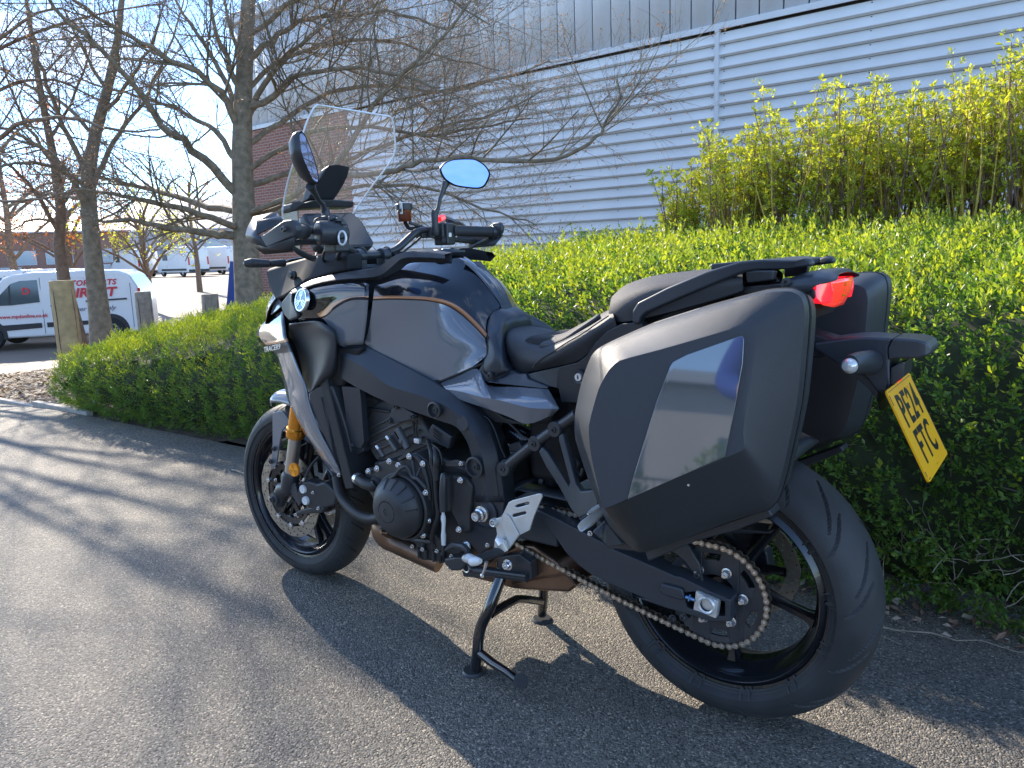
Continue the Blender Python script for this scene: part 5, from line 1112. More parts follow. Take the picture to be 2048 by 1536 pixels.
# ---------------------------------------------------------------- fork
G1 = [(-1.3693,-0.105,0.5986),(-1.3943,-0.105,0.518)]; ga, gb = Vector(G1[0]), Vector(G1[1]); fd = (gb-ga).normalized()
top = ga-fd*.34
K2 = [(-1.4182,-0.105,0.5017),(-1.4653,-0.105,0.3877),(-1.4948,-0.105,0.3514),(-1.5269,-0.105,0.2774)]
for s in (1, -1):
    def m_(p): return Vector((p[0], p[1]*s, p[2]))
    part('fork_outer_tube', MB().tube([m_(top), m_(ga), m_(ga.lerp(gb, .62)), m_(ga.lerp(gb, .66)), m_(ga.lerp(gb, .74)), m_(gb), m_(gb+fd*.004)], [.0265, .0265, .0265, .0305, .0305, .0295, .024], 32), B_gold, smooth=25)
    part('fork_ring', MB().tube([m_(ga.lerp(gb, .80)), m_(ga.lerp(gb, .84))], .0312, 32), B_gold)
    fb = [Vector(K2[0]), Vector(K2[1])]; d2 = fd
    e = gb+fd*.135
    part('fork_inner_tube', MB().tube([m_(gb), m_(e)], .0205, 28), B_stan)
    L0 = e-fd*.006; foot = Vector((-1.5, -.105, .30))
    part('fork_foot', MB().tube([m_(L0), m_(L0+fd*.012), m_(L0+fd*.06), m_(L0.lerp(foot, .7)), m_(foot), m_(foot+fd*.03)], [.024, .029, .028, .027, .027, .018], 24), B_satin)
    part('axle_clamp', MB().lathe([(0, -.016), (.010, -.016), (.011, -.012), (.020, -.010), (.021, .03)], (-1.5, -.105*s-.018*s, .30), 28, axis=(0, s, 0)), B_satin)
cb = Vector([(-1.5009,-0.13,0.2991)][0]); part('clamp_bolt', MB().lathe([(0, -.006), (.004, -.006), (.0045, -.012), (.0085, -.012), (.0095, 0)], cb, 18), B_satin)
# fender
rows = []
for y, rr in ((-.078, .312), (-.074, .328), (-.052, .343), (-.02, .349), (.02, .349), (.052, .343), (.074, .328), (.078, .312)):
    r0 = []
    for k, a in enumerate([radians(v) for v in (104, 98, 88, 76, 64, 52, 40, 30)]):
        drop = 0 if abs(y) < .06 else .004*(k > 5)
        r0.append((-1.5+(rr-drop)*cos(a)*1., y*(1-.12*max(0, (k-5)/2)) if k else y*.72, FZ+(rr-drop)*sin(a)+(-.012 if k == 0 else 0)))
    rows.append(r0)
part('front_mudguard', MB().surf(rows, 4, 3), B_grey, solid=.003, smooth=50)
both('mudguard_stay', MB().prism([(-1.5308,-0.085,0.5772),(-1.4787,-0.085,0.59),(-1.4375,-0.088,0.5559),(-1.4787,-0.092,0.5242),(-1.4989,-0.092,0.4753),(-1.5224,-0.095,0.403),(-1.5493,-0.095,0.381),(-1.5508,-0.095,0.397),(-1.5367,-0.092,0.4706)], (0, .006, 0)), B_grey, bevel=.002)
bolts([(-1.5222,-0.097,0.4596),(-1.5404,-0.1,0.4139)], ME_bolt_b)
# caliper, reflector
slab('brake_caliper', [(-1.3701,-0.125,0.3759),(-1.3258,-0.125,0.3865),(-1.2935,-0.12,0.3787),(-1.2594,-0.115,0.3902),(-1.2091,-0.11,0.3591),(-1.2244,-0.11,0.3189),(-1.2931,-0.115,0.2931),(-1.3325,-0.12,0.2915),(-1.371,-0.125,0.3019),(-1.3837,-0.125,0.3388)], .045, B_satin, .008, seg=3)
slab('caliper_bracket', [(-1.4449,-0.118,0.3467),(-1.4005,-0.118,0.3674),(-1.3771,-0.12,0.3033),(-1.3876,-0.12,0.2897)], .01, B_frame, .002)
slab('caliper_arm', [(-1.4441,-0.115,0.2484),(-1.3826,-0.118,0.2801),(-1.2874,-0.118,0.3104),(-1.2699,-0.115,0.301),(-1.2829,-0.115,0.2853),(-1.385,-0.118,0.262)], .02, B_satin, .005)
for p in [(-1.3505,-0.128,0.3558),(-1.3425,-0.128,0.3193)]: part('caliper_piston_cap', MB().lathe([(0, -.004), (.003, -.004), (.0035, -.002), (.0125, -.003), (.0138, 0), (.0138, .006)], p, 28), B_white)
bolts([(-1.4064,-0.12,0.2587),(-1.5087,-0.11,0.3586),(-1.3074,-0.122,0.3503),(-1.2906,-0.12,0.3008)], ME_bolt_S)
rc = Vector([(-1.3657,-0.142,0.4214)][0]); ax_ = Vector((.12, -.98, .05)); 
q = MB().lathe([(0, .004), (.0215, .004), (.0225, 0), (.0215, -.003), (0, -.003)], rc, 36, axis=-ax_); part('reflector', q, B_amber2)
q = MB(); axn = ax_.normalized(); e1 = axn.cross(Vector((0, 0, 1))).normalized(); e2 = axn.cross(e1)
for k in range(3):
    a0_ = radians(90+k*120-30); q.prism([rc+axn*.0045]+[rc+axn*.0045+(e1*cos(a)+e2*sin(a))*.0195 for a in np.linspace(a0_, a0_+radians(60), 8)], -axn*.002)
part('reflector_segments', q, B_amber)
tb('brake_line', smooth_path([(-1.3029,-0.09,0.4609),(-1.3342,-0.1,0.4286),(-1.3424,-0.12,0.3942),(-1.365,-0.125,0.3709)]), .0045, B_hose)
tb('brake_line', smooth_path([(-1.3179,-0.05,0.4027),(-1.2931,-0.06,0.3702),(-1.2676,-0.08,0.3411)]), .0035, B_hose)
part('brake_line_end', MB().tube([(-1.3453,-0.127,0.3841),(-1.3352,-0.127,0.3956)], .004, 8), B_chrome)
tb('sensor_wire', smooth_path([(-1.3806,-0.07,0.4906),(-1.4181,-0.07,0.4723),(-1.4297,-0.08,0.4457),(-1.4363,-0.09,0.4118)]), .0022, B_hose)
part('lower_fork_clamp', MB().box((-1.335, 0, .80), (.07, .27, .05), Matrix.Rotation(.42, 3, 'Y')), B_satin, bevel=.01)

# ---------------------------------------------------------------- tank
def mt(r_, c_): return 0
st = [(-0.917,-0.18,0.9697),(-0.8617,-0.178,0.9718),(-0.789,-0.172,0.9711),(-0.7347,-0.16,0.9676),(-0.6994,-0.134,0.9568),(-0.6692,-0.114,0.9353),(-0.63,-0.106,0.9021),(-0.5978,-0.106,0.8736)]
sb = [(-0.9174,-0.182,0.9614),(-0.8604,-0.18,0.9636),(-0.7878,-0.174,0.9626),(-0.7335,-0.162,0.9589),(-0.7032,-0.136,0.9477),(-0.6754,-0.116,0.9261),(-0.6383,-0.108,0.8947),(-0.6014,-0.108,0.8634)]
sl = [(-0.9187,-0.1815,0.959),(-0.8612,-0.1795,0.9613),(-0.7884,-0.1735,0.9604),(-0.7342,-0.1615,0.9566),(-0.7048,-0.1355,0.945),(-0.6779,-0.1155,0.9234),(-0.6412,-0.1075,0.8924),(-0.6038,-0.1075,0.8603)]
mid = [(-0.9404,-0.174,0.9086),(-0.875,-0.17,0.9136),(-0.8021,-0.164,0.9033),(-0.7473,-0.158,0.8891),(-0.7007,-0.15,0.8748),(-0.6564,-0.14,0.8679),(-0.6197,-0.128,0.8532),(-0.5928,-0.118,0.8422)]
cr_ = [(-0.9653,-0.165,0.8673),(-0.9074,-0.16,0.849),(-0.8407,-0.158,0.8243),(-0.7844,-0.158,0.8039),(-0.7329,-0.154,0.791),(-0.6832,-0.148,0.7969),(-0.6311,-0.14,0.8137),(-0.5857,-0.128,0.8273)]
bt = [(-0.9878,-0.16,0.8397),(-0.9329,-0.16,0.8161),(-0.8654,-0.158,0.7884),(-0.8098,-0.156,0.7712),(-0.7576,-0.152,0.7546),(-0.6987,-0.15,0.7585),(-0.6317,-0.147,0.7868),(-0.5833,-0.138,0.8196)]
sh = [(-0.9319,-0.155,1.0011),(-0.8653,-0.15,1.0063),(-0.8034,-0.143,1.0075),(-0.7492,-0.13,1.0046),(-0.709,-0.103,0.9936),(-0.6712,-0.08,0.9699),(-0.6435,-0.057,0.9348),(-0.6168,-0.052,0.901)]
up_ = [(-0.9438,-0.12,1.0209),(-0.8905,-0.105,1.0411),(-0.8392,-0.085,1.0472),(-0.797,-0.062,1.0494),(-0.7512,-0.038,1.0477),(-0.6999,-0.029,1.0255),(-0.6524,-0.03,0.9855),(-0.6179,-0.022,0.938)]
xs_c = [p[0] for p in up_]; zs_c = [1.022, 1.056, 1.068, 1.070, 1.062, 1.030, .985, .935]
ctr = [(x+.0, -.0, max(z, up_[i][2]+.006)) for i, (x, z) in enumerate(zip(xs_c, zs_c))]
qtr = [(x, up_[i][1]*.5, max(z, up_[i][2]+.006)-.002) for i, (x, z) in enumerate(zip(xs_c, zs_c))]
rows = [ctr, qtr, up_, sh, st, sb, sl, mid, cr_, bt]
tk = MB().surf(rows, 4, 4, matf=lambda r_, c_: 0 if r_ < 4 else 1 if r_ == 4 else 2 if r_ == 5 else 3).mirror()
part('fuel_tank', tk, [B_gloss, B_copper, B_dark, B_grey], smooth=55)
part('tank_edge', MB().tube([(-0.9901,-0.158,0.8382),(-0.935,-0.158,0.8149),(-0.8674,-0.156,0.7872),(-0.8119,-0.154,0.7688),(-0.7346,-0.15,0.7463),(-0.6603,-0.148,0.774),(-0.5855,-0.145,0.804),(-0.5755,-0.138,0.82),(-0.5748,-0.134,0.8413),(-0.578,-0.128,0.8695)], .0035, 8), B_dark)
# rear of the tank: matt pad behind the gloss shell
pad = [[(-0.7225,-0.036,1.0501),(-0.6894,-0.03,1.0228),(-0.6506,-0.031,0.9863),(-0.6162,-0.023,0.9392),(-0.6113,-0.035,0.9109),(-0.6127,-0.045,0.8816)],
       [(-0.7268,-0.02,1.0504),(-0.6891,-0.017,1.0211),(-0.6506,-0.017,0.9847),(-0.6159,-0.012,0.9399),(-0.6099,-0.02,0.9096),(-0.6139,-0.025,0.8758)],
       [(-0.7323,0,1.0483),(-0.6889,0,1.0195),(-0.6516,0,0.9849),(-0.6162,0,0.942),(-0.6139,0,0.9096),(-0.621,0,0.871)]]
part('tank_pad', MB().surf(pad, 4, 4).mirror(), B_blue, smooth=60)
part('filler_cap', MB().lathe([(0, .008), (.012, .008), (.014, .006), (.034, .007), (.038, .003), (.050, .003), (.052, -.002)], (-.812, 0, 1.079), 40, axis=(0, 0, 1)), B_satin)
part('cap_lock', MB().lathe([(0, .010), (.010, .010), (.011, .006)], (-.812, 0, 1.079), 20, axis=(0, 0, 1)), B_silver)
# ---------------------------------------------------------------- side cowls in front of the tank
A_ = [(-1.2333,-0.185,0.9753),(-1.1756,-0.175,1.0038),(-1.1101,-0.16,1.0172),(-1.0422,-0.15,1.0199),(-0.9705,-0.14,1.0203)]
B_ = [(-1.2085,-0.205,0.9477),(-1.1427,-0.2,0.9748),(-1.0725,-0.19,0.9894),(-1.009,-0.182,0.9962),(-0.9378,-0.175,0.9964)]
C_ = [(-1.2153,-0.2,0.9207),(-1.1283,-0.198,0.9214),(-1.0667,-0.194,0.9504),(-1.0032,-0.19,0.9666),(-0.9327,-0.184,0.9718)]
D_ = [(-1.217,-0.195,0.9096),(-1.1109,-0.198,0.9122),(-1.0473,-0.196,0.9437),(-0.9929,-0.191,0.9617),(-0.9335,-0.185,0.9639)]
E1 = [(-1.223,-0.19,0.9031),(-1.1078,-0.197,0.9095),(-1.0442,-0.196,0.9415),(-0.9915,-0.191,0.9595),(-0.9337,-0.185,0.9617)]
E_ = [(-1.2132,-0.185,0.895),(-1.0881,-0.196,0.8917),(-1.0432,-0.195,0.9003),(-0.9935,-0.19,0.9048),(-0.9487,-0.182,0.9051)]
F_ = [(-1.1479,-0.18,0.8904),(-1.0613,-0.192,0.8389),(-1.031,-0.19,0.8354),(-1.0017,-0.184,0.8375),(-0.9746,-0.176,0.8388)]
def cm(r_, c_): return 0 if (r_ < 2 or c_ == 0) else 1 if r_ == 2 else 2 if r_ == 3 else 3
both('side_cowl', MB().surf([A_, B_, C_, D_, E1, E_, F_], 5, 4, matf=cm), [B_gloss, B_copper, B_dark, B_grey], smooth=55, solid=.003)
ec = Vector([(-1.1709,-0.213,0.9602)][0]); eax = Vector((-.18, -.96, .22)).normalized(); e1 = Vector((1, 0, 0)); e1 = (e1-eax*e1.dot(eax)).normalized(); e2 = e1.cross(-eax)*-1
e2 = eax.cross(e1)*-1 if eax.cross(e1).z < 0 else eax.cross(e1)
part('emblem', MB().lathe([(0, .003), (.028, .003), (.0285, .0045), (.032, .0045), (.034, 0), (.034, -.006)], ec, 48, axis=eax, mats=[0, 1, 1, 1, 1]), [mat('emblem_blue', (.03, .16, .26), .2, coat=1.), B_chrome])
q = MB()
for k in range(3):
    a = radians(90+k*120); d = e1*cos(a)+e2*sin(a); n_ = e1*-sin(a)+e2*cos(a); c0_ = ec+eax*.0042
    q.prism([c0_-n_*.0022, c0_+n_*.0022, c0_+d*.012+n_*.0022, c0_+d*.012-n_*.0022], -eax*.002)
    for o_ in (-.0065, 0, .0065): q.prism([c0_+d*.010+n_*(o_-.0015), c0_+d*.010+n_*(o_+.0015), c0_+d*.0265+n_*(o_+.0015), c0_+d*.0265+n_*(o_-.0015)], -eax*.002)
    q.prism([c0_+d*.010-n_*.008, c0_+d*.010+n_*.008, c0_+d*.0135+n_*.008, c0_+d*.0135-n_*.008], -eax*.002)
part('emblem_forks', q, B_chrome)
both('cowl_bracket', MB().prism([(-1.2953,-0.19,0.9503),(-1.2521,-0.19,0.9815),(-1.2366,-0.195,0.9799),(-1.2281,-0.205,0.9611),(-1.1996,-0.21,0.9211),(-1.2011,-0.21,0.9094),(-1.2522,-0.2,0.8986),(-1.2788,-0.195,0.9123),(-1.2958,-0.19,0.9375)], (0, .02, 0)), B_frame, bevel=.005)
# matt rail running back over the tank
rl = [[(-1.2424,-0.19,0.9853),(-1.1639,-0.18,1.0136),(-1.0686,-0.165,1.0294),(-0.9673,-0.15,1.039),(-0.9272,-0.142,1.0462),(-0.8962,-0.13,1.0672),(-0.8624,-0.122,1.0803),(-0.804,-0.114,1.083),(-0.7312,-0.1,1.0725)],
      [(-1.2233,-0.198,0.9775),(-1.1404,-0.19,1.003),(-1.0517,-0.176,1.0146),(-0.9473,-0.16,1.0189),(-0.9068,-0.15,1.0277),(-0.8761,-0.138,1.0498),(-0.8505,-0.13,1.0661),(-0.7952,-0.122,1.0672),(-0.7241,-0.106,1.0621)]]
inn = [(x+.0, y+.03, z+.004) for x, y, z in rl[0]]; inn2 = [(x, y+.025, z-.014) for x, y, z in rl[1]]
both('tank_rail', MB().surf([inn2, inn, rl[0], rl[1], inn2], 3, 1), B_matt, smooth=50)
# ---------------------------------------------------------------- front side panel (blade) and scoop
bl = [[(-1.4734,-0.1,0.8985),(-1.4168,-0.12,0.9142),(-1.3564,-0.14,0.9277)], [(-1.5558,-0.09,0.8572),(-1.4352,-0.13,0.882),(-1.3206,-0.165,0.8936)], [(-1.5706,-0.09,0.8267),(-1.4267,-0.14,0.8471),(-1.3051,-0.175,0.8551)],
      [(-1.5343,-0.1,0.8115),(-1.4023,-0.15,0.8287),(-1.2963,-0.18,0.8438)], [(-1.5157,-0.105,0.804),(-1.3888,-0.155,0.8202),(-1.2904,-0.182,0.8353)], [(-1.4341,-0.125,0.7841),(-1.3406,-0.165,0.7952),(-1.265,-0.19,0.8058)],
      [(-1.392,-0.14,0.7334),(-1.2956,-0.18,0.7446),(-1.2316,-0.198,0.7595)], [(-1.3648,-0.15,0.6855),(-1.2574,-0.19,0.6971),(-1.2002,-0.202,0.7107)], [(-1.3506,-0.155,0.649),(-1.2496,-0.195,0.6599),(-1.1896,-0.205,0.6686)],
      [(-1.3072,-0.165,0.608),(-1.2199,-0.198,0.6189),(-1.1696,-0.205,0.6205)], [(-1.2629,-0.17,0.5544),(-1.1896,-0.198,0.5664),(-1.1477,-0.203,0.5727)], [(-1.2124,-0.17,0.5057),(-1.1505,-0.195,0.5179),(-1.1177,-0.2,0.525)], [(-1.1685,-0.17,0.4613),(-1.1211,-0.188,0.4718),(-1.0946,-0.195,0.479)], [(-1.122,-0.175,0.4498),(-1.1089,-0.18,0.4518),(-1.0966,-0.185,0.4582)]]
both('side_panel', MB().surf(bl, 4, 4, matf=lambda r_, c_: 3 if r_ < 3 else 1 if r_ == 3 else 2 if r_ == 4 else 0), [B_grey, B_copper, B_blue, B_gloss], smooth=45, solid=.003)
a_, b_ = [Vector(p) for p in [(-1.439,-0.15,0.8016),(-1.3114,-0.182,0.8222)]]
text_obj('lettering', 'TRACER9', .022, frame_mtx((a_+b_)/2+Vector((0, -.012, -.002)), b_-a_, (0, 0, 1)), B_silver, None, shear=.3, bold=.0004, sx=(b_-a_).length/.094).parent = bike
for o in bpy.data.objects:
    if o.parent is bike and o.name.startswith('lettering'): o.matrix_parent_inverse = ROOT_INV
sc_ = [[(-1.2735,-0.185,0.8847),(-1.1822,-0.2,0.8965),(-1.1044,-0.215,0.9022),(-1.0615,-0.205,0.8839),(-1.0642,-0.185,0.8646)], [(-1.3234,-0.15,0.8642),(-1.2284,-0.175,0.8738),(-1.1064,-0.215,0.8854),(-1.0456,-0.215,0.8723),(-1.0606,-0.19,0.8463)], [(-1.3555,-0.125,0.8269),(-1.2333,-0.165,0.8364),(-1.1046,-0.21,0.8545),(-1.0437,-0.215,0.8499),(-1.0627,-0.19,0.8271)],
       [(-1.3391,-0.125,0.777),(-1.227,-0.165,0.7883),(-1.0924,-0.215,0.8097),(-1.0541,-0.212,0.8037),(-1.0686,-0.19,0.7846)], [(-1.3034,-0.135,0.7299),(-1.2201,-0.17,0.7447),(-1.1096,-0.215,0.7625),(-1.0779,-0.208,0.7596),(-1.0937,-0.18,0.7446)], [(-1.2294,-0.175,0.6959),(-1.2019,-0.185,0.7038),(-1.1436,-0.21,0.7242),(-1.1196,-0.2,0.7303),(-1.1265,-0.18,0.7226)], [(-1.1899,-0.2,0.6911),(-1.1809,-0.202,0.6954),(-1.1626,-0.205,0.7061),(-1.1515,-0.2,0.7101),(-1.1579,-0.185,0.7071)]]
both('air_scoop', MB().surf(sc_, 4, 4), B_matt, smooth=60, solid=.004)
q = MB().prism([(-1.1876,-0.203,0.6898),(-1.1599,-0.203,0.7092),(-1.1267,-0.2,0.7199),(-1.0921,-0.195,0.7178),(-1.0797,-0.19,0.6748),(-1.0592,-0.185,0.6007),(-1.0496,-0.18,0.529),(-1.0835,-0.175,0.4787),(-1.1013,-0.18,0.457),(-1.111,-0.198,0.5213),(-1.149,-0.2,0.582),(-1.1791,-0.2,0.6315)], (0, .03, 0)); both('inner_panel', q, B_matt, bevel=.005)
both('inner_panel_edge', MB().tube([(-1.1344,-0.202,0.684),(-1.1284,-0.199,0.6402),(-1.1163,-0.196,0.5727)], .003, 6), B_satin)
bolts([Vector([(-1.1017,-0.186,0.4548)][0])], ME_bolt_S)
part('inner_fairing', MB().prism([(-1.24, -.115, .955), (-1.1, -.115, .93), (-1.04, -.115, .82), (-1.10, -.115, .74), (-1.24, -.11, .73), (-1.34, -.10, .80), (-1.38, -.08, .88), (-1.32, -.10, .95)], (0, .23, 0)), B_dark, bevel=.01)
both('panel_filler', MB().prism([(-1.3979,-0.13,0.9061),(-1.3547,-0.13,0.882),(-1.2461,-0.14,0.8818),(-1.2269,-0.14,0.7357),(-1.2458,-0.15,0.6863),(-1.3122,-0.14,0.7132),(-1.3912,-0.12,0.8078)], (0, .05, 0)), B_dark, bevel=.004)
# nose with headlight pods
nz_ = [[(-1.56, 0, .86), (-1.54, -.05, .865), (-1.50, -.10, .87), (-1.47, -.125, .88)], [(-1.55, 0, .93), (-1.52, -.06, .93), (-1.47, -.11, .935), (-1.42, -.14, .93)], [(-1.50, 0, 1.0), (-1.46, -.07, 1.0), (-1.41, -.11, .99), (-1.36, -.14, .975)], [(-1.42, 0, 1.08), (-1.40, -.08, 1.07), (-1.37, -.11, 1.04), (-1.32, -.13, 1.01)]]
part('nose_cowl', MB().surf(nz_, 4, 4).mirror(), B_gloss, smooth=60, solid=.003)
q = MB().prism([(-1.4555,-0.115,1.0458),(-1.3602,-0.12,1.0622),(-1.2558,-0.12,1.0772),(-1.1511,-0.12,1.0872),(-1.0714,-0.12,1.085),(-1.0656,-0.13,1.0347),(-1.1229,-0.15,1.0277),(-1.2091,-0.17,1.0071),(-1.2451,-0.18,0.9868),(-1.3082,-0.17,0.9646),(-1.3781,-0.15,0.9539),(-1.4259,-0.13,0.9835)], (0, .06, 0)); both('headstock_cover', q, B_dark, bevel=.01)
part('headstock_filler', MB().box((-1.22, 0, .985), (.28, .23, .12)), B_dark, bevel=.02)
both('headlight_fin', MB().prism([(-1.4318,-0.13,0.9054),(-1.4036,-0.13,0.9605),(-1.3896,-0.13,0.9648),(-1.3606,-0.14,0.945),(-1.3472,-0.15,0.9369),(-1.3893,-0.14,0.9197)], (0, .008, 0)), B_grey, bevel=.002)
part('knob', MB().lathe([(0, -.008), (.008, -.008), (.010, 0), (.014, .002), (.014, .01)], [(-1.2752,-0.16,1.0281)][0], 20), B_satin)
both('radiator_shroud', MB().prism([(-1.1045,-0.185,0.8316),(-1.0441,-0.185,0.8281),(-0.9675,-0.185,0.8316),(-1.021,-0.18,0.7611),(-1.0618,-0.18,0.7168),(-1.1184,-0.18,0.7083),(-1.1396,-0.19,0.6955),(-1.1013,-0.195,0.7582),(-1.0657,-0.195,0.8017)], (0, .06, 0)), B_dark, bevel=.008)

# ---------------------------------------------------------------- screen and instruments
scr = []
for z, hw, x, bow in ((1.165, .112, -1.345, .10), (1.21, .137, -1.322, .10), (1.29, .162, -1.255, .085), (1.378, .182, -1.168, .075), (1.44, .168, -1.145, .065), (1.475, .152, -1.133, .055), (1.487, .140, -1.130, .05)):
    scr.append([(x-bow*(1-t*t), hw*t, z+(.012*(1-t*t) if z > 1.45 else 0)) for t in np.linspace(-1, 1, 9)])
def screen_mat():
    m = bpy.data.materials.new('clear_screen'); m.use_nodes = True; n, l = nodes_of(m); n.clear()
    o = n.new('ShaderNodeOutputMaterial'); tr = n.new('ShaderNodeBsdfTransparent'); tr.inputs[0].default_value = (.93, .94, .97, 1)
    g = n.new('ShaderNodeBsdfGlossy'); g.inputs['Roughness'].default_value = .015; lw = n.new('ShaderNodeLayerWeight'); lw.inputs[0].default_value = .5; pw_ = n.new('ShaderNodeMath'); pw_.operation = 'POWER'; pw_.inputs[1].default_value = 4; fr = n.new('ShaderNodeMath'); fr.operation = 'MULTIPLY_ADD'; fr.inputs[1].default_value = .8; fr.inputs[2].default_value = .05; l.new(lw.outputs['Facing'], pw_.inputs[0]); l.new(pw_.outputs[0], fr.inputs[0])
    tx = n.new('ShaderNodeTexNoise'); tx.inputs['Scale'].default_value = 380; tx.inputs['Detail'].default_value = 1; tcn = n.new('ShaderNodeTexCoord'); l.new(tcn.outputs['Object'], tx.inputs[0])
    rp = n.new('ShaderNodeValToRGB'); rp.color_ramp.elements[0].position = .73; rp.color_ramp.elements[1].position = .80; l.new(tx.outputs[0], rp.inputs[0])
    df = n.new('ShaderNodeBsdfTranslucent'); df.inputs[0].default_value = (.9, .9, .95, 1); m1 = n.new('ShaderNodeMixShader'); mm = n.new('ShaderNodeMath'); mm.operation = 'MULTIPLY_ADD'; mm.inputs[1].default_value = .5; mm.inputs[2].default_value = .03
    l.new(rp.outputs[0], mm.inputs[0]); l.new(mm.outputs[0], m1.inputs[0]); l.new(tr.outputs[0], m1.inputs[1]); l.new(df.outputs[0], m1.inputs[2])
    m2 = n.new('ShaderNodeMixShader'); l.new(fr.outputs[0], m2.inputs[0]); l.new(m1.outputs[0], m2.inputs[1]); l.new(g.outputs[0], m2.inputs[2]); l.new(m2.outputs[0], o.inputs[0]); return m
M_scr = screen_mat(); M_edge = mat('screen_edge', (.85, .88, .90), .12)
ws = part('windscreen', MB().surf(scr, 3, 4), M_scr)
q0 = MB().surf(scr, 3, 4); wdt = 8*3+1; hgt = 6*4+1; V_ = np.array(q0.v).reshape(hgt, wdt, 3)
loop = list(V_[:, 0])+list(V_[-1, 1:])+list(V_[::-1, -1][1:])
part('windscreen_edge', MB().tube([tuple(p) for p in loop], .0026, 6), M_edge, ws)
q = MB().prism([(-1.235, -.045, 1.345), (-1.225, .045, 1.345), (-1.265, .040, 1.25), (-1.31, .055, 1.20), (-1.31, -.075, 1.20), (-1.275, -.055, 1.25)], (-.045, 0, -.01)); 
br_ = [(-1.2212,-0.035,1.3427),(-1.211,-0.01,1.3463),(-1.202,0.03,1.3409),(-1.2147,0.03,1.313),(-1.2368,0.03,1.289),(-1.2809,0.03,1.2508),(-1.291,-0.03,1.2497),(-1.3069,-0.05,1.2515),(-1.2875,-0.045,1.2939),(-1.2435,-0.04,1.3243)]
part('screen_bracket', MB().prism(br_, (-.035, 0, -.012)), B_matt, bevel=.006)
part('screen_bracket_bolt', MB().lathe([(0, -.004), (.006, -.004), (.008, 0)], [(-1.2815,-0.05,1.2664)][0], 16), B_satin)
part('screen_bracket_base', MB().prism([(-1.2919,-0.12,1.2366),(-1.2734,-0.11,1.2449),(-1.2606,-0.1,1.2351),(-1.2671,-0.05,1.2475),(-1.2676,0.03,1.2499),(-1.2554,0.09,1.2455),(-1.2626,0.09,1.2268),(-1.2757,0,1.2257),(-1.2816,-0.09,1.2198),(-1.2919,-0.12,1.2114),(-1.3006,-0.125,1.2245)], (-.05, 0, -.005)), B_matt, bevel=.008)
ctr_ = Vector((-1.245, 0, 1.152)); upv = Vector((-.067, 0, .105)).normalized(); rv = Vector((0, 1, 0)); nv = rv.cross(upv)
if nv.x < 0: nv = -nv
def on_dash(u, v, d): return ctr_+rv*u+upv*v+nv*d
dp = [(-.103, .057), (.088, .063), (.108, .030), (.112, -.052), (.098, -.066), (-.095, -.066), (-.108, -.052), (-.112, .040)]
dsp = part('display', MB().prism([on_dash(u, v, .012) for u, v in dp], -nv*.035), B_satin, bevel=.005)
part('display_glass', MB().prism([on_dash(u*.93, v*.88, .0135) for u, v in dp], -nv*.003), B_screen, dsp)
# ---------------------------------------------------------------- handlebar and controls (right half measured, mirrored for the left)
HB = smooth_path([(-1.103, 0, 1.076)]+[(-1.1046,0.06,1.081),(-1.0889,0.095,1.0942),(-1.0888,0.145,1.1229),(-1.0847,0.185,1.1447),(-1.0809,0.235,1.149),(-1.0611,0.275,1.1458)]+[(-.959, .395, 1.137)], 4)
part('handlebar', MB().tube([(x, -y, z) for x, y, z in HB][::-1][:-1]+HB, .0112, 18), B_satin)
for s in (-1, 1):
    e = Vector((-.959, .395*s, 1.137)); i_ = Vector([(-1.0354,0.295,1.1446)][0]); i_.y *= s; d = (e-i_).normalized(); Lg = (e-i_).length
    prof = [(.0112, 0), (.020, .001), (.020, .006), (.0168, .009)]+[(.0172 if k % 2 else .0164, .012+k*(Lg-.02)/22) for k in range(20)]+[(.0168, Lg-.012), (.019, Lg-.008), (.019, Lg-.001)]
    part('grip', MB().lathe(prof, i_, 28, axis=d), B_rub)
    part('bar_end', MB().lathe([(.017, 0), (.0195, .002), (.0195, .014), (.017, .018), (.006, .018), (.005, .014), (0, .014)], e, 28, axis=d), B_satin)
for y in (-.05, .05):
    q = MB().tube([(-1.103, y-.016, 1.076), (-1.103, y+.016, 1.076)], .021, 20); q.box((-1.103, y, 1.045), (.034, .03, .05)); part('bar_clamp', q, B_satin, bevel=.003)
    part('clamp_rim', MB().tube([(-1.103+.021*cos(a), y+(.012 if y > 0 else .012), 1.079+.021*sin(a)) for a in np.linspace(.2, 2.6, 10)], .0022, 6), B_frame)
part('upper_fork_clamp', MB().box((-1.16, 0, 1.035), (.13, .25, .03)), B_satin, bevel=.008)
# left switchgear
ls = Vector([(-0.9994,-0.235,1.1346)][0]); lb = Vector(HB[-1]); lb.y *= -1
part('left_switch_housing', MB().tube([(-0.997,-0.285,1.1385),(-0.9921,-0.27,1.1382),(-0.9876,-0.235,1.1379),(-0.9882,-0.205,1.134)], [.029, .031, .032, .028], 24).box([(-1.0064,-0.215,1.1253)][0], (.05, .05, .075)), B_matt, bevel=.006)
part('left_switch_top', MB().prism([(-1.0409,-0.25,1.1722),(-1.0109,-0.24,1.1839),(-0.9882,-0.225,1.1847),(-0.9782,-0.2,1.1732),(-0.9802,-0.2,1.1545),(-1.0141,-0.24,1.156)], (-.03, 0, 0)), B_matt, bevel=.008)
oc = Vector([(-0.9492,-0.243,1.1227)][0]); on_ = Vector((.55, -.8, .15)).normalized(); o1 = Vector((0, 0, 1)); o1 = (o1-on_*o1.dot(on_)).normalized(); o2 = on_.cross(o1)
q = MB().tube([oc+on_*.004+o1*.0148*sin(a)*1.15+o2*.0095*cos(a) for a in np.linspace(0, 2*pi, 28, endpoint=False)], .0032, 8, closed=True); part('rocker_ring', q, B_silver)
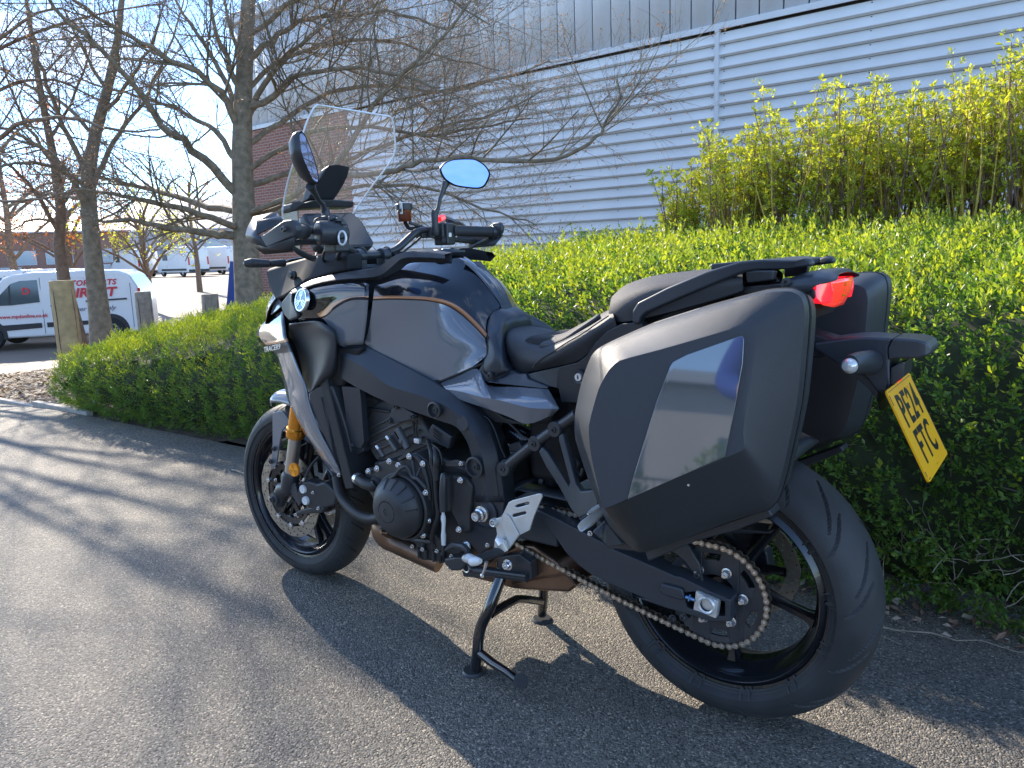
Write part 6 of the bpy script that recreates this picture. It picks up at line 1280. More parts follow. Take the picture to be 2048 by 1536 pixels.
part('rocker_switch', MB().lathe([(0, .007), (.006, .007), (.007, 0)], oc+o1*.006, 18, axis=on_).lathe([(0, .006), (.0045, .006), (.0055, 0)], oc-o1*.008, 16, axis=on_), B_satin)
q = MB()
for (u, v) in ((660, 875), (705, 885), (735, 905), (745, 930)):
    q.box([(-0.9832,-0.245,1.1749),(-0.9698,-0.235,1.1706),(-0.9653,-0.225,1.1619),(-0.9665,-0.22,1.1519)][[660, 705, 735, 745].index(u)], (.012, .016, .010))
part('switch_button', q, B_frame, bevel=.002)
part('indicator_switch', MB().box([(-0.9787,-0.245,1.1152)][0], (.016, .02, .008)).box([(-0.98,-0.262,1.1285)][0], (.012, .006, .018)), B_frame, bevel=.002)
# right switchgear
rs = Vector([(-1.0513,0.27,1.1339)][0])
part('right_switch_housing', MB().box(rs, (.055, .045, .068), Matrix.Rotation(.1, 3, 'Z')).box([(-1.0575,0.25,1.1457)][0], (.05, .02, .05)), B_matt, bevel=.006)
part('kill_switch', MB().box([(-1.0589,0.265,1.1843)][0], (.022, .026, .016), Matrix.Rotation(.3, 3, 'X')).box([(-1.0716,0.258,1.1781)][0], (.02, .012, .02)), B_red, bevel=.003)
part('start_button', MB().box(Vector([(-1.025,0.262,1.1307)][0]), (.012, .012, .014)), B_silver, bevel=.002)
part('master_cylinder', MB().tube([(-1.0741,0.235,1.1577),(-1.0765,0.235,1.1238)], .017, 16).box([(-1.0931,0.22,1.1359)][0], (.03, .05, .024)), B_satin, bevel=.003)
rc_ = Vector([(-1.1194,0.165,1.1753)][0]); hres = Vector([(-1.1179,0.165,1.2307)][0])-rc_; hh = hres.length
part('fluid_reservoir', MB().lathe([(0, 0), (.019, 0), (.0215, .004), (.0225, hh*.66)], rc_, 28, axis=(0, 0, 1)), B_lensd)
part('reservoir_cap', MB().lathe([(.0225, hh*.64), (.0265, hh*.66), (.0265, hh*.94), (.024, hh), (0, hh)], rc_, 30, axis=(0, 0, 1)), B_matt)
part('reservoir_strap', MB().box(rc_+Vector((.012, -.0255, hh*.70)), (.010, .003, hh*.60)).box(rc_+Vector((.01, -.012, hh+.001)), (.010, .030, .003)), B_silver, bevel=.001)
part('reservoir_bolt', MB().lathe([(0, -.003), (.004, -.003), (.005, 0)], rc_+Vector((.012, -.028, hh*.62)), 12), B_satin)
tb('reservoir_hose', smooth_path([rc_, rc_+Vector((.0, .02, -.02)), Vector([(-1.0882,0.21,1.1606)][0])]), .006, B_hose)
tb('reservoir_arm', [(-1.1057,0.17,1.1724),(-1.0869,0.215,1.156)], .005, B_satin)
# brake and clutch levers (forward of the grips)
for s in (-1, 1):
    q = smooth_path([(-1.02, .23*s, 1.115), (-1.045, .27*s, 1.118), (-1.045, .33*s, 1.115), (-1.03, .40*s, 1.108)]); part('lever', MB().tube(q, .0065, 10, squash=1.3), B_satin)
# handguards
tb('brake_line', smooth_path([(-1.0839,0.21,1.1356),(-1.0762,0.16,1.1112),(-1.0798,0.13,1.0941),(-1.0508,0.08,1.0813)]), .0035, B_hose)
def facets(polys): 
    q = MB()
    for p in polys: q.add(p, [tuple(range(len(p)))])
    return q
gA, gB, gC, gD, gE = [(-1.1152,-0.415,1.1386),(-1.1151,-0.405,1.1603),(-1.1108,-0.39,1.1833),(-1.0815,-0.4,1.1723),(-1.0542,-0.425,1.1379)]
gF, gG, gH, gI = [(-1.1008,-0.335,1.196),(-1.0994,-0.325,1.1939),(-1.0847,-0.325,1.1739),(-1.0492,-0.345,1.1719)]
gJ, gK, gL, gM, gN, gO, gQ = [(-1.1116,-0.415,1.1305),(-1.0929,-0.415,1.1175),(-1.0133,-0.43,1.1045),(-0.9269,-0.414,1.1241),(-0.954,-0.4,1.092),(-1.0575,-0.405,1.0881),(-1.0795,-0.41,1.1018)]
both('handguard_shell', facets([[gA, gB, gC, gD, gE], [gA, gE, gL, gK, gJ]]), B_frame, smooth=20, solid=.004)
both('handguard_front', facets([[gC, gF, gG, gH, gI, gE, gD]]), B_matt, smooth=20, solid=.004)
both('handguard_underside', facets([[gK, gL, gM, gN, gO, gQ]]), B_matt, smooth=20, solid=.004)
both('handguard_arm', MB().prism([(-1.0228,-0.428,1.1367),(-0.9529,-0.42,1.167),(-0.9279,-0.416,1.1668),(-0.9184,-0.412,1.1544),(-0.9188,-0.412,1.1392),(-0.9278,-0.414,1.1259),(-0.9593,-0.42,1.1203),(-1.0159,-0.428,1.1049),(-1.1009,-0.41,1.1199),(-1.1113,-0.41,1.1311)], (0, .02, 0)), B_frame, bevel=.006)
part('guard_bolt', MB().lathe([(0, -.004), (.003, -.004), (.0035, -.007), (.0065, -.007), (.0075, 0)], [(-0.9467,-0.424,1.1455)][0], 18), B_satin)
both('handguard_inner_edge', MB().surf([[(-1.0235,0.27,1.0919),(-1.001,0.3,1.0815),(-0.9943,0.36,1.1056),(-0.9707,0.4,1.1206)], [(-1.0531,0.26,1.0701),(-1.0177,0.29,1.0684),(-1.0053,0.35,1.0898),(-0.9711,0.4,1.1136)]], 3, 2).flipped(), B_matt, solid=.004)
# mirrors
def mirror_unit(s):
    base = Vector((-1.04, .215, 1.13)); b2 = Vector((-1.04, .215, 1.195)); c_ = Vector((-.985, .305, 1.318)); n_ = Vector((.80, -.60, .10)).normalized()
    u = Vector((0, 1, 0)); u = (u-n_*u.dot(n_)).normalized(); v = n_.cross(u); v = v if v.z > 0 else -v
    
    if s < 0: u, v = u*cos(.75)+v*sin(.75), v*cos(.75)-u*sin(.75)
    sh = [(-.078, .018), (-.060, .036), (-.030, .044), (.035, .040), (.068, .018), (.080, -.010), (.058, -.044), (.030, -.050), (-.035, -.036), (-.068, -.012)]
    raw = [c_+u*a+v*b for a, b in sh]; pts = []
    for i_ in range(len(raw)):
        p0, p1, p2, p3 = raw[i_-1], raw[i_], raw[(i_+1) % len(raw)], raw[(i_+2) % len(raw)]
        for j_ in range(4):
            t = j_/4; k1, k2 = (p2-p0)*.38, (p3-p1)*.38; pts.append(p1*(2*t**3-3*t*t+1)+k1*(t**3-2*t*t+t)+p2*(-2*t**3+3*t*t)+k2*(t**3-t*t))
    fl = (lambda p: Vector((p.x, p.y*s, p.z)))
    q = MB(); n0 = len(pts); rings = [(1.0, .004), (1.03, -.002), (.97, -.014), (.72, -.030), (.3, -.037)]
    for k, (sc__, dd) in enumerate(rings): q.v += [tuple(fl(c_+(p-c_)*sc__+n_*dd)) for p in pts]
    q.f = [(k*n0+i, k*n0+(i+1) % n0, (k+1)*n0+(i+1) % n0, (k+1)*n0+i) for k in range(len(rings)-1) for i in range(n0)]+[tuple((len(rings)-1)*n0+i for i in range(n0))]; q.m = [0]*len(q.f)
    h = part('mirror_housing', q, B_matt, smooth=60)
    q = MB(); q.v = [tuple(fl(c_+(p-c_)*.94+n_*.003)) for p in pts]; q.f = [tuple(range(n0))]; q.m = [0]; part('mirror_glass', q, mat('mirror_glass', (.24, .38, .74), .01, metal=1.), h, smooth=180)
    att = c_-u*.062-v*.022-n_*.012
    part('mirror_stem', MB().tube([fl(b2+Vector((.0, .003, 0))), fl(b2+Vector((.006, .012, .018))), fl(b2.lerp(att, .45)), fl(b2.lerp(att, .8)), fl(att)], [.0095, .0065, .0062, .0085, .013], 14), B_satin)
    part('mirror_mount', MB().tube([fl(base), fl(base+Vector((0, 0, .012))), fl(base.lerp(b2, .5)), fl(b2), fl(b2+Vector((0, 0, .012)))], [.009, .0125, .0105, .0115, .009], 16), B_matt)
for s in (-1, 1): mirror_unit(s)
# front indicators
for s in (-1, 1):
    e = [Vector((p[0], p[1]*-s, p[2])) for p in [(-1.342,-0.27,1.0667),(-1.3215,-0.26,1.068),(-1.3092,-0.21,1.064),(-1.3206,-0.15,1.0642)]]
    part('front_indicator', MB().tube([e[0], e[0].lerp(e[1], .3), e[1], e[2]], [.004, .011, .0135, .011], 16), B_matt)
    part('indicator_stem', MB().tube([e[2], e[3]], [.009, .012], 14), B_matt)
tb('clutch_cable', smooth_path([(-1.0678,-0.2,1.1002),(-1.1425,-0.15,1.073),(-1.1787,-0.1,1.0513),(-1.1758,-0.06,1.0326),(-1.1583,-0.04,1.0487)]), .004, B_hose)
tb('wiring_hose', smooth_path([(-1.0324,-0.18,1.0948),(-1.116,-0.12,1.0674),(-1.1753,-0.06,1.0369),(-1.1604,-0.03,1.0139)]), .006, B_hose)
# ================================================================ MOTORCYCLE: seat, tail, luggage, rear controls
def seat_rows(rows):
    """rows: per station [bottom, side, edge, centre]; mirrored over y=0 to a closed cushion"""
    out = []
    for st_ in rows:
        l = [Vector(p) for p in st_]; l[3].y = 0
        full = l+[Vector((p.x, -p.y, p.z)) for p in l[:3][::-1]]; out.append([tuple(p) for p in full])
    return out
rs_ = [[(-0.5531,-0.075,0.7869),(-0.5528,-0.092,0.8372),(-0.5629,-0.074,0.869),(-0.5946,0,0.8833)], [(-0.5125,-0.1,0.7816),(-0.5048,-0.114,0.8278),(-0.5155,-0.085,0.8623),(-0.5514,0,0.8765)], [(-0.4508,-0.115,0.7901),(-0.4359,-0.135,0.8178),(-0.4407,-0.11,0.8493),(-0.4977,0,0.8563)],
       [(-0.3825,-0.125,0.8068),(-0.3787,-0.15,0.8332),(-0.3909,-0.12,0.8573),(-0.4478,0,0.8572)], [(-0.3271,-0.13,0.8214),(-0.3332,-0.15,0.8567),(-0.3517,-0.12,0.8725),(-0.4046,0,0.8738)], [(-0.2997,-0.13,0.8381),(-0.2973,-0.145,0.8796),(-0.3168,-0.11,0.8928),(-0.3625,-0,0.8953)],
       [(-0.2688,-0.13,0.8681),(-0.2623,-0.14,0.902),(-0.284,-0.1,0.9127),(-0.3243,0,0.9213)], [(-0.2192,-0.13,0.9065),(-0.2261,-0.13,0.9276),(-0.253,-0.09,0.9344),(-0.2977,0,0.9329)]]
R_ = seat_rows(rs_); 
part('rider_seat', MB().surf([[tuple(Vector(p).lerp(Vector(R_[0][3]), .75)+Vector((-.0, 0, -.03))) for p in R_[0]]]+R_, 5, 4), B_seat, smooth=60)
part('seat_seam', MB().tube(smooth_path([Vector(p)+Vector((0, -.001, .001)) for p in [(-0.4401,-0.136,0.8002),(-0.4342,-0.138,0.809),(-0.4066,-0.145,0.8277),(-0.3703,-0.15,0.8461),(-0.3342,-0.148,0.8675),(-0.3015,-0.142,0.8857),(-0.265,-0.135,0.91),(-0.2393,-0.128,0.9271)]]), .0016, 6), B_seat2)
ins = [[(-0.4331,-0.118,0.8478),(-0.4076,-0.118,0.8483),(-0.3739,-0.115,0.8597),(-0.3406,-0.112,0.881),(-0.3132,-0.105,0.8991),(-0.2855,-0.095,0.9188)], [(-0.4405,-0.085,0.8557),(-0.4123,-0.085,0.8639),(-0.3818,-0.085,0.8743),(-0.355,-0.08,0.8862),(-0.3285,-0.075,0.9024),(-0.3015,-0.065,0.9184)], [(-0.4621,-0.02,0.863),(-0.4368,-0.03,0.8651),(-0.4169,-0.03,0.8689),(-0.3831,-0.03,0.8852),(-0.3528,-0.03,0.8997),(-0.3204,-0.03,0.9178)]]
part('seat_insert', MB().surf([[(x, y, z+.006) for x, y, z in r_] for r_ in ins], 3, 3), B_seat2, smooth=60, solid=.008)
ps_ = [[(-0.2592,-0.085,0.9136),(-0.258,-0.095,0.9309),(-0.2691,-0.07,0.9454),(-0.2972,0,0.9562)], [(-0.2279,-0.115,0.9137),(-0.2255,-0.125,0.9415),(-0.2407,-0.095,0.9633),(-0.2793,0,0.9751)], [(-0.1878,-0.13,0.9178),(-0.1869,-0.14,0.9575),(-0.2016,-0.11,0.98),(-0.2475,0,0.9937)], [(-0.1355,-0.13,0.9285),(-0.1278,-0.145,0.9761),(-0.1425,-0.115,0.9974),(-0.1889,0,1.0088)], [(-0.0585,-0.13,0.9487),(-0.0542,-0.14,0.9883),(-0.0675,-0.11,1.0071),(-0.1065,0,1.0181)], [(0.0078,-0.125,0.9673),(0.0114,-0.135,0.9998),(-0.0005,-0.105,1.0143),(-0.0376,0,1.0228)], [(0.055,-0.12,0.9831),(0.0565,-0.125,1.003),(0.0472,-0.1,1.0156),(0.0152,0,1.0245)]]
R_ = seat_rows(ps_)
part('pillion_seat', MB().surf([[tuple(Vector(p).lerp(Vector((R_[0][3][0]+.01, 0, R_[0][3][2]-.03)), .8)) for p in R_[0]]]+R_, 5, 4), B_seat2, smooth=60)
# side cover ahead of the seat
cv_ = [[(-0.5847,-0.146,0.8061),(-0.5715,-0.14,0.8327),(-0.5826,-0.125,0.8739),(-0.6111,-0.085,0.8982),(-0.6223,-0.055,0.9213),(-0.6173,-0.03,0.9308),(-0.62,0,0.9309)],
       [(-0.5756,-0.15,0.7806),(-0.5464,-0.146,0.8203),(-0.5594,-0.13,0.8657),(-0.5888,-0.09,0.8944),(-0.603,-0.058,0.9157),(-0.6011,-0.031,0.9264),(-0.6052,0,0.9278)],
       [(-0.5341,-0.145,0.7825),(-0.5301,-0.138,0.8201),(-0.5493,-0.122,0.8604),(-0.5677,-0.092,0.8879),(-0.5817,-0.06,0.9065),(-0.5828,-0.031,0.9162),(-0.5884,0,0.9184)],
       [(-0.5139,-0.118,0.7883),(-0.5265,-0.118,0.8056),(-0.5481,-0.106,0.8537),(-0.5605,-0.088,0.878),(-0.5731,-0.06,0.8931),(-0.5735,-0.032,0.9011),(-0.575,0,0.9023)]]
tgt_ = Vector([(-0.5691,0,0.82)][0]); cv_.append([tuple(Vector(p).lerp(Vector((tgt_.x, p[1]*.5, tgt_.z)), .38)) for p in cv_[-1]])
part('seat_side_cover', MB().surf(cv_, 4, 4).mirror(), B_blue, smooth=50, solid=.004)
both('side_cover_wing', MB().prism([(-0.5839,-0.147,0.8063),(-0.5969,-0.149,0.7873),(-0.5907,-0.151,0.77),(-0.5729,-0.151,0.759),(-0.476,-0.146,0.7558),(-0.3975,-0.142,0.7553),(-0.3959,-0.14,0.7609),(-0.4538,-0.14,0.7753),(-0.4633,-0.134,0.7856),(-0.4907,-0.128,0.784),(-0.5117,-0.121,0.7888),(-0.5348,-0.144,0.7836)], (0, .02, 0)), B_blue, bevel=.004)
bolts([Vector([(-0.5575,-0.152,0.7772)][0])], ME_bolt_b)
# rear grey wedge panel
wd = [[(-0.7367,-0.15,0.7424),(-0.6667,-0.15,0.7671),(-0.5988,-0.15,0.7916),(-0.5662,-0.152,0.7532),(-0.484,-0.15,0.7547),(-0.3948,-0.142,0.7547)],
      [(-0.7143,-0.16,0.735),(-0.6392,-0.168,0.7336),(-0.5616,-0.178,0.7271),(-0.5052,-0.182,0.7254),(-0.4219,-0.18,0.715),(-0.3515,-0.165,0.7163)],
      [(-0.695,-0.16,0.7266),(-0.6383,-0.165,0.7108),(-0.5665,-0.168,0.6993),(-0.4957,-0.168,0.6844),(-0.4404,-0.165,0.6716),(-0.3705,-0.16,0.7005)]]
wd.append([(x, y+.04, z-.002) for x, y, z in [(-0.695,-0.16,0.7266),(-0.6384,-0.165,0.7089),(-0.5666,-0.168,0.6975),(-0.4958,-0.168,0.6826),(-0.4426,-0.165,0.6704),(-0.4085,-0.16,0.6652)]])
both('rear_side_panel', MB().surf(wd, 4, 1), B_grey, smooth=25, solid=.004)
both('lower_side_cover', MB().prism([(-0.6703,-0.135,0.7033),(-0.6123,-0.135,0.7096),(-0.5313,-0.135,0.6701),(-0.4726,-0.135,0.6615),(-0.5087,-0.13,0.6567),(-0.5662,-0.13,0.6556),(-0.6025,-0.13,0.6745),(-0.6247,-0.13,0.6723),(-0.6368,-0.13,0.6838)], (0, .03, 0)), B_eng, bevel=.003)
bolts([(-0.6394,-0.138,0.6927)], ME_bolt_b)
tm = [(-0.4648,-0.128,0.7827),(-0.4418,-0.128,0.7896),(-0.3739,-0.13,0.8064),(-0.3194,-0.132,0.8212),(-0.2947,-0.134,0.8377),(-0.2702,-0.136,0.8687),(-0.2391,-0.138,0.895),(-0.2029,-0.138,0.9124),(-0.1586,-0.138,0.9173),(-0.145,-0.138,0.8991),(-0.1496,-0.13,0.8183),(-0.252,-0.12,0.7328),(-0.3292,-0.12,0.7237),(-0.3715,-0.125,0.7232),(-0.3754,-0.13,0.7562),(-0.3985,-0.132,0.7598),(-0.4581,-0.13,0.7735)]
both('tail_side_cover', MB().prism(tm, (0, .03, 0)), B_matt, bevel=.005)
kl = [(-0.3127,-0.138,0.7889)][0]; part('seat_lock', MB().lathe([(0, -.006), (.0085, -.006), (.009, -.003), (.009, 0)], kl, 26), B_silver)
part('lock_collar', MB().lathe([(.009, -.001), (.0155, -.003), (.017, .003)], kl, 26), B_matt); part('key_slot', MB().box(Vector(kl)+Vector((0, -.0065, 0)), (.002, .002, .009)), B_dark)
# grab rails, rack, tail
gr = [(-0.1711,-0.15,0.9133),(-0.1708,-0.15,0.9423),(-0.1589,-0.15,0.9594),(-0.0937,-0.15,0.9897),(-0.0076,-0.15,1.0224),(0.0592,-0.145,1.0401),(0.0891,-0.13,1.042),(0.1519,-0.1,1.039),(0.1645,-0.095,1.043),(0.1758,-0.09,1.0374),(0.1769,-0.09,1.0268),(0.1336,-0.1,1.0218),(0.0877,-0.125,1.0228),(0.0616,-0.14,1.0184),(-0.0082,-0.148,0.9907),(-0.0938,-0.15,0.9568),(-0.1394,-0.15,0.9378),(-0.1526,-0.15,0.9249),(-0.1555,-0.15,0.9137)]
both('grab_rail', MB().prism(gr, (0, .026, 0)), B_frame, bevel=.008, seg=3)
part('rear_rack', MB().prism([(-.02, -.10, 1.035), (.09, -.095, 1.042), (.15, -.07, 1.040), (.15, .07, 1.040), (.09, .095, 1.042), (-.02, .10, 1.035)], (0, 0, -.012)), B_frame, bevel=.004)
both('rail_post', MB().prism([(0.062,-0.13,1.0206),(0.0855,-0.13,1.0222),(0.117,-0.12,1.0214),(0.1136,-0.12,1.0023),(0.0645,-0.125,0.9971)], (0, .02, 0)), B_satin, bevel=.004)
both('tail_inner_cover', MB().prism([(-0.0807,-0.12,0.9538),(0.0466,-0.12,0.9988),(0.055,-0.12,0.9831),(0.047,-0.12,0.9772),(-0.0453,-0.12,0.946),(-0.1358,-0.12,0.9148)], (0, .02, 0)), B_dark, bevel=.003)
tc_ = [[(0.1261,-0.105,1.0007),(0.1295,-0.115,0.9886),(0.1301,-0.11,0.9768)], [(0.1642,-0.075,1.0142),(0.1721,-0.115,1.0017),(0.1764,-0.115,0.9792)], [(0.2045,-0.06,1.0165),(0.2056,-0.105,1.0028),(0.1924,-0.115,0.9923)], [(0.2168,-0.05,1.0102),(0.2227,-0.085,1.0043),(0.2164,-0.105,1.0009)]]
tcm = MB().surf([[(p[0][0], 0, p[0][2]+.002)]+p for p in tc_], 3, 3).mirror(); part('tail_cowl', tcm, B_frame, smooth=50, solid=.003)
both('tail_side', MB().prism([(0.0403,-0.1,0.9878),(0.1277,-0.11,0.996),(0.1752,-0.112,0.9903),(0.19,-0.112,0.9828),(0.19,-0.11,0.9657),(0.1763,-0.1,0.963),(0.0396,-0.1,0.9758)], (0, .02, 0)), B_satin, bevel=.004)
part('tail_underside', MB().prism([(.02, -.10, .985), (.185, -.10, .965), (.17, -.09, .92), (.05, -.09, .90)], (0, .2, 0)), B_dark, bevel=.006)
bolts([(0.1386,-0.117,0.9982)], ME_bolt_b)
# tail light: two red lobes and a lighter centre lens
lp = [(0.1888,-0.105,0.9966),(0.2114,-0.085,0.9999),(0.2151,-0.08,0.9808),(0.2108,-0.08,0.9573),(0.1993,-0.1,0.9564),(0.1924,-0.108,0.9656),(0.189,-0.108,0.9825)]
part('tail_light', MB().prism(lp, (-.03, .015, 0)), B_red, bevel=.006, seg=3)
lp2 = [(x, -y, z) for x, y, z in lp]; part('tail_light', MB().prism(lp2, (-.03, -.015, 0)), B_red, bevel=.006, seg=3)
cl = [(0.2059,-0.06,0.9978),(0.2105,-0.045,1.0008),(0.2201,0,0.9973),(0.2111,0,0.956),(0.2084,-0.03,0.9535),(0.2065,-0.06,0.9573)]
part('tail_light_centre', MB().surf([[(.205, -.082, .998), (.222, -.04, 1.0), (.226, 0, 1.0), (.222, .04, 1.0), (.205, .082, .998)], [(.204, -.080, .975), (.218, -.04, .972), (.222, 0, .972), (.218, .04, .972), (.204, .08, .975)], [(.196, -.075, .952), (.206, -.04, .946), (.208, 0, .946), (.206, .04, .946), (.196, .075, .952)]], 4, 4), B_red2, solid=.01, smooth=50)
q = MB()
for i in range(4):
    for j in range(3): q.box((.2225-.002*j, -.030+.007*i, .990-.010*j), (.003, .0055, .008))
part('lamp_cells', q, B_amber2)
# plate hanger
ha = [(0.2389,-0.045,0.8894),(0.2704,-0.045,0.8917),(0.3134,-0.045,0.8905),(0.308,-0.045,0.8723),(0.3101,-0.045,0.8484),(0.3147,-0.045,0.8046),(0.3077,-0.045,0.7818),(0.2921,-0.045,0.7858),(0.2777,-0.045,0.805),(0.2615,-0.045,0.8189),(0.2415,-0.045,0.8198),(0.1956,-0.045,0.8497),(0.1743,-0.045,0.8618),(0.1717,-0.045,0.8771)]
part('plate_hanger', MB().prism(ha, (0, .09, 0)), B_frame, bevel=.012, seg=3)
hb = [(0.3152,-0.048,0.891),(0.3536,-0.048,0.8898),(0.3689,-0.04,0.8846),(0.3767,-0.03,0.8715),(0.3767,-0.03,0.8613),(0.3702,-0.04,0.8582),(0.3532,-0.046,0.8536),(0.3185,-0.048,0.852),(0.3096,-0.048,0.8481),(0.3072,-0.048,0.8726)]
part('hanger_tip', MB().prism(hb, (0, .096, 0)), B_frame, bevel=.008, seg=3)
part('hanger_arm', MB().prism([(0.1233,-0.03,0.8985),(0.1588,-0.03,0.8976),(0.2089,-0.03,0.8834),(0.2673,-0.03,0.8903),(0.2679,-0.03,0.874),(0.21,-0.03,0.8516),(0.1605,-0.03,0.8389),(0.1246,-0.03,0.8472)], (0, .06, 0)), B_satin, bevel=.008)
part('hanger_blade', MB().prism([(0.2464,-0.04,0.8193),(0.2643,-0.04,0.8184),(0.2806,-0.04,0.8045),(0.2932,-0.04,0.784),(0.2915,-0.03,0.7518),(0.2977,-0.03,0.7459),(0.2877,-0.04,0.7749),(0.2651,-0.04,0.799),(0.2487,-0.04,0.8108)], (0, .08, 0)), B_matt, bevel=.004)
for s in (-1, 1):
    ib = Vector(([(0.2751,-0.2,0.8577)][0][0], -.20, [(0.2751,-0.2,0.8577)][0][2])); fl = lambda p: Vector((p.x, p.y*-s*-1 if s > 0 else p.y, p.z))
    P1, P2, P3 = [Vector(p) for p in [(0.2701,-0.175,0.8542),(0.275,-0.14,0.8546),(0.2804,-0.05,0.8443)]]
    if s > 0: P1.y, P2.y, P3.y = -P1.y, -P2.y, -P3.y
    part('indicator_stem', MB().tube([P1, P2, P3], [.016, .017, .020], 16, squash=1.2), B_matt)
    part('rear_indicator', MB().lathe([(0, -.020), (.008, -.018), (.013, -.010), (.0145, .0), (.014, .012)], P1, 20, axis=(P3-P1)), B_clear)
rl_ = [(0.3197,-0.035,0.8343),(0.3236,0,0.8351),(0.3242,0,0.8045),(0.3208,-0.035,0.8053)]; part('rear_reflector', MB().prism([(x+.001, y, z) for x, y, z in [(p[0], s_*.0+p[1], p[2]) for p, s_ in zip(rl_, (0, 0, 0, 0))]], (-.006, .001, 0)), B_red, bevel=.001)
part('reflector_housing', MB().prism([(0.3132,-0.044,0.8348),(0.3329,-0.044,0.8474),(0.336,-0.04,0.845),(0.3336,-0.04,0.8167),(0.3208,-0.044,0.8048),(0.3143,-0.044,0.8012)], (0, .085, 0)), B_satin, bevel=.004)
# number plate
pxp, pzp, tl, hp, wp = .3193, .8024, .4503, .178, .229
dn = Vector((sin(tl), 0, -cos(tl))); yv = Vector((0, 1, 0)); nrm = Vector((cos(tl), 0, sin(tl))); tp0 = Vector((pxp, 0, pzp))
def rrect(w_, h_, r_, off, n=5):
    pts = []
    for (cx_, cy_, a0_) in ((w_/2-r_, r_, -90), (w_/2-r_, h_-r_, 0), (-w_/2+r_, h_-r_, 90), (-w_/2+r_, r_, 180)):
        for k in range(n): a = radians(a0_+90*k/(n-1)); pts.append(tp0+yv*(cx_+r_*cos(a))+dn*(cy_+r_*sin(a))+nrm*off)
    return pts
M_plate = mat('plate_yellow', (1., .47, .001), .45, bump=.15, bscale=60, var=.04, vscale=30); M_ink = mat('plate_ink', (.012, .012, .012), .4)
pl = part('number_plate', MB().prism(rrect(wp, hp, .009, 0), -nrm*.0035), M_plate)
part('plate_backing', MB().prism(rrect(wp*.8, hp*.9, .009, -.004), -nrm*.006), B_dark)
def plate_text(txt, vy, size, cx_=0, m=M_ink, **kw):
    o = text_obj('plate_lettering', txt, size, frame_mtx(tp0+dn*vy+nrm*.0006+yv*cx_, yv, -dn), m, None, **kw); o.parent = bike; o.matrix_parent_inverse = ROOT_INV; return o
plate_text('PE24', .052, .088, bold=.0016, sx=.86, space=1.12, depth=.0002)
plate_text('FTC', .125, .088, bold=.0016, sx=.86, space=1.12, depth=.0002)
plate_text('· · ·', .170, .012, .0, depth=.0002)
q = MB()
def pln(a, b, c, d): q.tube([tp0+yv*a+dn*b+nrm*.0004, tp0+yv*c+dn*d+nrm*.0004], .0006, 4)
e_ = .0045; pln(-wp/2+.010, e_, wp/2-.010, e_); pln(-wp/2+e_, .01, -wp/2+e_, .03); pln(-wp/2+e_, hp-.02, -wp/2+e_, hp-.01); pln(-wp/2+.01, hp-e_, -wp/2+.022, hp-e_); pln(wp/2-e_, .01, wp/2-e_, hp-.01)
part('plate_border', q, M_ink)
for y in (-.045, .045): part('plate_screw', MB().lathe([(0, .002), (.004, .002), (.005, 0)], tp0+yv*y+dn*.022, 14, axis=nrm), M_plate)
# ---------------------------------------------------------------- panniers
ol = [(-0.1497,-0.315,0.8882),(-0.0405,-0.315,0.9353),(0.0681,-0.315,0.9693),(0.1665,-0.315,0.9958),(0.2094,-0.315,0.9982),(0.2296,-0.315,0.9874),(0.237,-0.315,0.9531),(0.2291,-0.315,0.8119),(0.2088,-0.315,0.6943),(0.1954,-0.315,0.64),(0.1744,-0.315,0.6133),(0.1131,-0.315,0.582),(-0.06,-0.315,0.4852),(-0.0944,-0.315,0.4906),(-0.1425,-0.315,0.5268),(-0.1853,-0.315,0.6088),(-0.2156,-0.315,0.6935),(-0.2162,-0.315,0.7437),(-0.1994,-0.315,0.8111),(-0.176,-0.315,0.8651)]
fc = [(-0.0406,-0.446,0.8833),(0.0245,-0.4255,0.9027),(0.097,-0.4026,0.9254),(0.1426,-0.3881,0.94),(0.1578,-0.3841,0.9407),(0.1672,-0.3825,0.9356),(0.1703,-0.3847,0.9189),(0.1668,-0.4001,0.8384),(0.1652,-0.4122,0.7738),(0.1682,-0.4157,0.7497),(0.1627,-0.4186,0.7419),(0.1366,-0.4279,0.7278),(0.0186,-0.4695,0.6668),(-0.0138,-0.4812,0.649),(-0.0487,-0.4934,0.6314),(-0.0616,-0.4908,0.6643),(-0.0788,-0.4849,0.7222),(-0.0859,-0.478,0.7705),(-0.0736,-0.4635,0.8336),(-0.0589,-0.454,0.8651)]
ol2 = [(-0.1282,-0.345,0.8901),(-0.025,-0.345,0.935),(0.0802,-0.345,0.9677),(0.1765,-0.345,0.9935),(0.2152,-0.345,0.9955),(0.2319,-0.345,0.9847),(0.2377,-0.345,0.9559),(0.2295,-0.345,0.8173),(0.211,-0.345,0.7057),(0.1987,-0.345,0.6563),(0.1787,-0.345,0.6314),(0.1223,-0.345,0.6013),(-0.0427,-0.345,0.5108),(-0.0727,-0.345,0.5148),(-0.1177,-0.345,0.5473),(-0.1589,-0.345,0.6209),(-0.1875,-0.345,0.7035),(-0.1891,-0.345,0.7523),(-0.1729,-0.345,0.8139),(-0.152,-0.345,0.8645)]
cen = Vector((sum(p[0] for p in ol)/20, 0, sum(p[2] for p in ol)/20))
def ringp(k, y, dz=0): return [(cen.x+(p[0]-cen.x)*k, y, cen.z+(p[2]-cen.z)*k) for p in ol]
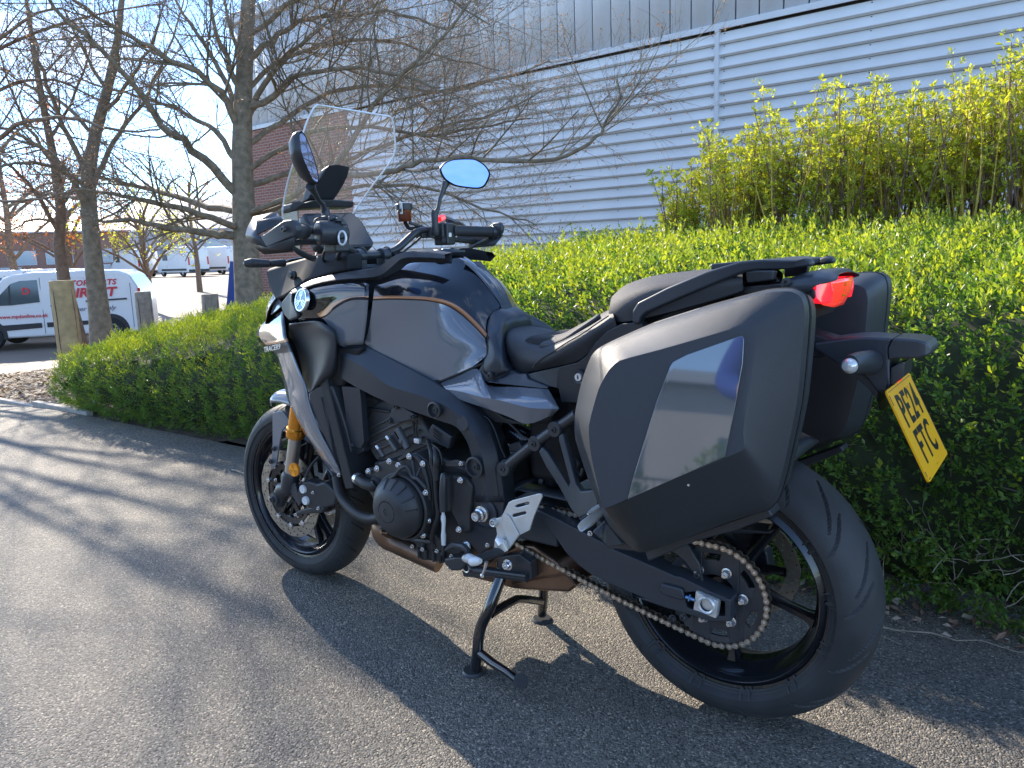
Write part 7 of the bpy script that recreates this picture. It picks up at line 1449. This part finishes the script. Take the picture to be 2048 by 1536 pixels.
def resamp(r_, n=3):
    out = []; k = len(r_); A = [Vector(p) for p in r_]
    for i in range(k):
        p0, p1, p2, p3 = A[i-1], A[i], A[(i+1) % k], A[(i+2) % k]
        for j in range(n):
            t = j/n; s_ = .6; m1 = (p2-p0)*.5*s_; m2 = (p3-p1)*.5*s_; out.append(p1*(2*t**3-3*t*t+1)+m1*(t**3-2*t*t+t)+p2*(-2*t**3+3*t*t)+m2*(t**3-t*t))
    return out
def loft(rings, cap0=True, cap1=True):
    q = MB(); R_ = [resamp(r_) for r_ in rings]; n = len(R_[0])
    for r_ in R_: q.v += [tuple(p) for p in r_]
    q.f = [(k*n+i, k*n+(i+1) % n, (k+1)*n+(i+1) % n, (k+1)*n+i) for k in range(len(R_)-1) for i in range(n)]
    if cap1: q.f.append(tuple((len(R_)-1)*n+i for i in range(n)))
    if cap0: q.f.append(tuple(range(n-1, -1, -1)))
    q.m = [0]*len(q.f); return q
mix_ = lambda A, B, t, y=None: [((a[0]*(1-t)+b[0]*t), (a[1]*(1-t)+b[1]*t) if y is None else y, (a[2]*(1-t)+b[2]*t)) for a, b in zip(A, B)]
fl_ = lambda A, d: [(a[0], a[1]+d, a[2]) for a in A]
lidq = loft([ringp(.985, -.308), ol, mix_(ol, ol2, .5), ol2, mix_(ol2, fc, .25, None), mix_(ol2, fc, .93), mix_(ol2, fc, 1.0), mix_(fc, [(cen.x, -.44+.26*(cen.x-.04)+.18*(cen.z-.8), cen.z)]*20, .06)])
M_case = mat('pannier_plastic', (.036, .039, .044), .43, bump=.4, bscale=900, rvar=.07, vscale=4)
shell = loft([ringp(.80, -.205), ringp(.90, -.21), ringp(.955, -.24), ringp(.985, -.290), ringp(.996, -.302), ringp(.985, -.3035)])
gp = [(0.0547,-0.4235,0.8872),(0.0686,-0.4184,0.8951),(0.1477,-0.3923,0.9261),(0.1537,-0.3906,0.9268),(0.156,-0.3911,0.9207),(0.1569,-0.3975,0.8837),(0.1498,-0.4134,0.806),(0.141,-0.4289,0.7327),(-0.0091,-0.4827,0.6503),(-0.0007,-0.4721,0.6973),(0.0257,-0.4442,0.8139),(0.0436,-0.4286,0.8747),(0.0485,-0.4258,0.8831)]
M_gpan = mat('pannier_insert', (.16, .17, .185), .035, metal=.55, coat=1.)
for s in (-1, 1):
    f_ = (lambda m: m) if s < 0 else (lambda m: m.flipped())
    pn = part('pannier', f_(shell), M_case, smooth=35)
    ld = part('pannier_lid', f_(lidq), M_case, pn, smooth=32)
    part('insert_panel', f_(MB().prism(gp, (0, .006, 0))), M_gpan, pn, bevel=.0008)
    part('lid_seam', f_(MB().tube(resamp(ringp(.992, -.306)), .003, 6, closed=True)), B_dark, pn)
    part('pannier_catch', f_(MB().prism([(-0.0398,-0.318,0.9319),(-0.0398,-0.318,0.9364),(0.0515,-0.318,0.9658),(0.0552,-0.318,0.9616)], (0, .05, 0))), M_case, pn, bevel=.003)
    part('pannier_foot', f_(MB().prism([(-0.0799,-0.28,0.4678),(0.104,-0.28,0.5701),(0.1666,-0.28,0.6025),(0.1741,-0.28,0.5906),(0.1081,-0.28,0.5512),(0.0334,-0.28,0.5165),(-0.0733,-0.28,0.45)], (0, .05, 0))), B_matt, pn, bevel=.004)
part('pannier_dot', MB().lathe([(0, -.001), (.002, -.001), (.0022, .001)], [(0.0873,-0.45,0.6818)][0], 12), B_chrome)
# ---------------------------------------------------------------- subframe hanger, shock, linkage
tb('subframe_rail', [(-0.5267,-0.155,0.5452),(-0.4941,-0.155,0.5732),(-0.4316,-0.155,0.6213),(-0.3735,-0.155,0.6622),(-0.3399,-0.15,0.6856),(-0.3132,-0.15,0.7043)], .0135, B_satin, 16)
for p in [(-0.5182,-0.166,0.5505),(-0.4233,-0.166,0.6255),(-0.3654,-0.166,0.6661)]:
    part('mount_boss', MB().lathe([(.0075, .0), (.0075, -.003), (.0165, -.003), (.019, 0), (.019, .02)], p, 28), B_satin); part_data('bolt', ME_bolt_b, p)
part('boss_plate', MB().prism([(-0.5308,-0.16,0.5695),(-0.4931,-0.16,0.5795),(-0.4877,-0.16,0.568),(-0.5007,-0.16,0.5416),(-0.5219,-0.16,0.536),(-0.532,-0.16,0.5445)], (0, .02, 0)), B_satin, bevel=.004)
hg = [(-0.4057,-0.175,0.609),(-0.4004,-0.17,0.6226),(-0.3796,-0.175,0.6124),(-0.3427,-0.18,0.5698),(-0.3198,-0.182,0.5425),(-0.3169,-0.182,0.5511),(-0.351,-0.172,0.6431),(-0.3519,-0.17,0.654),(-0.3398,-0.17,0.6623),(-0.3259,-0.175,0.6239),(-0.2981,-0.185,0.5525),(-0.2826,-0.19,0.5392),(-0.2449,-0.2,0.5514),(-0.2258,-0.21,0.5373),(-0.2312,-0.21,0.5118),(-0.2831,-0.2,0.4768),(-0.3097,-0.19,0.4897),(-0.3478,-0.182,0.537),(-0.3842,-0.178,0.5773)]
both('footrest_hanger', MB().prism(hg, (0, .018, 0)), B_frame, bevel=.004)
q = MB()
for k in range(14):
    a = Vector([(-0.6087,-0.06,0.6239)][0]).lerp(Vector([(-0.5072,-0.06,0.5993)][0]), k/13); q.lathe([(.020, -.006), (.030, -.003), (.030, .003), (.020, .006)], a, 24, axis=Vector([(-0.5072,-0.06,0.5993)][0])-Vector([(-0.6087,-0.06,0.6239)][0]))
part('intake_bellows', q, B_gloss)
part('bellows_clip', MB().lathe([(.031, -.004), (.031, .004)], Vector([(-0.5864,-0.06,0.625)][0]), 24, axis=Vector([(-0.5072,-0.06,0.5993)][0])-Vector([(-0.6087,-0.06,0.6239)][0])), B_chrome)
q = MB()
sp0, sp1 = Vector((-.42, 0, .70)), Vector((-.50, 0, .42))
q.tube([sp0, sp1], .02, 16)
coil = [sp0.lerp(sp1, t)+Vector((cos(t*44), sin(t*44), 0))*.034 for t in np.linspace(.1, .9, 150)]; part('shock_absorber', q, B_satin); part('shock_spring', MB().tube(coil, .006, 6), B_frame)
part('rear_subframe_block', MB().box((-.25, 0, .80), (.5, .2, .14)).box((-.05, 0, .9), (.3, .2, .1)), B_dark, bevel=.02)
part('battery_box', MB().box((-.42, 0, .62), (.14, .2, .22)), B_dark, bevel=.02)
tb('vacuum_hose', smooth_path([(-0.607,-0.14,0.6747),(-0.5725,-0.145,0.6654),(-0.5488,-0.15,0.6343),(-0.5354,-0.15,0.5988),(-0.523,-0.15,0.5756)]), .0022, B_hose, 8)
tb('vacuum_hose', smooth_path([(-0.5235,-0.13,0.6588),(-0.5061,-0.13,0.6471),(-0.4833,-0.13,0.6301),(-0.4603,-0.13,0.623)]), .003, B_hose, 8)
slab('sensor_block', [(-0.5367,-0.12,0.5992),(-0.5031,-0.12,0.6108),(-0.4918,-0.12,0.5973),(-0.4983,-0.12,0.584),(-0.5346,-0.12,0.5793)], .03, B_eng, .004)
tb('side_wire', smooth_path([(-0.3237,-0.15,0.5997),(-0.3073,-0.16,0.5906),(-0.3129,-0.16,0.5759),(-0.294,-0.17,0.5697),(-0.2884,-0.17,0.5866)]), .004, B_hose)
# ---------------------------------------------------------------- heel guard, pegs, gear lever
hgp = [(-0.379,-0.205,0.5178),(-0.3816,-0.205,0.5206),(-0.3885,-0.205,0.52),(-0.4656,-0.203,0.4904),(-0.4775,-0.203,0.4835),(-0.4966,-0.203,0.4507),(-0.5023,-0.203,0.4423),(-0.5166,-0.203,0.4359),(-0.5272,-0.203,0.4352),(-0.5336,-0.203,0.4278),(-0.5341,-0.203,0.4177),(-0.5283,-0.203,0.4125),(-0.5193,-0.203,0.4117),(-0.5172,-0.203,0.3946),(-0.5239,-0.203,0.3807)]+[(-0.5284,-0.203,0.3589),(-0.5148,-0.203,0.358),(-0.4947,-0.203,0.3565),(-0.481,-0.203,0.365),(-0.4694,-0.203,0.3805),(-0.4487,-0.203,0.4061),(-0.4187,-0.204,0.4247),(-0.4047,-0.204,0.4609),(-0.3781,-0.205,0.5138)]
sl1 = [[[(-0.4533,-0.204,0.4819),(-0.4209,-0.204,0.4946),(-0.416,-0.204,0.493),(-0.4178,-0.204,0.488),(-0.4515,-0.204,0.4746),(-0.4592,-0.204,0.4754)][i] for i in range(6)], [(-0.4644,-0.204,0.4566),(-0.4295,-0.204,0.4698),(-0.4254,-0.204,0.4676),(-0.4281,-0.204,0.4628),(-0.463,-0.204,0.4485),(-0.469,-0.204,0.4503)]]
part('heel_guard', MB().prism(hgp, (0, .005, 0), holes=sl1), B_silver, bevel=.0016)
part('heel_guard_fold', MB().prism([(-0.486,-0.2085,0.4549),(-0.4731,-0.2085,0.4499),(-0.4467,-0.2085,0.4098),(-0.4652,-0.2085,0.3832),(-0.4781,-0.2085,0.3694),(-0.4962,-0.2085,0.3787),(-0.4824,-0.2085,0.3909),(-0.4984,-0.2085,0.4249)], (0, .004, 0)), B_silver, bevel=.0015)
part('guard_boss', MB().lathe([(.006, -.006), (.0085, -.007), (.0105, -.004), (.0105, .004)], [(-0.5227,-0.206,0.4251)][0], 24), B_silver); bolts([(-0.5219,-0.207,0.4256),(-0.545,-0.206,0.363),(-0.4934,-0.207,0.3582)], ME_bolt_S)
pm_ = [(-0.489,-0.21,0.3677),(-0.4927,-0.22,0.3629),(-0.4982,-0.27,0.3664),(-0.502,-0.325,0.3726)]
part('rider_footrest', MB().tube([pm_[0], pm_[1], pm_[2], pm_[3]], [.014, .0145, .0135, .012], 12, squash=.75), B_rub)
part('footrest_tip', MB().tube([(-0.4912,-0.322,0.3757),(-0.506,-0.325,0.3789),(-0.5271,-0.315,0.3714)], [.011, .012, .008], 12), B_silver)
part('toe_piece', MB().tube([(-0.463,-0.335,0.3855),(-0.4751,-0.335,0.3828),(-0.4925,-0.33,0.3758)], [.006, .0105, .0105], 14), B_white)
part('peg_feeler', MB().tube([(-0.4664,-0.31,0.3743),(-0.4725,-0.31,0.3558),(-0.4803,-0.31,0.3389)], [.0045, .0032, .0030], 10).lathe([(0, -.0055), (.0055, 0), (0, .0055)], [(-0.4818,-0.31,0.3357)][0], 12), B_chrome)
part('footrest_clevis', MB().tube([(-0.5042,-0.215,0.3887),(-0.4896,-0.22,0.3821),(-0.484,-0.215,0.366)], [.010, .013, .011], 14), B_silver)
tb('gear_lever', [(-0.6859,-0.2,0.321),(-0.6512,-0.21,0.3416),(-0.6219,-0.21,0.3438),(-0.5946,-0.22,0.3413),(-0.5856,-0.24,0.335)], [.008, .009, .009, .008, .009], B_satin)
slab('gear_pivot', [(-0.7163,-0.18,0.2812),(-0.6799,-0.18,0.2932),(-0.6446,-0.18,0.3008),(-0.6357,-0.18,0.2868),(-0.6621,-0.18,0.2587),(-0.6928,-0.18,0.2496),(-0.7174,-0.18,0.2646)], .04, B_satin, .006)
# pillion footrest
pf = [(-0.2052,-0.335,0.5191),(-0.2024,-0.325,0.5258),(-0.1809,-0.275,0.547),(-0.1724,-0.275,0.5357),(-0.1861,-0.3,0.5194),(-0.1916,-0.335,0.507),(-0.2003,-0.335,0.5075)]
part('pillion_footrest', MB().prism(pf, (.006, .03, .004)), B_silver, bevel=.003)
q = MB(); a_, b_ = [Vector(p) for p in [(-0.196,-0.305,0.5356),(-0.1809,-0.278,0.5472)]]
for k in range(8): q.tube([a_.lerp(b_, k/7), a_.lerp(b_, k/7)+Vector((0, .02, .006))], .0028, 6)
part('footrest_teeth', q, B_silver)
part('footrest_rubber', MB().prism([(-0.2213,-0.3,0.5193),(-0.2033,-0.27,0.5374),(-0.1948,-0.26,0.5423),(-0.1873,-0.27,0.5434),(-0.2117,-0.31,0.5194)], (0, .03, 0)), B_rub, bevel=.002)
part('footrest_bracket', MB().prism([(-0.2176,-0.26,0.478),(-0.1927,-0.24,0.5058),(-0.1581,-0.24,0.4668),(-0.1478,-0.24,0.4559),(-0.1881,-0.25,0.446),(-0.1963,-0.26,0.4658)], (0, .06, 0)), B_satin, bevel=.006); bolts([(-0.2003,-0.29,0.4886)], ME_bolt_S)
q = MB().prism([(-0.2288,-0.22,0.4941),(-0.1745,-0.22,0.4724),(-0.1079,-0.22,0.4408),(-0.1173,-0.22,0.4388),(-0.2048,-0.22,0.4295),(-0.2244,-0.22,0.4626)], (0, .04, 0)); part('pannier_mount', q, B_satin, bevel=.005)
# ================================================================ BEHIND THE CAMERA: seen only as reflections in the paint and the case panel
M_grassv = mat('verge_grass', (.05, .085, .02), .9, var=.4, vscale=30, bump=1, bscale=200)
structure(sheet('verge', np.linspace(-30, 30, 30), np.linspace(-16, -9.5, 8), .03, M_grassv))
structure(build('kerb', MB().box((0, -9.45, .05), (60, .13, .12)), M_kerb, bevel=.01))
t = thing('railing_fence', 'black metal railing fence on the grass verge behind the photographer', 'fence', (0, -11.5, 0))
M_rail = mat('railing_black', (.02, .02, .022), .4)
for z in (.25, 1.15): build('rail', MB().box((0, 0, z), (44, .03, .04)), M_rail, t)
pm = None
for k in range(19):
    if pm is None: o = build('post', MB().box((0, 0, .62), (.06, .06, 1.24)), M_rail, t); pm = o.data
    else: o = bpy.data.objects.new('post', pm); COL.objects.link(o); o.parent = t
    o.location.x = -21.6+k*2.4
q = MB()
for k in range(352): q.box((-21.9+k*.125, 0, .7), (.016, .016, .9))
stuff(build('bars', q, M_rail, t))
t = thing('low_building', 'low pale building across the road behind the photographer', 'building', (0, -26, 0))
build('wall', MB().box((0, 0, 2.2), (36, 8, 4.4)), mat('render_wall', (.5, .47, .42), .8, var=.1, vscale=.6), t); build('roof', MB().box((0, 0, 4.6), (37, 9, .35)), M_roofg, t)
for k in range(9): build('window', MB().box((-16+k*4, 4.02, 2.3), (1.8, .08, 1.3)), M_vglass, t)
ORD = ['first', 'second', 'third', 'fourth', 'fifth', 'sixth', 'seventh', 'eighth', 'ninth']
def far_bush(x, y, h, seed):
    r = np.random.default_rng(seed); root = thing('bush', ORD[seed-500]+' bush from the left end of the row behind the railing fence', 'bush', (x, y, 0), 'bushes behind the railing fence')
    n = 1500; a = r.normal(size=(n, 3)); a /= np.linalg.norm(a, axis=1, keepdims=True); P = a*(r.uniform(.6, 1, n)[:, None])*[1.5, .8, h*.5]+[0, 0, h*.5]
    V, F = sprigs(P, a+[0, 0, .3], 4, .09, .10, .3, seed); stuff(fastmesh('foliage', V, F, M_hl, root)); pass
    return root
for i in range(9): far_bush(-13+i*3.1+.5*sin(i*3), -13.2, 1.7+.5*sin(i*1.7), 500+i)

# ---------------------------------------------------------------- the photographer, stooping behind the phone
per = thing('person', 'photographer in blue jacket and dark jeans stooping to hold a phone', 'person', (.68, -2.6, 0))
M_jack = mat('blue_jacket', (.015, .05, .30), .6, bump=.4, bscale=80); M_jean = mat('dark_jeans', (.02, .025, .04), .8); M_skin = mat('skin', (.45, .25, .17), .5, Subsurface_Weight=.1); M_hair = mat('short_hair', (.05, .035, .025), .7); M_shoe = mat('shoe', (.03, .03, .03), .5)
def skin(name, verts, edges, radii, m, parent, lv=2):
    me = bpy.data.meshes.new(name); off = Vector((.80, -2.6, 0)); me.from_pydata([tuple(Vector(v)-off) for v in verts], edges, []); me.materials.append(m)
    o = bpy.data.objects.new(name, me); COL.objects.link(o); o.parent = parent; o.modifiers.new('sk', 'SKIN')
    for i, r_ in enumerate(radii): me.skin_vertices[0].data[i].radius = (r_, r_) if not isinstance(r_, tuple) else r_
    me.skin_vertices[0].data[0].use_root = True
    q = o.modifiers.new('ss', 'SUBSURF'); q.levels = q.render_levels = lv; 
    for p in me.polygons: p.use_smooth = True
    o.modifiers['sk'].use_smooth_shade = True
    return o
B = [(.84, -2.72, .93), (.82, -2.62, 1.08), (.79, -2.48, 1.24), (.77, -2.36, 1.36), (.755, -2.28, 1.43), (.745, -2.22, 1.49), (.735, -2.17, 1.55), (.725, -2.16, 1.63),
     (.62, -2.38, 1.36), (.52, -2.22, 1.16), (.565, -1.93, 1.08), (.935, -2.33, 1.35), (.98, -2.12, 1.16), (.80, -1.90, 1.07),
     (.74, -2.76, .87), (.60, -2.68, .50), (.52, -2.86, .08), (.94, -2.72, .87), (1.02, -2.60, .50), (1.08, -2.80, .08)]
body = skin('body', B, [(0, 1), (1, 2), (2, 3), (3, 4), (4, 5), (5, 6), (6, 7), (3, 8), (8, 9), (9, 10), (3, 11), (11, 12), (12, 13), (0, 14), (14, 15), (15, 16), (0, 17), (17, 18), (18, 19)],
            [(.14, .11), (.13, .10), (.15, .11), (.16, .10), (.06, .06), (.055, .055), (.085, .10), (.08, .095), .06, .045, .032, .06, .045, .032, .095, .062, .04, .095, .062, .04], M_skin, per)
skin('jacket', [B[i] for i in (0, 1, 2, 3, 4, 8, 9, 11, 12)]+[(.556, -1.98, 1.09), (.832, -1.95, 1.085)], [(0, 1), (1, 2), (2, 3), (3, 4), (3, 5), (5, 6), (6, 9), (3, 7), (7, 8), (8, 10)],
     [(.165, .13), (.15, .12), (.17, .13), (.175, .12), (.075, .075), .075, .058, .075, .058, .046, .046], M_jack, body)
skin('jeans', [B[0]]+[B[i] for i in (14, 15)]+[(.525, -2.85, .11)]+[B[i] for i in (17, 18)]+[(1.075, -2.79, .11)], [(0, 1), (1, 2), (2, 3), (0, 4), (4, 5), (5, 6)], [(.15, .12), .108, .075, .058, .108, .075, .058], M_jean, body)
skin('hair', [(.735, -2.20, 1.66), (.73, -2.15, 1.69), (.72, -2.10, 1.685)], [(0, 1), (1, 2)], [.085, .095, .07], M_hair, body)
for x, y in ((.50, -2.80), (1.06, -2.74)): skin('shoe', [(x, y-.06, .05), (x-.01, y+.06, .045), (x-.02, y+.17, .035)], [(0, 1), (1, 2)], [(.045, .045), (.045, .04), (.04, .03)], M_shoe, body)
for hx, s in ((.565, 1), (.80, -1)):
    base = Vector((hx, -1.93, 1.08)); palm = base+Vector((.02*s, .06, .005))
    skin('hand', [tuple(base), tuple(palm)], [(0, 1)], [.026, (.036, .02)], M_skin, body)
    for k in range(4):
        a = palm+Vector((.0, .02, .026-.016*k)); skin('finger', [tuple(a), tuple(a+Vector((.012*s, .034-.003*k, 0))), tuple(a+Vector((.036*s, .044-.003*k, 0))), tuple(a+Vector((.052*s, .032, 0)))], [(0, 1), (1, 2), (2, 3)], [.0095, .0085, .008, .007], M_skin, body, 1)
    a = palm+Vector((0, -.01, .02)); skin('thumb', [tuple(a), tuple(a+Vector((.015*s, .0, .03))), tuple(a+Vector((.04*s, .01, .045)))], [(0, 1), (1, 2)], [.011, .010, .008], M_skin, body, 1)
q = MB().box((0, 0, 0), (.155, .008, .075), None)
o = build('phone', q, mat('phone_black', (.01, .01, .012), .15), None, bevel=.006); o.location = (.60, -1.80, 1.085); o.rotation_euler = (0, 0, radians(36)); tag(o, 'black phone held sideways in both hands by the photographer', 'phone')
